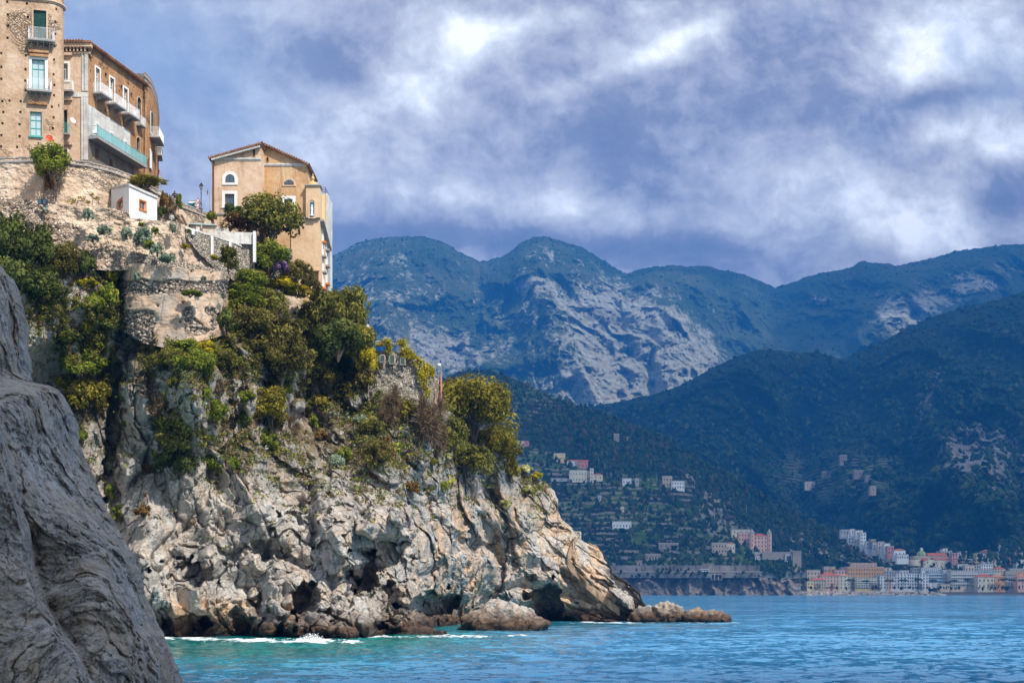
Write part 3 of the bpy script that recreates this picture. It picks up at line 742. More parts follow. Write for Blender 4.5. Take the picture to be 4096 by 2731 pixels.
# ---- far range under the cloud
def rockA(PX, PY):
    r = .95*G2(PX, PY, 640, 345, 95, 45, -25) + .30*G2(PX, PY, 400, 300, 110, 50, -20) + .4*G2(PX, PY, 430, 360, 60, 26, 0) + .6*G2(PX, PY, 535, 284, 20, 8)
    r += .9*G2(PX, PY, 905, 315, 26, 20) + .45*G2(PX, PY, 970, 285, 50, 14, 20) + .5*G2(PX, PY, 590, 395, 60, 30) + .25*G2(PX, PY, 545, 255, 18, 10) + .5*G2(PX, PY, 820, 300, 12, 8)
    return np.clip(r, 0, 1.15)
RA = [(240, 300), (300, 270), (325, 258), (345, 250), (355, 243), (375, 238), (400, 236), (425, 236), (447, 243), (460, 252), (480, 261), (500, 257), (512, 250), (520, 243), (532, 237), (545, 236), (560, 240), (583, 247), (600, 258), (620, 270), (627, 273),
      (640, 269), (655, 266), (672, 265), (690, 266), (705, 265), (720, 269), (740, 273), (757, 279), (775, 287), (785, 284), (795, 281), (810, 275), (830, 271), (850, 268), (862, 260), (872, 262), (900, 265), (930, 258), (955, 251), (975, 248), (1000, 245), (1100, 238), (1300, 225)]
layer('mountain', RA, [(240, 500), (1300, 500)], [(240, 6400), (1300, 6400)], [(240, 3900), (600, 4100), (1300, 4300)], 1000, 460, (150, 520), M_mtn, rockA, 101, .9,
      [([(530, 279), (560, 330), (600, 405), (620, 470)], 42, 620), ([(545, 240), (530, 279)], 22, 260), ([(400, 240), (380, 300), (440, 400)], 45, 420), ([(690, 268), (660, 330), (690, 420)], 40, 520),
       ([(330, 262), (330, 400)], 40, 300), ([(895, 265), (905, 310), (880, 380)], 30, 520), ([(470, 330), (500, 420)], 26, 260), ([(1010, 250), (960, 330)], 40, 400)], jag=2.2,
      label='far grey green limestone mountain range running up into the cloud')
# ---- dark wooded ridge
def rockC(PX, PY):
    r = .85*G2(PX, PY, 975, 445, 42, 22, 10) + .5*G2(PX, PY, 925, 400, 10, 40, -20) + .35*G2(PX, PY, 1010, 480, 40, 26) + .25*G2(PX, PY, 700, 430, 12, 14)
    return np.clip(r, 0, 1)
RC = [(430, 470), (560, 407), (590, 406), (620, 401), (650, 395), (672, 388), (690, 380), (715, 366), (735, 357), (748, 352), (760, 349), (780, 350), (800, 352), (815, 352), (825, 354), (838, 358), (848, 357), (860, 351), (880, 343), (900, 331), (920, 322), (940, 314), (970, 305), (1000, 299), (1024, 291), (1100, 280), (1300, 262)]
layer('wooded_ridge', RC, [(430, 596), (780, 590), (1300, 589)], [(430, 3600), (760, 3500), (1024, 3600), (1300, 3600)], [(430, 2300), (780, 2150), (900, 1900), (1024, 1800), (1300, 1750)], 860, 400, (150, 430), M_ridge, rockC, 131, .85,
      [([(760, 350), (700, 430), (690, 520)], 50, 380), ([(900, 332), (930, 420), (980, 500)], 45, 420), ([(1024, 295), (1000, 400), (1010, 520)], 40, 300), ([(848, 358), (800, 430), (800, 500)], 22, -260), ([(830, 400), (870, 470), (900, 540)], 30, 240)], jag=1.2, terrf=lambda PX, PY: np.clip(1.2*np.exp(-((PX-835)/62)**4-((PY-476)/24)**4), 0, 1)*.75,
      label='dark densely wooded ridge in cloud shadow behind the town')
# ---- terraced hill
def rockD(PX, PY):
    r = .95*G2(PX, PY, 716, 512, 17, 20, 0) + .5*G2(PX, PY, 735, 535, 20, 8) + .5*G2(PX, PY, 688, 481, 12, 10) + .7*G2(PX, PY, 835, 553, 40, 14, -12) + .55*G2(PX, PY, 880, 566, 26, 8) + .4*G2(PX, PY, 795, 545, 10, 12)
    return np.clip(r, 0, 1)
def terrD(PX, PY):
    line = np.interp(PX, [430, 520, 600, 680, 760, 800], [395, 440, 470, 478, 535, 560])
    t = smooth(-6, 8, PY-line)*smooth(800, 740, PX) + .9*G2(PX, PY, 530, 405, 36, 22)**.7 + .6*G2(PX, PY, 478, 400, 20, 20)
    t = t*(1-G2(PX, PY, 716, 512, 22, 24))
    return np.clip(t, 0, 1)
RD = [(380, 420), (430, 386), (441, 381), (455, 374), (470, 371), (480, 370), (490, 370), (505, 375), (520, 381), (540, 390), (560, 399), (580, 405), (600, 412), (625, 421), (650, 430), (670, 441), (690, 452), (705, 461), (720, 469), (740, 480), (760, 492), (780, 504), (800, 516), (820, 525), (848, 537), (870, 548), (890, 556), (900, 561), (915, 566), (928, 574), (934, 580)]
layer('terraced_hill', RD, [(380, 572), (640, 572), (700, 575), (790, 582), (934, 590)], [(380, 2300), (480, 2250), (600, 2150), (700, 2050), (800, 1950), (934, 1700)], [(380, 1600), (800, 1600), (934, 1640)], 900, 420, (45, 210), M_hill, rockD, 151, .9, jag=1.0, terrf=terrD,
      label='green terraced hillside with lemon groves and scattered houses')
# ---- shore cliff under the coast road, and the flat land of the town
def rock1(PX, PY): return PX*0+1
layer('shore_cliff', [(380, 571), (600, 571), (640, 573), (700, 574), (760, 576), (780, 577), (800, 577), (803, 579), (808, 584), (815, 590)], [(380, 598), (815, 598)], [(380, 1575), (700, 1575), (815, 1585)], [(380, 1553), (815, 1553)], 560, 60, (9, 30), mat('shore_cliff', rock_fn((.08, .08, .08), (.20, .19, .18), (.36, .33, .30), (.42, .28, .17), .8, False, .22, False)), rock1, 171, 1.0,
      label='low banded grey cliff between the coast road and the sea')
for o in (bpy.data.objects['shore_cliff'],):
    a = o.data.attributes.new('warm', 'FLOAT', 'POINT'); a.data.foreach_set('value', np.full(len(o.data.vertices), .7, np.float32))
def flat_land():
    mb = MB()
    pts = [(790, 1600), (806, 1572), (830, 1568), (945, 1568), (960, 1566), (1024, 1562), (1400, 1560)]
    P0 = [((px-512)*Y/F, Y) for px, Y in pts]
    for a, b in zip(P0[:-1], P0[1:]):
        mb.quad((a[0], a[1], 3.2), (b[0], b[1], 3.2), (b[0]*1.6, 2500, 14), (a[0]*1.6, 2500, 14))
        mb.quad((a[0], a[1], -2), (b[0], b[1], -2), (b[0], b[1], 3.2), (a[0], a[1], 3.2))
    o = mb.build('town_ground', plain('town_ground', (.10, .095, .085))); tag(o, kind='structure')
    mb = MB(); ys = []
    n = 60
    for i in range(n+1):
        px = 938 + (1400-938)*i/n; k = min(1, i/6)
        ys.append(((px-512)*1566/F, 1568 + 0*k, 2.9, 1545+ 14*(1-k), -.4))
    for a, b in zip(ys[:-1], ys[1:]):
        mb.quad((a[0], a[3], a[4]), (b[0], b[3], b[4]), (b[0], b[1], b[2]), (a[0], a[1], a[2]))
    o = mb.build('beach', plain('dark_sand', (.085, .08, .085), .9)); tag(o, kind='structure')
flat_land()

# ---------------------------------------------------------------- woods: crowns as leafy clumps, one mass per hill
def crown_template(sub=1, seed=0):
    import bmesh
    bm = bmesh.new(); bmesh.ops.create_icosphere(bm, subdivisions=sub, radius=1)
    v = np.array([x.co[:] for x in bm.verts]); f = np.array([[q.index for q in x.verts] for x in bm.faces]); bm.free()
    v = v*(1+.35*np.random.RandomState(seed).normal(size=(len(v), 1))); return v, f
def scatter_crowns(name, pts, rad, label, colr, seed=1, hz=1.0, cat='wood'):
    rs = np.random.RandomState(seed); T = [crown_template(1, k) for k in range(5)]
    Vs, Fs, Cs, n0 = [], [], [], 0
    for k in range(5):
        idx = np.arange(k, len(pts), 5); tv, tf = T[k]
        if not len(idx): continue
        p = pts[idx]; r = rad[idx]; m = len(idx)
        a = rs.rand(m)*6.28; ca, sa = np.cos(a), np.sin(a)
        x = tv[None, :, 0]*ca[:, None]-tv[None, :, 1]*sa[:, None]; y = tv[None, :, 0]*sa[:, None]+tv[None, :, 1]*ca[:, None]
        z = np.repeat(tv[None, :, 2], m, 0)
        V = np.stack([x, y, z*hz*(.8+.5*rs.rand(m))[:, None]], -1)*r[:, None, None] + p[:, None]
        V[..., 2] += r[:, None]*.5
        Fk = (tf[None]+(np.arange(m)*len(tv))[:, None, None]).reshape(-1, 3)+n0
        c = np.array(colr)[rs.randint(0, len(colr), m)]*(.75+.5*rs.rand(m))[:, None]
        Vs.append(V.reshape(-1, 3)); Fs.append(Fk); Cs.append(np.repeat(c, len(tv), 0)); n0 += m*len(tv)
    me = np_mesh(name, np.concatenate(Vs), np.concatenate(Fs), False, {'tint': np.concatenate(Cs)})
    def fn(N, b, out):
        p = N.pos(); n = N.noise(p, .5, 6, .75)
        N.put(b.inputs['Base Color'], N.vmath('SCALE', N.attr('tint', 'Color'), N.map(n, .3, .7, .5, 1.6)))
        b.inputs['Roughness'].default_value = 1; b.inputs['Specular IOR Level'].default_value = .05
    me.materials.append(mat('wood_foliage', fn)); o = link(name, me)
    return tag(o, label, None, None, 'stuff')
def pick(name, n, wf, seed):
    cpx, V, terr, rock = LAYERS[name]; rs = np.random.RandomState(seed)
    nr, nc = V.shape[:2]
    i = rs.randint(1, nr, n*4); j = rs.randint(0, nc, n*4)
    P = V[i, j]; py = HY-(P[:, 2]-CZ)/P[:, 1]*F; px = 512+P[:, 0]/P[:, 1]*F
    cellh = (np.abs(V[-1, :, 2]/V[-1, :, 1]-V[0, :, 2]/V[0, :, 1])*F)[j]
    w = wf(px, py, terr[i, j] if terr is not None else 0*px, rock[i, j])*cellh/300
    k = rs.rand(len(P)) < w; P = P[k][:n]; return P
GREENS = [(.014, .032, .012), (.022, .045, .014), (.03, .052, .02), (.045, .06, .018), (.06, .05, .03), (.02, .04, .02)]
P = pick('terraced_hill', 7500, lambda px, py, t, r: np.where(px > 440, (1-.80*t)*(1-.85*r)*1.5, 0), 3)
P = P[P[:, 0]/P[:, 1]*F+512 < 925]
scatter_crowns('hillside_wood', P, (1.6+2.6*np.random.RandomState(4).rand(len(P))**2), 'dense dark trees covering the upper part of the terraced hillside', GREENS, 5, 1.1)
P = pick('wooded_ridge', 9000, lambda px, py, t, r: np.where((px > 540) & (px < 1060), (1-.9*r)*(1-t)*1.2, 0), 6)
scatter_crowns('ridge_wood', P, (3.0+4.5*np.random.RandomState(8).rand(len(P))**2), 'far dark forest covering the ridge behind the town', GREENS[:4], 7, .8)
P = pick('mountain', 3500, lambda px, py, t, r: np.where((px > 320) & (px < 1060), (1-.95*r)*(smooth(12, 0, py-pl(RA, px))+.15)*2, 0), 9)
scatter_crowns('mountain_wood', P, (2.5+4*np.random.RandomState(8).rand(len(P))**2), 'sparse trees along the crest of the far mountain', GREENS[:5], 7, .7)

# ================================================================ haze
def haze():
    mb = MB(); mb.box(-4200, 7000, -300, 7500, -20.0, 1760)
    me = mb.mesh('haze'); m = bpy.data.materials.new('haze_air'); m.use_nodes = True
    nt = m.node_tree; nt.nodes.clear(); o_ = nt.nodes.new('ShaderNodeOutputMaterial')
    v = nt.nodes.new('ShaderNodeVolumePrincipled'); nt.links.new(v.outputs[0], o_.inputs['Volume'])
    v.inputs['Color'].default_value = (.04, .33, 1.0, 1); v.inputs['Density'].default_value = 1.25e-4
    v.inputs['Anisotropy'].default_value = 0
    o = link('haze', me, m); tag(o, kind='stuff'); o['label'] = 'blue sea haze in the air over the bay'
haze()

# ================================================================ out-of-view high clouds, added and shaped to shade mountains and town
def cloud(name, mask, x0, x1, y0, y1, alt, step, thick, label, seed):
    xs = np.arange(x0, x1, step); ys = np.arange(y0, y1, step); Xg, Yg = np.meshgrid(xs, ys)
    P = np.stack([Xg.ravel(), Yg.ravel(), Xg.ravel()*0], 1)
    m = mask(Xg, Yg) + 170*fbm(P/900, 6, seed, .6).reshape(Xg.shape)
    off = sdir*(alt/sdir.z)
    ok = m > 0
    h = np.sqrt(np.clip(m, 0, 600)/600)*thick*(1+.3*fbm(P/350, 4, seed+1).reshape(Xg.shape))
    n = Xg.size; Vt = np.stack([Xg+off.x, Yg+off.y, alt+h], -1).reshape(-1, 3); Vb = np.stack([Xg+off.x, Yg+off.y, alt-.25*h], -1).reshape(-1, 3)
    f = grid_faces(len(ys), len(xs)); keep = ok.ravel()[f].all(1); f = f[keep]
    V = np.concatenate([Vt, Vb]); Fq = np.concatenate([f, f[:, ::-1]+n])
    used = np.zeros(2*n, bool); used[Fq.ravel()] = True; mp = np.cumsum(used)-1
    me = np_mesh(name, V[used], mp[Fq], True)
    m_ = MATS.get('cloud_vapour')
    if not m_:
        m_ = bpy.data.materials.new('cloud_vapour'); m_.use_nodes = True; nt = m_.node_tree; nt.nodes.clear(); N = NT(nt)
        out = N.new('ShaderNodeOutputMaterial'); d = N.new('ShaderNodeBsdfDiffuse'); t = N.new('ShaderNodeBsdfTranslucent'); tr = N.new('ShaderNodeBsdfTransparent')
        d.inputs[0].default_value = (.9, .9, .9, 1); t.inputs[0].default_value = (.85, .87, .9, 1)
        a = N.new('ShaderNodeMixShader'); a.inputs[0].default_value = .5; N.l.new(d.outputs[0], a.inputs[1]); N.l.new(t.outputs[0], a.inputs[2])
        c = N.new('ShaderNodeMixShader'); c.inputs[0].default_value = .55; N.l.new(a.outputs[0], c.inputs[1]); N.l.new(tr.outputs[0], c.inputs[2])
        N.l.new(c.outputs[0], out.inputs[0]); MATS['cloud_vapour'] = m_
    me.materials.append(m_); o = link(name, me); tag(o, kind='structure'); o['label'] = label
    return o
def m1(X, Y): return np.minimum(Y-1480-.0*X, 4650-Y)
def m2(X, Y): return np.maximum(Y-6900+ .25*(X-600), np.minimum(np.minimum(X-420, Y-4900), np.hypot(X-878, Y-5850)-230))
ALT = 4200
cloud('cloud', m1, -1500, 4200, 1300, 4800, ALT, 60, 420, 'unseen broad cloud added high up to shade the town and the wooded ridge', 3)
cloud('cloud', m2, -3500, 4200, 4300, 9000, ALT, 70, 420, 'unseen broad cloud added high up to shade the mountain crest', 8)
# ================================================================ materials of buildings
def stucco_fn(c1, c2, c3, sc=1.0, stain=.5, bump=.5, rub=0.0):
    def fn(N, b, out):
        p = N.pos()
        n1 = N.noise(p, .35*sc, 6, .65, .3); n2 = N.noise(p, 2.2*sc, 7, .7)
        c = N.ramp(N.math('ADD', N.math('MULTIPLY', n1, .65), N.math('MULTIPLY', n2, .35)), [(.38, c1), (.5, c2), (.62, c3)])
        s = N.noise(N.mapping(p, sc=(1, 1, .12)), 1.3*sc, 6, .7, .3)
        c = N.mix(N.map(s, .53, .68, 0, stain), c, tuple(v*.38 for v in c1))
        h = n2
        if rub:
            wp = N.vmath('ADD', p, N.vmath('SCALE', N.noise(p, 1.6, 3, .5, 0, 'Color'), .35))
            wp = N.mapping(wp, sc=(1, 1, 1.7))
            e = N.voro(wp, 3.2*sc, 'DISTANCE_TO_EDGE'); cc = N.voro(wp, 3.2*sc, 'F1', out='Color')
            m = N.map(N.noise(p, .22*sc, 5, .65, .5), .60-rub*.16, .68-rub*.16)
            st = N.mix(N.math('MULTIPLY', N.sep(cc)[0], 1.0), tuple(v*.95 for v in c1), tuple(min(1, v*1.12) for v in c3))
            st = N.mix(N.map(e, .01, .07, .6, 0), st, tuple(v*.40 for v in c1))
            c = N.mix(m, c, st)
            h = N.math('ADD', N.math('MULTIPLY', n2, .6), N.math('MULTIPLY', N.math('MULTIPLY', N.map(e, 0, .16), m), 1.3))
        N.put(b.inputs['Base Color'], c); N.put(b.inputs['Normal'], N.bump(h, bump, .22/sc))
        b.inputs['Roughness'].default_value = .95; b.inputs['Specular IOR Level'].default_value = .1
    return fn
M_tower = mat('rough_tower_render', stucco_fn((.42, .27, .17), (.56, .39, .26), (.68, .52, .38), 1.0, .3, 1.0, .35))
M_brick = mat('worn_brick_render', stucco_fn((.30, .145, .065), (.42, .225, .11), (.52, .31, .17), 1.2, .45, .9, .3))
M_front = mat('pale_pink_stucco', stucco_fn((.50, .33, .22), (.62, .44, .31), (.68, .52, .39), 1.0, .35, .35))
M_house = mat('salmon_stucco', stucco_fn((.54, .345, .22), (.68, .485, .34), (.76, .60, .46), .8, .6, .3))
M_house2 = mat('ochre_stucco', stucco_fn((.46, .26, .13), (.60, .38, .205), (.68, .49, .30), .9, .75, .3))
M_lower = mat('light_salmon_stucco', stucco_fn((.58, .37, .22), (.70, .48, .30), (.76, .55, .37), .8, .25, .25))
M_rubble = mat('rubble_masonry', stucco_fn((.34, .29, .23), (.48, .42, .34), (.62, .56, .48), 1.0, .3, 1.0, 2.0))
M_rubble2 = mat('pinkish_rubble_masonry', stucco_fn((.46, .33, .24), (.60, .46, .34), (.70, .58, .46), .9, .35, 1.0, .75))
M_plast = mat('old_plaster_wall', stucco_fn((.42, .31, .22), (.55, .42, .31), (.64, .53, .42), .7, .5, .9, .35))
M_white = plain('white_paint', (.80, .79, .76), .7, var=.06)
M_whitep = mat('weathered_white_plaster', stucco_fn((.44, .42, .39), (.60, .58, .54), (.72, .70, .66), .9, .5, .4))
M_dark = plain('dark_iron', (.03, .03, .035), .5, .3)
M_rail = plain('white_iron_railing', (.72, .73, .74), .5)
M_teal = plain('teal_paint', (.10, .42, .40), .5)
M_tealglass = mat('teal_glass_panel', lambda N, b, o: (N.put(b.inputs['Base Color'], (.22, .55, .58)), N.put(b.inputs['Roughness'], .15), N.put(b.inputs['Alpha'], .5)))
M_shutter = plain('dark_green_shutter', (.012, .075, .062), .5)
M_glass = mat('window_glass', lambda N, b, o: (N.put(b.inputs['Base Color'], (.05, .11, .15)), N.put(b.inputs['Roughness'], .08), N.put(b.inputs['Specular IOR Level'], .9)))
M_curtsky = mat('curtain_and_sky_glass', lambda N, b, o: (N.put(b.inputs['Base Color'], (.50, .60, .62)), N.put(b.inputs['Roughness'], .15), N.put(b.inputs['Specular IOR Level'], .6)))  # pale base colour holds both the curtain and a painted sky reflection
M_brown = plain('brown_wood', (.16, .055, .03), .6)
M_orange = plain('orange_window_paint', (.62, .20, .03), .5)
M_tile = mat('terracotta_roof_tiles', stucco_fn((.22, .10, .06), (.34, .17, .10), (.45, .27, .17), 2.0, .4, .9))
M_grey = plain('grey_concrete', (.34, .32, .30), .9)
M_redsign = plain('sign_red', (.6, .02, .03), .4, var=.02); M_whitesign = plain('sign_white', (.82, .82, .82), .4, var=.02)
M_black = plain('black_paint', (.015, .015, .015), .5, var=.02)
M_bluegreen = plain('sign_blue_green', (.01, .14, .17), .4, var=.05)
M_dishred = plain('orange_red_dish_paint', (.75, .07, .02), .45, var=.05)

class Fac:
    """a vertical facade through two picture columns at two distances"""
    def __init__(s, px0, Y0, px1, Y1):
        s.x0 = (px0-512)*Y0/F; s.y0 = Y0; x1 = (px1-512)*Y1/F
        d = Vector((x1-s.x0, Y1-Y0)); s.L = d.length; d.normalize(); s.d = d; s.n = Vector((d.y, -d.x))
    def at(s, px, py):
        k = (px-512)/F; t = (k*s.y0-s.x0)/(s.d.x-k*s.d.y); Y = s.y0+t*s.d.y
        return t, CZ+(HY-py)*Y/F
    def P(s, t, z, n=0.0): return (s.x0+s.d.x*t+s.n.x*n, s.y0+s.d.y*t+s.n.y*n, z)
    def fr(s, a, b, h): return s.P(a, b, h)      # (along, up, out)
    def rect(s, x0, y0, x1, y1):
        ym = (y0+y1)/2; xm = (x0+x1)/2
        return s.at(x0, ym)[0], s.at(x1, ym)[0], s.at(xm, y1)[1], s.at(xm, y0)[1]
class Cyl:
    def __init__(s, cpx, Yc, r, a0=-1.5, a1=1.6):
        s.c = Vector(((cpx-512)*Yc/F, Yc)); s.r = r
        s.th = np.linspace(a0, a1, 2000); s.px = 512+F*(s.c.x+r*np.sin(s.th))/(s.c.y-r*np.cos(s.th))
        i = int(np.argmax(s.px)); s.th = s.th[:i+1]; s.px = s.px[:i+1]
    def at(s, px, py):
        th = float(np.interp(px, s.px, s.th)); Y = s.c.y-s.r*math.cos(th)
        return th*s.r, CZ+(HY-py)*Y/F
    def P(s, t, z, n=0.0):
        th = t/s.r; return (s.c.x+(s.r+n)*math.sin(th), s.c.y-(s.r+n)*math.cos(th), z)
    fr = Fac.fr; rect = Fac.rect
class RFac(Cyl):
    """flat face that ends in a rounded corner of radius r"""
    def __init__(s, px0, Y0, head, L0, r, s1):
        s.p0 = ((px0-512)*Y0/F, Y0); s.h = R(head); s.L0 = L0; s.r = r; s.ss = np.linspace(0, s1, 1500)
        q = np.array([s.P(t, 0)[:2] for t in s.ss]); s.px = 512+F*q[:, 0]/q[:, 1]; i = int(np.argmax(s.px)); s.ss = s.ss[:i+1]; s.px = s.px[:i+1]; s.y = q[:i+1, 1]
    def at(s, px, py):
        t = float(np.interp(px, s.px, s.ss)); Y = float(np.interp(px, s.px, s.y)); return t, CZ+(HY-py)*Y/F
    def P(s, t, z, n=0.0):
        a = min(t, s.L0); h = s.h; x = s.p0[0]+math.cos(h)*a; y = s.p0[1]+math.sin(h)*a
        if t > s.L0:
            h2 = h+(t-s.L0)/s.r; cx, cy = x-math.sin(h)*s.r, y+math.cos(h)*s.r; x, y = cx+math.sin(h2)*s.r, cy-math.cos(h2)*s.r; h = h2
        return (x+math.sin(h)*n, y-math.cos(h)*n, z)
def gridwall(mb, fac, s0, s1, z0, z1, holes=(), step=None):
    S = {s0, s1}; Z = {z0, z1}
    for a, b, c, d, _ in holes: S |= {a, b}; Z |= {c, d}
    S = sorted(x for x in S if s0-1e-6 <= x <= s1+1e-6); Z = sorted(x for x in Z if z0-1e-6 <= x <= z1+1e-6)
    if step:
        T = []
        for a, b in zip(S[:-1], S[1:]):
            k = max(1, int(math.ceil((b-a)/step))); T += [a+(b-a)*i/k for i in range(k)]
        S = T+[S[-1]]
    ns, nz = len(S)-1, len(Z)-1; D = np.zeros((ns+2, nz+2))
    for a, b, c, d, dp in holes:
        for i in range(ns):
            if a-1e-6 <= (S[i]+S[i+1])/2 <= b:
                for j in range(nz):
                    if c <= (Z[j]+Z[j+1])/2 <= d: D[i+1, j+1] = dp
    P = fac.P
    for i in range(ns):
        for j in range(nz):
            d = -D[i+1, j+1]; mb.quad(P(S[i], Z[j], d), P(S[i+1], Z[j], d), P(S[i+1], Z[j+1], d), P(S[i], Z[j+1], d))
            if i < ns-1 and D[i+2, j+1] != D[i+1, j+1]:
                e = -D[i+2, j+1]; mb.quad(P(S[i+1], Z[j], d), P(S[i+1], Z[j], e), P(S[i+1], Z[j+1], e), P(S[i+1], Z[j+1], d))
            if j < nz-1 and D[i+1, j+2] != D[i+1, j+1]:
                e = -D[i+1, j+2]; mb.quad(P(S[i], Z[j+1], d), P(S[i+1], Z[j+1], d), P(S[i+1], Z[j+1], e), P(S[i], Z[j+1], e))
def fb(mb, fac, a0, a1, z0, z1, n0, n1):
    """box on a facade, subdivided along so that it follows a curved wall"""
    k = max(1, int(abs(a1-a0)/.3)) if isinstance(fac, Cyl) and max(a0, a1) > getattr(fac, 'L0', 0) else 1
    for i in range(k):
        b0 = a0+(a1-a0)*i/k; b1 = a0+(a1-a0)*(i+1)/k
        mb.hexa([fac.P(b0, z0, n0), fac.P(b1, z0, n0), fac.P(b1, z0, n1), fac.P(b0, z0, n1), fac.P(b0, z1, n0), fac.P(b1, z1, n0), fac.P(b1, z1, n1), fac.P(b0, z1, n1)])
def window(root, fac, rect, frame, pane, surround=None, sw=.25, bars=(1, 1), depth=.25, name='window', arch=False, shutter=False, sill=None):
    a0, a1, z0, z1 = rect
    if surround is not None:
        m = MB()
        if not arch:
            fb(m, fac, a0-sw, a0, z0-.02, z1+sw, -.02, .06); fb(m, fac, a1, a1+sw, z0-.02, z1+sw, -.02, .06); fb(m, fac, a0, a1, z1, z1+sw, -.02, .063)
            fb(m, fac, a0-sw-.05, a1+sw+.05, z0-.16, z0-.022, -.02, .14)
        else:
            r = (a1-a0)/2; zc = z1-r; am = (a0+a1)/2; K = 12
            for i in range(K):
                t0, t1 = math.pi*i/K, math.pi*(i+1)/K
                q = [(am+math.cos(t)*rr, zc+math.sin(t)*rr) for t, rr in ((t0, r), (t0, r+sw), (t1, r+sw), (t1, r))]
                m.prism(q, -.02, .07, fac.fr)
            if zc > z0+.05:
                fb(m, fac, a0-sw, a0, z0, zc, -.02, .07); fb(m, fac, a1, a1+sw, z0, zc, -.02, .07)
            fb(m, fac, a0-sw, a1+sw, z0-sw*.7, z0-.003, -.02, .10)
        m.build('window_surround', surround, root)
    m = MB(); n0, n1 = -depth, -depth+.09; t = min(.09, (a1-a0)*.12)
    if shutter:
        for k in range(2):
            b0 = a0+(a1-a0)*k/2+.03; b1 = a0+(a1-a0)*(k+1)/2-.03
            fb(m, fac, b0, b1, z0, z1, n0, n0+.05)
            nb = int((z1-z0)/.16)
            for j in range(nb): fb(m, fac, b0+.08, b1-.08, z0+.08+j*.16, z0+.16+j*.16, n0+.051, n0+.085)
        o = m.build('shutter', frame, root); return o
    def clip(a):  # height of the arch at a
        if not arch: return z1
        r = (a1-a0)/2; zc = z1-r; return zc+math.sqrt(max(0, r*r-(a-(a0+a1)/2)**2))
    fb(m, fac, a0, a0+t, z0, clip(a0+t), n0+.02, n1); fb(m, fac, a1-t, a1, z0, clip(a1-t), n0+.02, n1)
    fb(m, fac, a0+t, a1-t, z0, z0+t, n0+.02, n1)
    if not arch: fb(m, fac, a0+t, a1-t, z1-t, z1, n0+.02, n1)
    for i in range(1, bars[0]+1):
        a = a0+(a1-a0)*i/(bars[0]+1); fb(m, fac, a-t*.5, a+t*.5, z0+t, clip(a)-t, n0+.02, n1)
    for j in range(1, bars[1]+1):
        z = z0+(z1-z0)*(.72 if bars[1] == 1 else j/(bars[1]+1))
        fb(m, fac, a0+t, a1-t, z-t*.45, z+t*.45, n0+.022, n1-.003)
    o = m.build(name, frame, root)
    g = MB()
    if arch:
        r = (a1-a0)/2; zc = z1-r; am = (a0+a1)/2
        pts = [(a0, z0), (a1, z0)]+[(am+math.cos(math.pi*i/12)*r, zc+math.sin(math.pi*i/12)*r) for i in range(13)]
        g.prism(pts, n0, n0+.03, fac.fr)
    else: fb(g, fac, a0, a1, z0, z1, n0, n0+.03)
    g.build('pane', pane, o)
    return o
def balcony(root, fac, rect, proj, railm, slabm=None, bars=.13, glass=None, brackets=2, zs=.18, bulge=0):
    """rect: the railing's own a0, a1, z0 (slab top), z1 (hand rail)"""
    a0, a1, z0, z1 = rect
    m = MB(); fb(m, fac, a0-.08, a1+.08, z0-zs, z0, -.02, proj+.08)
    for i in range(brackets):
        a = a0+(a1-a0)*(i+.5)/brackets
        m.prism([(-.0, z0-zs-.02), (proj*.85, z0-zs-.02), (0, z0-zs-.75)], a-.04, a+.04, lambda q, z, s: fac.P(s, z, q))
    o = m.build('balcony', slabm or M_grey, root)
    r = MB(); rr = .028
    def rail(z):
        r.tube([fac.P(a0, z, 0), fac.P(a0, z, proj)], rr, 4)
        k = max(1, int((a1-a0)/.7)) if isinstance(fac, Cyl) else 1
        r.tube([fac.P(a0+(a1-a0)*i/k, z, proj) for i in range(k+1)], rr, 4)
        r.tube([fac.P(a1, z, proj), fac.P(a1, z, 0)], rr, 4)
    rail(z1); rail(z0+.08)
    nb = max(2, int((a1-a0)/bars)); zm = (z0+z1)/2
    for i in range(nb+1):
        a = a0+(a1-a0)*i/nb; r.tube([fac.P(a, z0, proj), fac.P(a, z0+.35*(z1-z0), proj+bulge), fac.P(a, z1, proj)], .017, 3, cap=False)
    ns = max(2, int(proj/bars))
    for a in (a0, a1):
        for i in range(ns): r.tube([fac.P(a, z0, proj*i/ns), fac.P(a, z1, proj*i/ns)], .017, 3, cap=False)
    rl = r.build('railing', railm, o)
    if glass:
        g = MB(); fb(g, fac, a0+.05, a1-.05, z0+.05, z1-.05, proj-.03, proj-.01); g.build('glass_panel', glass, o)
    return o
Z1 = .11161
def zr(fac, x0, y0, x1, y1, ox=0, oy=0, k=Z1): return fac.rect(ox+x0*k, oy+y0*k, ox+x1*k, oy+y1*k)

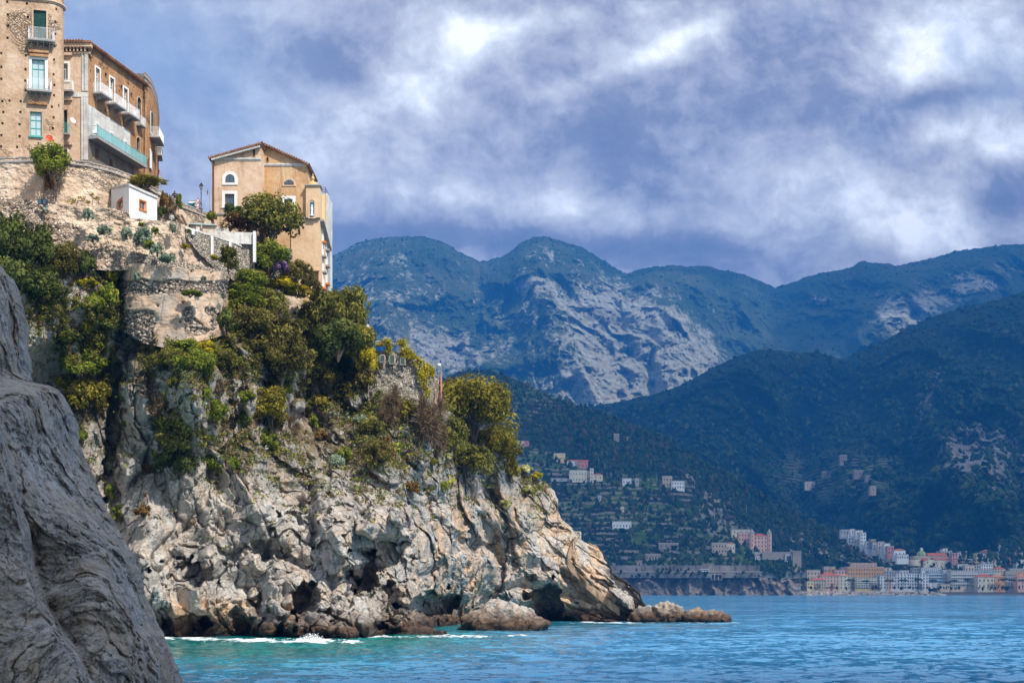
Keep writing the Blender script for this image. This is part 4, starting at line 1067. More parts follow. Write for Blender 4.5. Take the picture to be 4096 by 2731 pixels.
# ================================================================ round tower house at the upper left
def round_tower():
    fac = RFac(-30, 169, 12.7, 8.87, 1.8, 12.9); SE = 12.4
    t = thing('tower_house', 'tall round rough-plastered tower house full of square putlog holes, cut by the left edge', 'house')
    zb = CZ+(HY-172)*170/F; zt = CZ+(HY+46)*171/F
    holes = []
    for x, y in [(65,15),(240,30),(505,80),(70,130),(250,152),(497,195),(73,228),(255,250),(497,303),(67,338),(487,408),(10,475),(232,495),(485,533),(12,598),(228,620),(480,665),(12,705),(225,722),(487,760),(228,808),(484,852),(20,905),(85,900),(185,905),(465,955),(528,945),(30,1002),(182,1002),(480,1050),(22,1103),(175,1112),(474,1147),(12,1210),(176,1218),(10,1310),(153,1315)]:
        s, z = fac.at(x*Z1, y*Z1); holes.append((s-.13, s+.13, z-.16, z+.16, .45))
    w1 = zr(fac, 300, 92, 415, 372); w2 = zr(fac, 285, 532, 402, 822); w3 = zr(fac, 270, 1000, 375, 1215)
    for w in (w1, w2, w3): holes.append((*w, .32))
    m = MB(); gridwall(m, fac, 0, SE, zb, zt, holes, .3)
    # rear and the flat roof
    ring_ = [fac.P(SE*i/24, 0)[:2] for i in range(25)]+[(-61.6, 186), (fac.p0[0]-2, 186)]
    for i in range(24, 27): a, b = ring_[i], ring_[(i+1) % 27]; m.quad((*a, zb), (*b, zb), (*b, zt), (*a, zt))
    m.poly([(x, y, zt) for x, y in ring_])
    m.build('wall', M_tower, t)
    c = MB(); s, z = fac.at(60, 4.6)
    fb(c, fac, 0, SE, z-.15, z, -.02, .12); fb(c, fac, 0, SE, z+.001, z+.18, -.02, .24); c.build('cornice', M_front, t)
    window(t, fac, w1, M_shutter, None, M_front, .18, shutter=True)
    window(t, fac, w2, M_teal, M_curtsky, M_white, .34, (1, 1), .3)
    window(t, fac, w3, M_teal, M_curtsky, M_plast, .1, (1, 2), .3)
    # stone ledges over the openings
    for x0, y0, x1, y1 in ((258, 455, 437, 475), (248, 915, 425, 940), (268, 490, 432, 512)):
        l = MB(); r = zr(fac, x0, y0, x1, y1); fb(l, fac, r[0], r[1], r[2], r[3], -.02, .32); l.build('ledge', M_brick, t)
    balcony(t, fac, zr(fac, 262, 268, 470, 372), .85, M_rail, M_grey, brackets=4)
    balcony(t, fac, zr(fac, 250, 716, 452, 824), .85, M_rail, M_grey, brackets=4, bulge=.12)
    l = MB(); r = zr(fac, 262, 1215, 380, 1232); fb(l, fac, *r, -.02, .22); l.build('sill', M_teal, t)
round_tower()

# ================================================================ long balconied house
def long_house():
    t = thing('balconied_house', 'long orange brick house with white balconies and a turquoise railed terrace beside the round tower', 'house')
    A = Fac(55, 175, 88, 175); B = Fac(88, 175, 146, 189.6)
    zt = A.at(88, 44.6)[1]; zb = A.at(88, 176)[1]; zt2 = A.at(80, 54)[1]
    # openings
    ha = [(*zr(A, 560, 568, 608, 722), .4), (*zr(A, 553, 982, 604, 1200), .5), (*zr(A, 546, 1335, 604, 1420), .4)]
    wb = [zr(B, 856, 612, 893, 860), zr(B, 984, 700, 1022, 950), zr(B, 1107, 792, 1143, 1040)]
    arches = [zr(B, 1229, 872, 1263, 1110), zr(B, 1221, 1228, 1251, 1345)]
    holes = [(*w, .35) for w in wb+arches]
    for x, y, sz in [(812,530,1),(950,680,1.3),(1090,790,1.4),(1178,855,1.2),(965,735,.6),(813,640,.6),(1068,770,.6),(1150,745,.6),(1195,890,.6),(1285,880,.6),(1070,815,.6),(812,720,.5),(1196,780,.5),(1040,770,.5),(908,692,.5),(960,610,.5),(812,1020,.6),(935,1100,.6),(1060,1185,.6),(1147,1245,.6),(1205,1080,.5),(1278,985,.5),(1278,1075,.5)]:
        s, z = B.at(x*Z1, y*Z1); h = .16*sz*1.3; holes.append((s-h, s+h, z-h*1.4, z+h*1.4, .3))
    lowdoor = [zr(B, 850, 1335, 878, 1425), zr(B, 980, 1425, 1004, 1500)]
    holes += [(*w, .35) for w in lowdoor]
    m = MB(); gridwall(m, A, 0, A.L, zb, zt2, ha); m.build('front_wall', M_front, t)
    m = MB(); gridwall(m, B, 0, B.L, zb-4, zt, holes)
    p = [B.P(0, 0)[:2], B.P(B.L, 0)[:2], B.P(B.L, 0, -9)[:2], A.P(0, 0, -9)[:2], A.P(0, 0, -.01)[:2]]
    m.poly([(x, y, zt+.02) for x, y in p])
    for a, b in ((1, 2), (2, 3), (3, 4)):
        m.quad((*p[a], zb-4), (*p[b], zb-4), (*p[b], zt), (*p[a], zt))
    m.build('wall', M_brick, t)
    # cornice of the front, with dentils, and roof edge
    c = MB(); fb(c, A, 0, A.L+.3, zt2, zt2+.25, -.1, .2); fb(c, A, 0, A.L+.55, zt-.45, zt+.0, -.1, .62)
    for i in range(9): a = A.L*(i+.2)/9; fb(c, A, a, a+.18, zt2+.25, zt-.45, -.1, .42)
    c2 = A.at(75, 53.9)[1]; c.build('cornice', M_front, t)
    r = MB(); fb(r, B, -.4, B.L+.1, zt-.02, zt+.20, -9, .55); fb(r, A, 0, A.L+.6, zt+.004, zt+.26, -9.2, .80)
    k = int(B.L/.35)
    for i in range(k): r.tube([B.P(i*.35+.1, zt+.24, -.8), B.P(i*.35+.1, zt+.16, .68)], .11, 6)
    k = int(A.L/.35)
    for i in range(k): r.tube([A.P(i*.35+.1, zt+.34, -.8), A.P(i*.35+.1, zt+.27, .98)], .11, 6)
    r.build('roof', M_tile, t)
    # pilaster and band
    q = MB()
    for x0, x1 in ((735, 752), (760, 790)):
        a0, a1, _, _ = zr(A, x0, 500, x1, 600); fb(q, A, a0, a1, A.at(80, 91)[1], A.at(80, 52)[1], -.02, .14); fb(q, A, a0-.06, a1, A.at(80, 160)[1], A.at(80, 97.5)[1], -.02, .17)
    a0, a1, z0, z1 = zr(A, 640, 828, 790, 868); fb(q, A, 0, A.L+.05, z0, z1, -.02, .10); q.build('pilaster', M_whitep, t)
    window(t, A, ha[0][:4], M_white, M_glass, M_white, .25, (1, 1), .38); window(t, A, ha[1][:4], M_shutter, M_glass, M_front, .15, (1, 1), .45)
    window(t, A, ha[2][:4], M_brown, M_glass, M_white, .16, (1, 1), .38)
    for y0, y1 in ((478, 500), (870, 900), (1275, 1300)):
        l = MB(); r = zr(A, 548, y0, 650, y1); fb(l, A, r[0], r[1], r[2], r[3], -.02, .35); l.build('ledge', M_front, t)
    balcony(t, A, zr(A, 545, 728, 662, 822), .8, M_rail, M_grey, brackets=2); balcony(t, A, zr(A, 540, 1108, 625, 1202), .5, M_teal, M_grey, brackets=1)
    for w in wb: window(t, B, w, M_white, M_glass, M_white, .22, (1, 1), .3)
    for rc in ((840, 772, 930, 862), (968, 864, 1058, 958), (1094, 954, 1180, 1046)):
        r = list(zr(B, *rc)); r[0] -= .2; r[3] = r[2]+1.25; balcony(t, B, r, 1.15, M_rail, M_grey, brackets=2, bars=.10)
    window(t, B, arches[0], M_shutter, M_glass, M_plast, .12, (1, 1), .3, arch=True); window(t, B, arches[1], M_dark, M_glass, M_plast, .1, (1, 0), .3, arch=True)
    r = list(zr(B, 1222, 1050, 1262, 1125)); r[3] = r[2]+1.1; balcony(t, B, r, .7, M_rail, M_grey, brackets=1, bars=.12)
    # white painted band behind the long terrace
    s1 = B.at(1166*Z1, 140)[0]; zs = B.at(1000*Z1, 1345*Z1)[1]
    w = MB(); fb(w, B, .05, s1, zs, B.at(800*Z1, 940*Z1)[1], -.02, .035); w.build('white_panel', M_whitep, t)
    for x0, x1 in ((856, 884), (985, 1012), (1108, 1134)):
        a0 = B.at(x0*Z1, 120)[0]; a1 = B.at(x1*Z1, 120)[0]; window(t, B, (a0, a1, zs, zs+2.3), M_white, M_glass, M_white, .12, (1, 0), -.05, name='door')
    s2 = B.at(1236*Z1, 160)[0]
    b = balcony(t, B, (.1, s2, zs, zs+1.25), 1.25, M_teal, M_grey, bars=.5, glass=M_tealglass, brackets=0, zs=.35)
    # dark grey basement strip under the terrace, small doors
    w = MB(); fb(w, B, .02, s2-1.2, zb-3.9, zs-.36, -.02, .03); w.build('basement_render', mat('grey_basement', stucco_fn((.14, .11, .085), (.22, .18, .14), (.32, .27, .21), 1, .4, .8)), t)
    for w_ in lowdoor: window(t, B, w_, M_brown, M_glass, None, 0, (1, 0), .0, name='door')
    # terrace furniture
    return t, A, B, zs
LH, FA, FB_, ZTERR = long_house()
def cafe_chair(px_s, label):
    p = FB_.P(px_s, ZTERR, .62); t = thing('garden_chair', label, 'chair', p, .4)
    for dx in (-.2, .2):
        for dy in (-.2, .2):
            m = MB(); m.tube([(dx, dy, 0), (dx, dy, .45)], .025, 5); m.build('leg', M_rail, t)
    m = MB(); m.box(-.24, .24, -.24, .24, .45, .49); m.build('seat', M_rail, t)
    m = MB(); m.box(-.24, .24, .20, .24, .49, .95); m.build('backrest', M_rail, t)
cafe_chair(.6, 'white garden chair at the near end of the turquoise terrace')

def far_block():
    t = thing('corner_house', 'orange brick end house with rounded corner and stacked white balconies on its right side', 'house')
    H = 517*188/F+CZ
    pts = [W(144.6, 0, 188.8)[:2], W(147, 0, 189.6)[:2], W(151, 0, 191.2)[:2], W(154.4, 0, 194.0)[:2], W(157.2, 0, 197.5)[:2], W(158.8, 0, 203)[:2], W(158.6, 0, 209)[:2], W(140, 0, 209)[:2]]
    zb = CZ+(HY-180)*190/F
    m = MB(); m.prism([(a, b) for a, b in pts], zb-3, H, lambda a, b, h: (a, b, h)); m.build('wall', M_brick, t)
    c = Vector((sum(p[0] for p in pts)/8, sum(p[1] for p in pts)/8))
    ex = [(c.x+(p[0]-c.x)*1.09, c.y+(p[1]-c.y)*1.09) for p in pts]
    m = MB(); m.prism(ex, H-.35, H, lambda a, b, h: (a, b, h)); m.prism([(c.x+(p[0]-c.x)*1.04, c.y+(p[1]-c.y)*1.04) for p in pts], H-.9, H-.352, lambda a, b, h: (a, b, h)); m.build('cornice', M_grey, t)
    m = MB(); m.prism([(c.x+(p[0]-c.x)*1.06, c.y+(p[1]-c.y)*1.06) for p in pts], H+.003, H+.3, lambda a, b, h: (a, b, h)); m.build('roof', M_tile, t)
    G = Fac(151, 191.2, 154.4, 194.0); Gs = Fac(154.4, 194, 157.2, 197.5)
    for f, ys in ((Fac(147, 189.6, 151, 191.2), ()), ):
        pass
    r = G.rect(150.6, 114, 152.6, 134); window(t, G, (r[0], r[0]+.9, r[2], r[3]), M_shutter, M_glass, M_white, .15, (1, 0), -.05)
    r = G.rect(149.8, 151, 151.5, 168); window(t, G, (r[0]+.15, r[0]+1.0, r[2], r[3]), M_white, M_glass, M_white, .15, (1, 0), -.05, name='door')
    r = G.rect(149.5, 128, 154, 138.6); balcony(t, G, (-.6, G.L+.4, r[2], r[2]+1.3), 1.2, M_rail, M_grey, bars=.1, brackets=1)
    Hs = Fac(157.2, 197.5, 158.8, 203)
    for y in (143.5, 150.8, 158.2): 
        z = Hs.at(158, y)[1]; balcony(t, Hs, (.6, 3.4, z, z+1.15), .55, M_rail, M_grey, bars=.1, brackets=1)
    # chimney block on the roof
    m = MB(); x, y, _ = W(141.5, 0, 190.5); zc = CZ+(HY-73)*190.5/F
    m.box(x-1.2, x+.4, y, y+3, H-5, H+.9); m.build('roof_room', mat('sooty_render', stucco_fn((.05, .05, .05), (.10, .10, .10), (.26, .24, .22), 1, .5, .5)), t)
far_block()

# ================================================================ gabled house
def gabled_house():
    t = thing('gabled_house', 'salmon gabled house with two arched upper windows standing alone above the cliff', 'house')
    A = Fac(211.8, 185, 261, 185); B = Fac(264.3, 187.5, 306.7, 187.5)
    k = Z1; ox, oy = 175, 125
    q = lambda f, *r: zr(f, *r, ox=ox, oy=oy)
    a1r = q(A, 452, 440, 535, 515); a2r = q(A, 448, 615, 532, 730); sl1 = q(A, 698, 215, 719, 285)
    b1r = q(B, 982, 488, 1065, 533); b2r = q(B, 978, 660, 1054, 766); sl2 = q(B, 818, 284, 842, 330)
    zA = A.at(235, 158.6)[1]; zAb = A.at(235, 236)[1]
    m = MB(); gridwall(m, A, 0, A.L, zAb, zA, [(*a2r, .3), (a1r[0], a1r[1], a1r[2], a1r[3], .02)])
    hA = A.at(261, 146.4)[1]
    m.prism([(0, zA), (A.L, zA), (A.L, hA), (0, zA+.05)], -.5, 0.001, A.fr)
    m.quad(A.P(A.L, zAb), (B.P(0, zAb)), B.P(0, hA), A.P(A.L, hA))          # the side of the step
    m.quad(A.P(0, zAb), A.P(0, zAb, -9), A.P(0, zA, -9), A.P(0, zA))
    m.build('front_wall', M_house, t)
    zB = B.at(285, 164.2)[1]; zBb = B.at(285, 250)[1]; hB0 = B.at(264.3, 146.6)[1]; hB1 = B.at(306.7, 162.8)[1]
    m = MB(); gridwall(m, B, 0, B.L, zBb-1, zB, [(*b2r, .3)])
    m.prism([(0, zB), (B.L, zB), (B.L, hB1), (0, hB0)], -.5, 0.001, B.fr)
    S = Fac(306.7, 187.5, 314.5, 194.9)
    m.quad(S.P(0, zBb-1), S.P(S.L, zBb-1), S.P(S.L, hB1), S.P(0, hB1)); m.quad(S.P(S.L, zBb-6), A.P(0, zBb-6, -9.9), A.P(0, hA-2, -9.9), S.P(S.L, hB1))
    m.build('ochre_wall', M_house2, t)
    # lower wing dropping down the cliff on the right
    C = Fac(291, 187.3, 320, 187.3); D = Fac(320, 187.3, 328, 195.3)
    zC = C.at(305, 218)[1]; zCb = C.at(305, 306)[1]; nr = C.rect(305.8, 270.5, 318.6, 284); 
    m = MB(); gridwall(m, C, 0, C.L, zCb, zC, [(nr[0], nr[1], zCb+.01, nr[3], .9)])
    zD = D.at(320, 218)[1]; zDb = zCb-4
    m.quad(D.P(0, zDb), D.P(D.L, zDb), D.P(D.L, zC), D.P(0, zC)); m.poly([C.P(0, zC-.01), C.P(C.L, zC-.01), D.P(D.L, zC-.01), C.P(0, zC-.01, -9)])
    m.quad(C.P(0, zCb), C.P(0, zCb, -9), C.P(0, zC, -9), C.P(0, zC)); m.build('lower_wall', M_lower, t)
    l = MB(); fb(l, C, nr[0]-.4, nr[1]+.15, nr[3], nr[3]+.25, -.02, .15); l.build('ledge', M_lower, t)
    # cornice lines
    for f, z, L in ((A, zA, A.L), (B, zB, B.L)):
        c = MB(); fb(c, f, 0, L, z-.10, z+.12, -.02, .16); fb(c, f, -.02, L+.02, z-.26, z-.102, -.02, .08); c.build('cornice', M_whitep, t)
    c = MB(); z = A.at(235, 213.8)[1]; fb(c, A, 0, A.L, z-.1, z+.12, -.02, .14); c.build('string_course', M_grey, t); c = MB(); z = B.at(300, 218.2)[1]; fb(c, C, 0, C.L+.05, z-.1, z+.12, -.02, .16); c.build('string_course', M_grey, t)
    # windows
    def archwin(f, r, sur, frame, sw):
        a0, a1, z0, z1 = r; rr = (a1-a0)/2
        window(t, f, (a0, a1, z0, max(z1, z0+rr*1.02)), frame, M_glass, sur, sw, (1, 0), .03 if f is A else -.05, arch=True)
    archwin(A, a1r, M_white, M_brown, .42); archwin(B, b1r, M_house, M_brown, .28)
    window(t, A, a2r, M_brown, M_glass, M_white, .40, (1, 0), .28); window(t, B, b2r, M_white, M_brown, M_white, .40, (1, 0), .28)
    for f, r in ((A, sl1), (B, sl2)):
        window(t, f, r, M_house2, M_black, None, 0, (0, 0), -.02, arch=True)
    # roof: two slopes of tiles with an overhang, running back
    def slope(x0, y0, x1, y1, Y, back, name='roof'):
        f = Fac(x0, Y, x1, Y); a0, z0 = f.at(x0, y0); a1, z1 = f.at(x1, y1)
        r = MB(); r.prism([(a0, z0), (a1, z1), (a1, z1-.20), (a0, z0-.20)], -back, .0, f.fr)
        n = int(abs(a1-a0)/.32)
        for i in range(n+1):
            u = i/n; r.tube([f.P(a0+(a1-a0)*u, z0+(z1-z0)*u+.03, .08), f.P(a0+(a1-a0)*u, z0+(z1-z0)*u+.03, -back)], .10, 6)
        return r, f, (a0, z0, a1, z1)
    r, f, _ = slope(208.5, 157.0, 261.9, 141.8, 184.4, 9.5); r.build('roof', M_tile, t)
    r, f, _ = slope(262.2, 142.2, 309.0, 163.4, 186.9, 8.0); r.build('roof', M_tile, t)
    e = MB(); f = Fac(209, 184.5, 262, 184.5)
    n = 30
    for i in range(n):      # pale rafters under the left verge
        u = i/n; a, z = f.at(212+49*u, 158.6-13.4*u); e.box(-.09, .09, -.35, .0, -.16, .06, lambda x, y, zz, a=a, z=z: f.P(a+x, z+zz, y+.05))
    e.build('rafters', M_whitep, t)
    # rain pipes
    p = MB(); p.tube([A.P(.25, zA, .12), A.P(.25, zAb, .12)], .09, 6); p.build('drainpipe', M_brown, t)
    p = MB(); p.tube([D.P(D.L-.1, zC-1, .1), D.P(D.L-.1, zDb, .1)], .08, 6); p.build('drainpipe', M_shutter, t)
    # sloping canopy and planters on the narrow right side of the lower wing
    for i, (u, yy) in enumerate([(.3, 232), (.3, 246), (.35, 262), (.35, 278), (.75, 240), (.75, 256), (.75, 274)]):
        z = D.at(320+8*u, yy)[1]; window(t, D, (D.L*u-.4, D.L*u+.5, z-1.2, z+.5), M_white, M_glass, M_white, .12, (1, 0), -.05)
        pb = MB(); fb(pb, D, D.L*u-.6, D.L*u+.7, z-1.5, z-1.25, 0, .5); pb.build('planter', M_orange if i % 3 == 0 else M_grey, t)
    e = MB(); e.prism([(0, zC-.1), (D.L, zC-2.2), (D.L, zC-2.45), (0, zC-.35)], -.1, .55, D.fr); e.build('eave', M_grey, t)
    # shrine turret
    T0, T1 = Fac(306.0, 186.9, 319.8, 186.9), None
    zt = T0.at(313, 185.6)[1]; nr = T0.rect(309.2, 199.8, 314.8, 217.6)
    m = MB(); gridwall(m, T0, 0, T0.L, zC, zt, [(nr[0], nr[1], nr[2], nr[3]-.25, .6)])
    m.quad(T0.P(T0.L, zC), T0.P(T0.L, zC, -2.2), T0.P(T0.L, zt, -2.2), T0.P(T0.L, zt)); m.quad(T0.P(0, zC), T0.P(0, zt), T0.P(0, zt, -2.2), T0.P(0, zC, -2.2)); m.poly([T0.P(0, zt), T0.P(T0.L, zt), T0.P(T0.L, zt, -2.2), T0.P(0, zt, -2.2)])
    m.build('turret', M_lower, t)
    m = MB(); fb(m, T0, -.15, T0.L+.15, zt, zt+.18, -2.3, .2); m.build('turret_cornice', M_grey, t)
    cx, cy, _ = T0.P(T0.L*.42, 0, -1.0); m = MB()
    m.lathe([(.85, 0), (.80, .18), (.62, .42), (.32, .60), (.16, .66), (.16, .9), (.22, .95), (.22, 1.25), (.10, 1.35), (.06, 1.5), (.12, 1.6), (.02, 1.75), (0, 1.76)], (cx, cy, zt+.18), 16)
    m.build('small_dome', plain('yellow_tile_dome', (.62, .42, .16), .5), t, True)
    window(t, T0, (nr[0], nr[1], nr[2]+.02, nr[3]), M_whitep, M_glass, M_lower, .14, (0, 0), .05, arch=True)
    st = MB(); cx, cy, _ = T0.P((nr[0]+nr[1])/2, 0, .12)
    st.lathe([(.24, 0), (.22, .15), (.13, .2), (.17, .55), (.15, .9), (.19, 1.1), (.07, 1.25), (.10, 1.36), (.08, 1.48), (0, 1.54)], (cx, cy, nr[2]+.25), 12, sy=.5); st.build('statue', M_white, t, True)
    # yellow block behind
    Yb = Fac(318.8, 194, 327.3, 194); m = MB(); zy = Yb.at(322, 193.8)[1]
    m.prism([(0, zDb), (Yb.L, zDb), (Yb.L, zy), (0, zy)], -5, 0, Yb.fr); m.build('yellow_wall', mat('yellow_stucco', stucco_fn((.72, .52, .24), (.80, .62, .32), (.84, .68, .40), .8, .1, .2)), t)
    m = MB(); fb(m, Yb, Yb.L-.22, Yb.L+.05, zDb, zy+.1, -5.1, .06); m.build('white_corner', M_whitep, t)
    m = MB(); z = zy
    for zz in (z+.35, z+.7, z+1.0): m.tube([Yb.P(-1.2, zz, -.2), Yb.P(Yb.L-.3, zz, -.2), Yb.P(Yb.L-.3, zz, -4)], .03, 4)
    for a in (-1.2, 0, Yb.L-.3): m.tube([Yb.P(a, z, -.2), Yb.P(a, z+1.0, -.2)], .03, 4)
    m.build('roof_railing', M_dark, t)
gabled_house()

def annexe():
    """terrace platform with awning seen low on the right of the lower wing"""
    t = thing('iron_balcony', 'small black iron balcony with orange flowers at the foot of the salmon house', 'balcony')
    f = Fac(326.5, 192, 333.5, 192); z = f.at(330, 305)[1]
    m = MB(); fb(m, f, 0, f.L, z-.2, z, -1, .6); m.build('slab', M_orange, t)
    m = MB()
    for i in range(9): a = f.L*i/8; m.tube([f.P(a, z, .55), f.P(a, z+1.0, .55)], .02, 3)
    m.tube([f.P(0, z+1, .55), f.P(f.L, z+1, .55), f.P(f.L, z+1, -1)], .03, 4); m.build('railing', M_dark, t)
annexe()

# ================================================================ white hut
def hut():
    t = thing('garden_hut', 'small white flat-roofed hut with two orange framed windows on the garden wall', 'hut')
    L = Fac(111.2, 171, 129, 164); Rr = Fac(129, 164, 157, 168.5)
    zL = L.at(111.2, 189)[1]; zC = L.at(129, 186)[1]; zR = Rr.at(157, 198.4)[1]; zb = L.at(129, 222)[1]-2
    wl = zr(L, 1050, 670, 1098, 745, 0, 125-62.5+62.5); wl = L.rect(117.2, 199.8, 122.6, 208.2); wr = Rr.rect(139.5, 200.7, 145.6, 209.3)
    m = MB(); zc = zR-.2
    gridwall(m, L, 0, L.L, zb, zc, [(*wl, .25)]); gridwall(m, Rr, 0, Rr.L, zb, zc, [(*wr, .25)])
    m.quad(L.P(0, zc), L.P(L.L, zc), L.P(L.L, zC), L.P(0, zL)); m.quad(Rr.P(0, zc), Rr.P(Rr.L, zc), Rr.P(Rr.L, zR), Rr.P(0, zC))
    p0, p1, p2 = Vector(L.P(0, 0)), Vector(L.P(L.L, 0)), Vector(Rr.P(Rr.L, 0)); p3 = p0+p2-p1; zB = zL+zR-zC
    m.quad((*p2[:2], zb), (*p3[:2], zb), (*p3[:2], zB), (*p2[:2], zR)); m.quad((*p3[:2], zb), (*p0[:2], zb), (*p0[:2], zL), (*p3[:2], zB))
    m.build('wall', M_white, t)
    c = (p0+p2)/2; ex = [((p-c)*1.04+c) for p in (p0, p1, p2, p3)]; zz = [zL, zC, zR, zB]
    m = MB(); m.hexa([(*e[:2], z+.002) for e, z in zip(ex, zz)]+[(*e[:2], z+.28) for e, z in zip(ex, zz)]); m.build('roof', M_whitep, t)
    window(t, L, wl, M_orange, M_glass, M_orange, .10, (0, 0), .22); window(t, Rr, wr, M_orange, M_glass, M_orange, .12, (1, 0), .22)
hut()

# ================================================================ retaining walls
def stonewall(name, label, pts, thick, material, seed=1, rough=.18, res=.55, capm=None, capw=.25, caph=.25, cat='wall', rag=0.15, blk=.35):
    t = np.array(pts, float); x0, x1 = t[0, 0], t[-1, 0]; nc = int((x1-x0)/res)+2
    cx = np.linspace(x0, x1, nc); top = np.interp(cx, t[:, 0], t[:, 1]); bot = np.interp(cx, t[:, 0], t[:, 2]); Yt = np.interp(cx, t[:, 0], t[:, 3])
    k = np.ones(7)/7; 
    if nc > 14:
        pad = lambda a: np.convolve(np.pad(a, 3, 'edge'), k, 'valid')
        Yt = pad(Yt)
    nr = int(max(4, (bot-top).max()/res)); tv = np.linspace(0, 1, nr)
    PX = np.repeat(cx[None], nr, 0); PY = top[None]+(bot-top)[None]*tv[:, None]; Y = np.repeat(Yt[None], nr, 0)
    Y = Y - .06*(PY-top[None])*Y/F          # batter
    X = (PX-512)*Y/F; Z = CZ+(HY-PY)*Y/F
    P = np.stack([X, Y, Z], -1).reshape(-1, 3)
    b, _, _ = blocks(P*np.array([1.6, 1.6, 2.4]), seed, .4, .5, .2)
    d = rough*fbm(P*.6, 4, seed)*1.5 + .10*rough/.18*b*blk/.35
    P[:, 1] -= d
    G = P.reshape(nr, nc, 3); G[0, :, 2] += rag*fbm(np.stack([cx*.6, cx*0, cx*0+seed], 1), 4, seed)
    bk = G[:1].copy(); bk[..., 1] += thick; bk[..., 0] *= (bk[..., 1]/G[:1, :, 1])
    bk2 = bk.copy(); bk2[..., 2] -= 4
    G = np.concatenate([bk2, bk, G], 0)
    V = G.reshape(-1, 3); f = grid_faces(nr+2, nc)[:, ::-1]
    # close the two ends
    ends = []
    me_f = list(map(tuple, f))
    for j in (0, nc-1):
        idx = [i*nc+j for i in range(1, nr+2)]
        lowb = len(V); V = np.concatenate([V, [[V[nc+j][0], V[nc+j][1], V[(nr+1)*nc+j][2]]]])
        ends.append(tuple(idx+[lowb]) if j == 0 else tuple((idx+[lowb])[::-1]))
    me = bpy.data.meshes.new(name); me.from_pydata([tuple(v) for v in V], [], me_f+ends); me.update()
    me.polygons.foreach_set('use_smooth', [True]*(len(me.polygons)-2)+[False]*2)
    me.materials.append(material)
    o = link(name, me); tag(o, label, cat)
    if capm:
        m = MB(); q = G[2]
        for j in range(0, nc-1, 2):
            j2 = min(nc-1, j+2); a, c = q[j], q[j2]
            m.hexa([(a[0], a[1]-capw*.3, a[2]-.02), (c[0], c[1]-capw*.3, c[2]-.02), (c[0], c[1]+.5, c[2]-.02), (a[0], a[1]+.5, a[2]-.02),
                    (a[0], a[1]-capw*.3, a[2]+caph), (c[0], c[1]-capw*.3, c[2]+caph), (c[0], c[1]+.5, c[2]+caph), (a[0], a[1]+.5, a[2]+caph)])
        m.build('coping', capm, o)
    return o
W1 = [(-30, 158.5, 212, 167.4), (0, 158.5, 212, 167.6), (33, 157.4, 212, 167.8), (69, 159.8, 214, 168.8), (89, 162.4, 216, 169.8), (111.6, 167.8, 218, 171.5), (134, 176.4, 222, 173), (162, 192.2, 228, 176), (175, 199, 229, 178), (182, 203, 230, 179), (210.5, 214.4, 232, 184.2)]
stonewall('road_retaining_wall', 'long stone retaining wall with parapet running below the tower to the salmon house', W1, .7, M_rubble2, 3, capm=M_grey, caph=.12)
for (a, b) in zip(W1[:-1], W1[1:]):    # string course under the parapet
    w = MB()
    p, q = W(a[0], a[1]+4.2, a[3]-.1), W(b[0], b[1]+4.2, b[3]-.1)
    w.hexa([(p[0], p[1]-.15, p[2]), (q[0], q[1]-.15, q[2]), (q[0], q[1]+.3, q[2]), (p[0], p[1]+.3, p[2]), (p[0], p[1]-.15, p[2]+.2), (q[0], q[1]-.15, q[2]+.2), (q[0], q[1]+.3, q[2]+.2), (p[0], p[1]+.3, p[2]+.2)])
    w.build('string_course', M_grey, bpy.data.objects['road_retaining_wall'])
stonewall('garden_wall', 'stained stone terrace wall under the white hut, overgrown at its foot', [(-30, 197, 262, 160), (0, 197.5, 262, 160), (36, 199.5, 264, 160), (48, 204, 268, 160.5), (67, 205, 270, 161), (104, 207, 270, 161.5), (128, 211, 270, 162), (130, 217, 270, 162), (152, 220, 272, 163), (175, 221, 273, 165), (186, 225.5, 274, 167), (200, 233, 275, 169), (222, 249, 277, 172)], 7.0, M_rubble2, 8, rough=.3)
stonewall('rubble_kerb', 'ragged line of pale rubble running along the top of the round bastion', [(122, 251.5, 268, 162.2), (132, 252.5, 268, 161.8), (156, 254.5, 269, 161.4), (171, 258.5, 271, 162), (222, 270.5, 277, 166)], 2.5, M_rubble, 18, rough=.25, rag=.5)
stonewall('stepped_wall', 'triangular white-framed rubble wall stepping down right of the plaster slope', [(185.5, 228.2, 236, 166.4), (200, 232.2, 254, 168.3), (215, 237, 268, 170.5), (233, 242.2, 280, 172.3), (241, 246, 282, 173)], .5, M_rubble, 21, capm=M_whitep, caph=.2, capw=.4)
o = bpy.data.objects['stepped_wall']; m = MB()
for px, y0, y1, Y in ((212.5, 236, 255.5, 170.0), (230.5, 241, 256, 171.9), (193.5, 230, 235, 167.3)):
    x, y, z0 = W(px, y1, Y); z1 = W(px, y0, Y)[2]; m.box(x-.12, x+.12, y-.42, y+.1, z0, z1)
m.build('post', M_white, o)
stonewall('white_panel_wall', 'square white plastered wall panel over rubble stone beside the big shrub', [(227.5, 231.8, 281, 173.6), (254.2, 232.8, 281, 175.2)], .5, M_rubble, 24)
o = bpy.data.objects['white_panel_wall']; m = MB(); a, b_ = W(227.3, 231.4, 173.0), W(254.4, 232.4, 174.6); za, zb_ = W(227.3, 243, 173.0)[2], W(254.4, 244, 174.6)[2]
m.hexa([(a[0], a[1]-.05, za), (b_[0], b_[1]-.05, zb_), (b_[0], b_[1]+1.3, zb_), (a[0], a[1]+1.3, za), (a[0], a[1]-.05, a[2]), (b_[0], b_[1]-.05, b_[2]), (b_[0], b_[1]+1.3, b_[2]), (a[0], a[1]+1.3, a[2])]); m.build('plaster_panel', M_whitep, o)
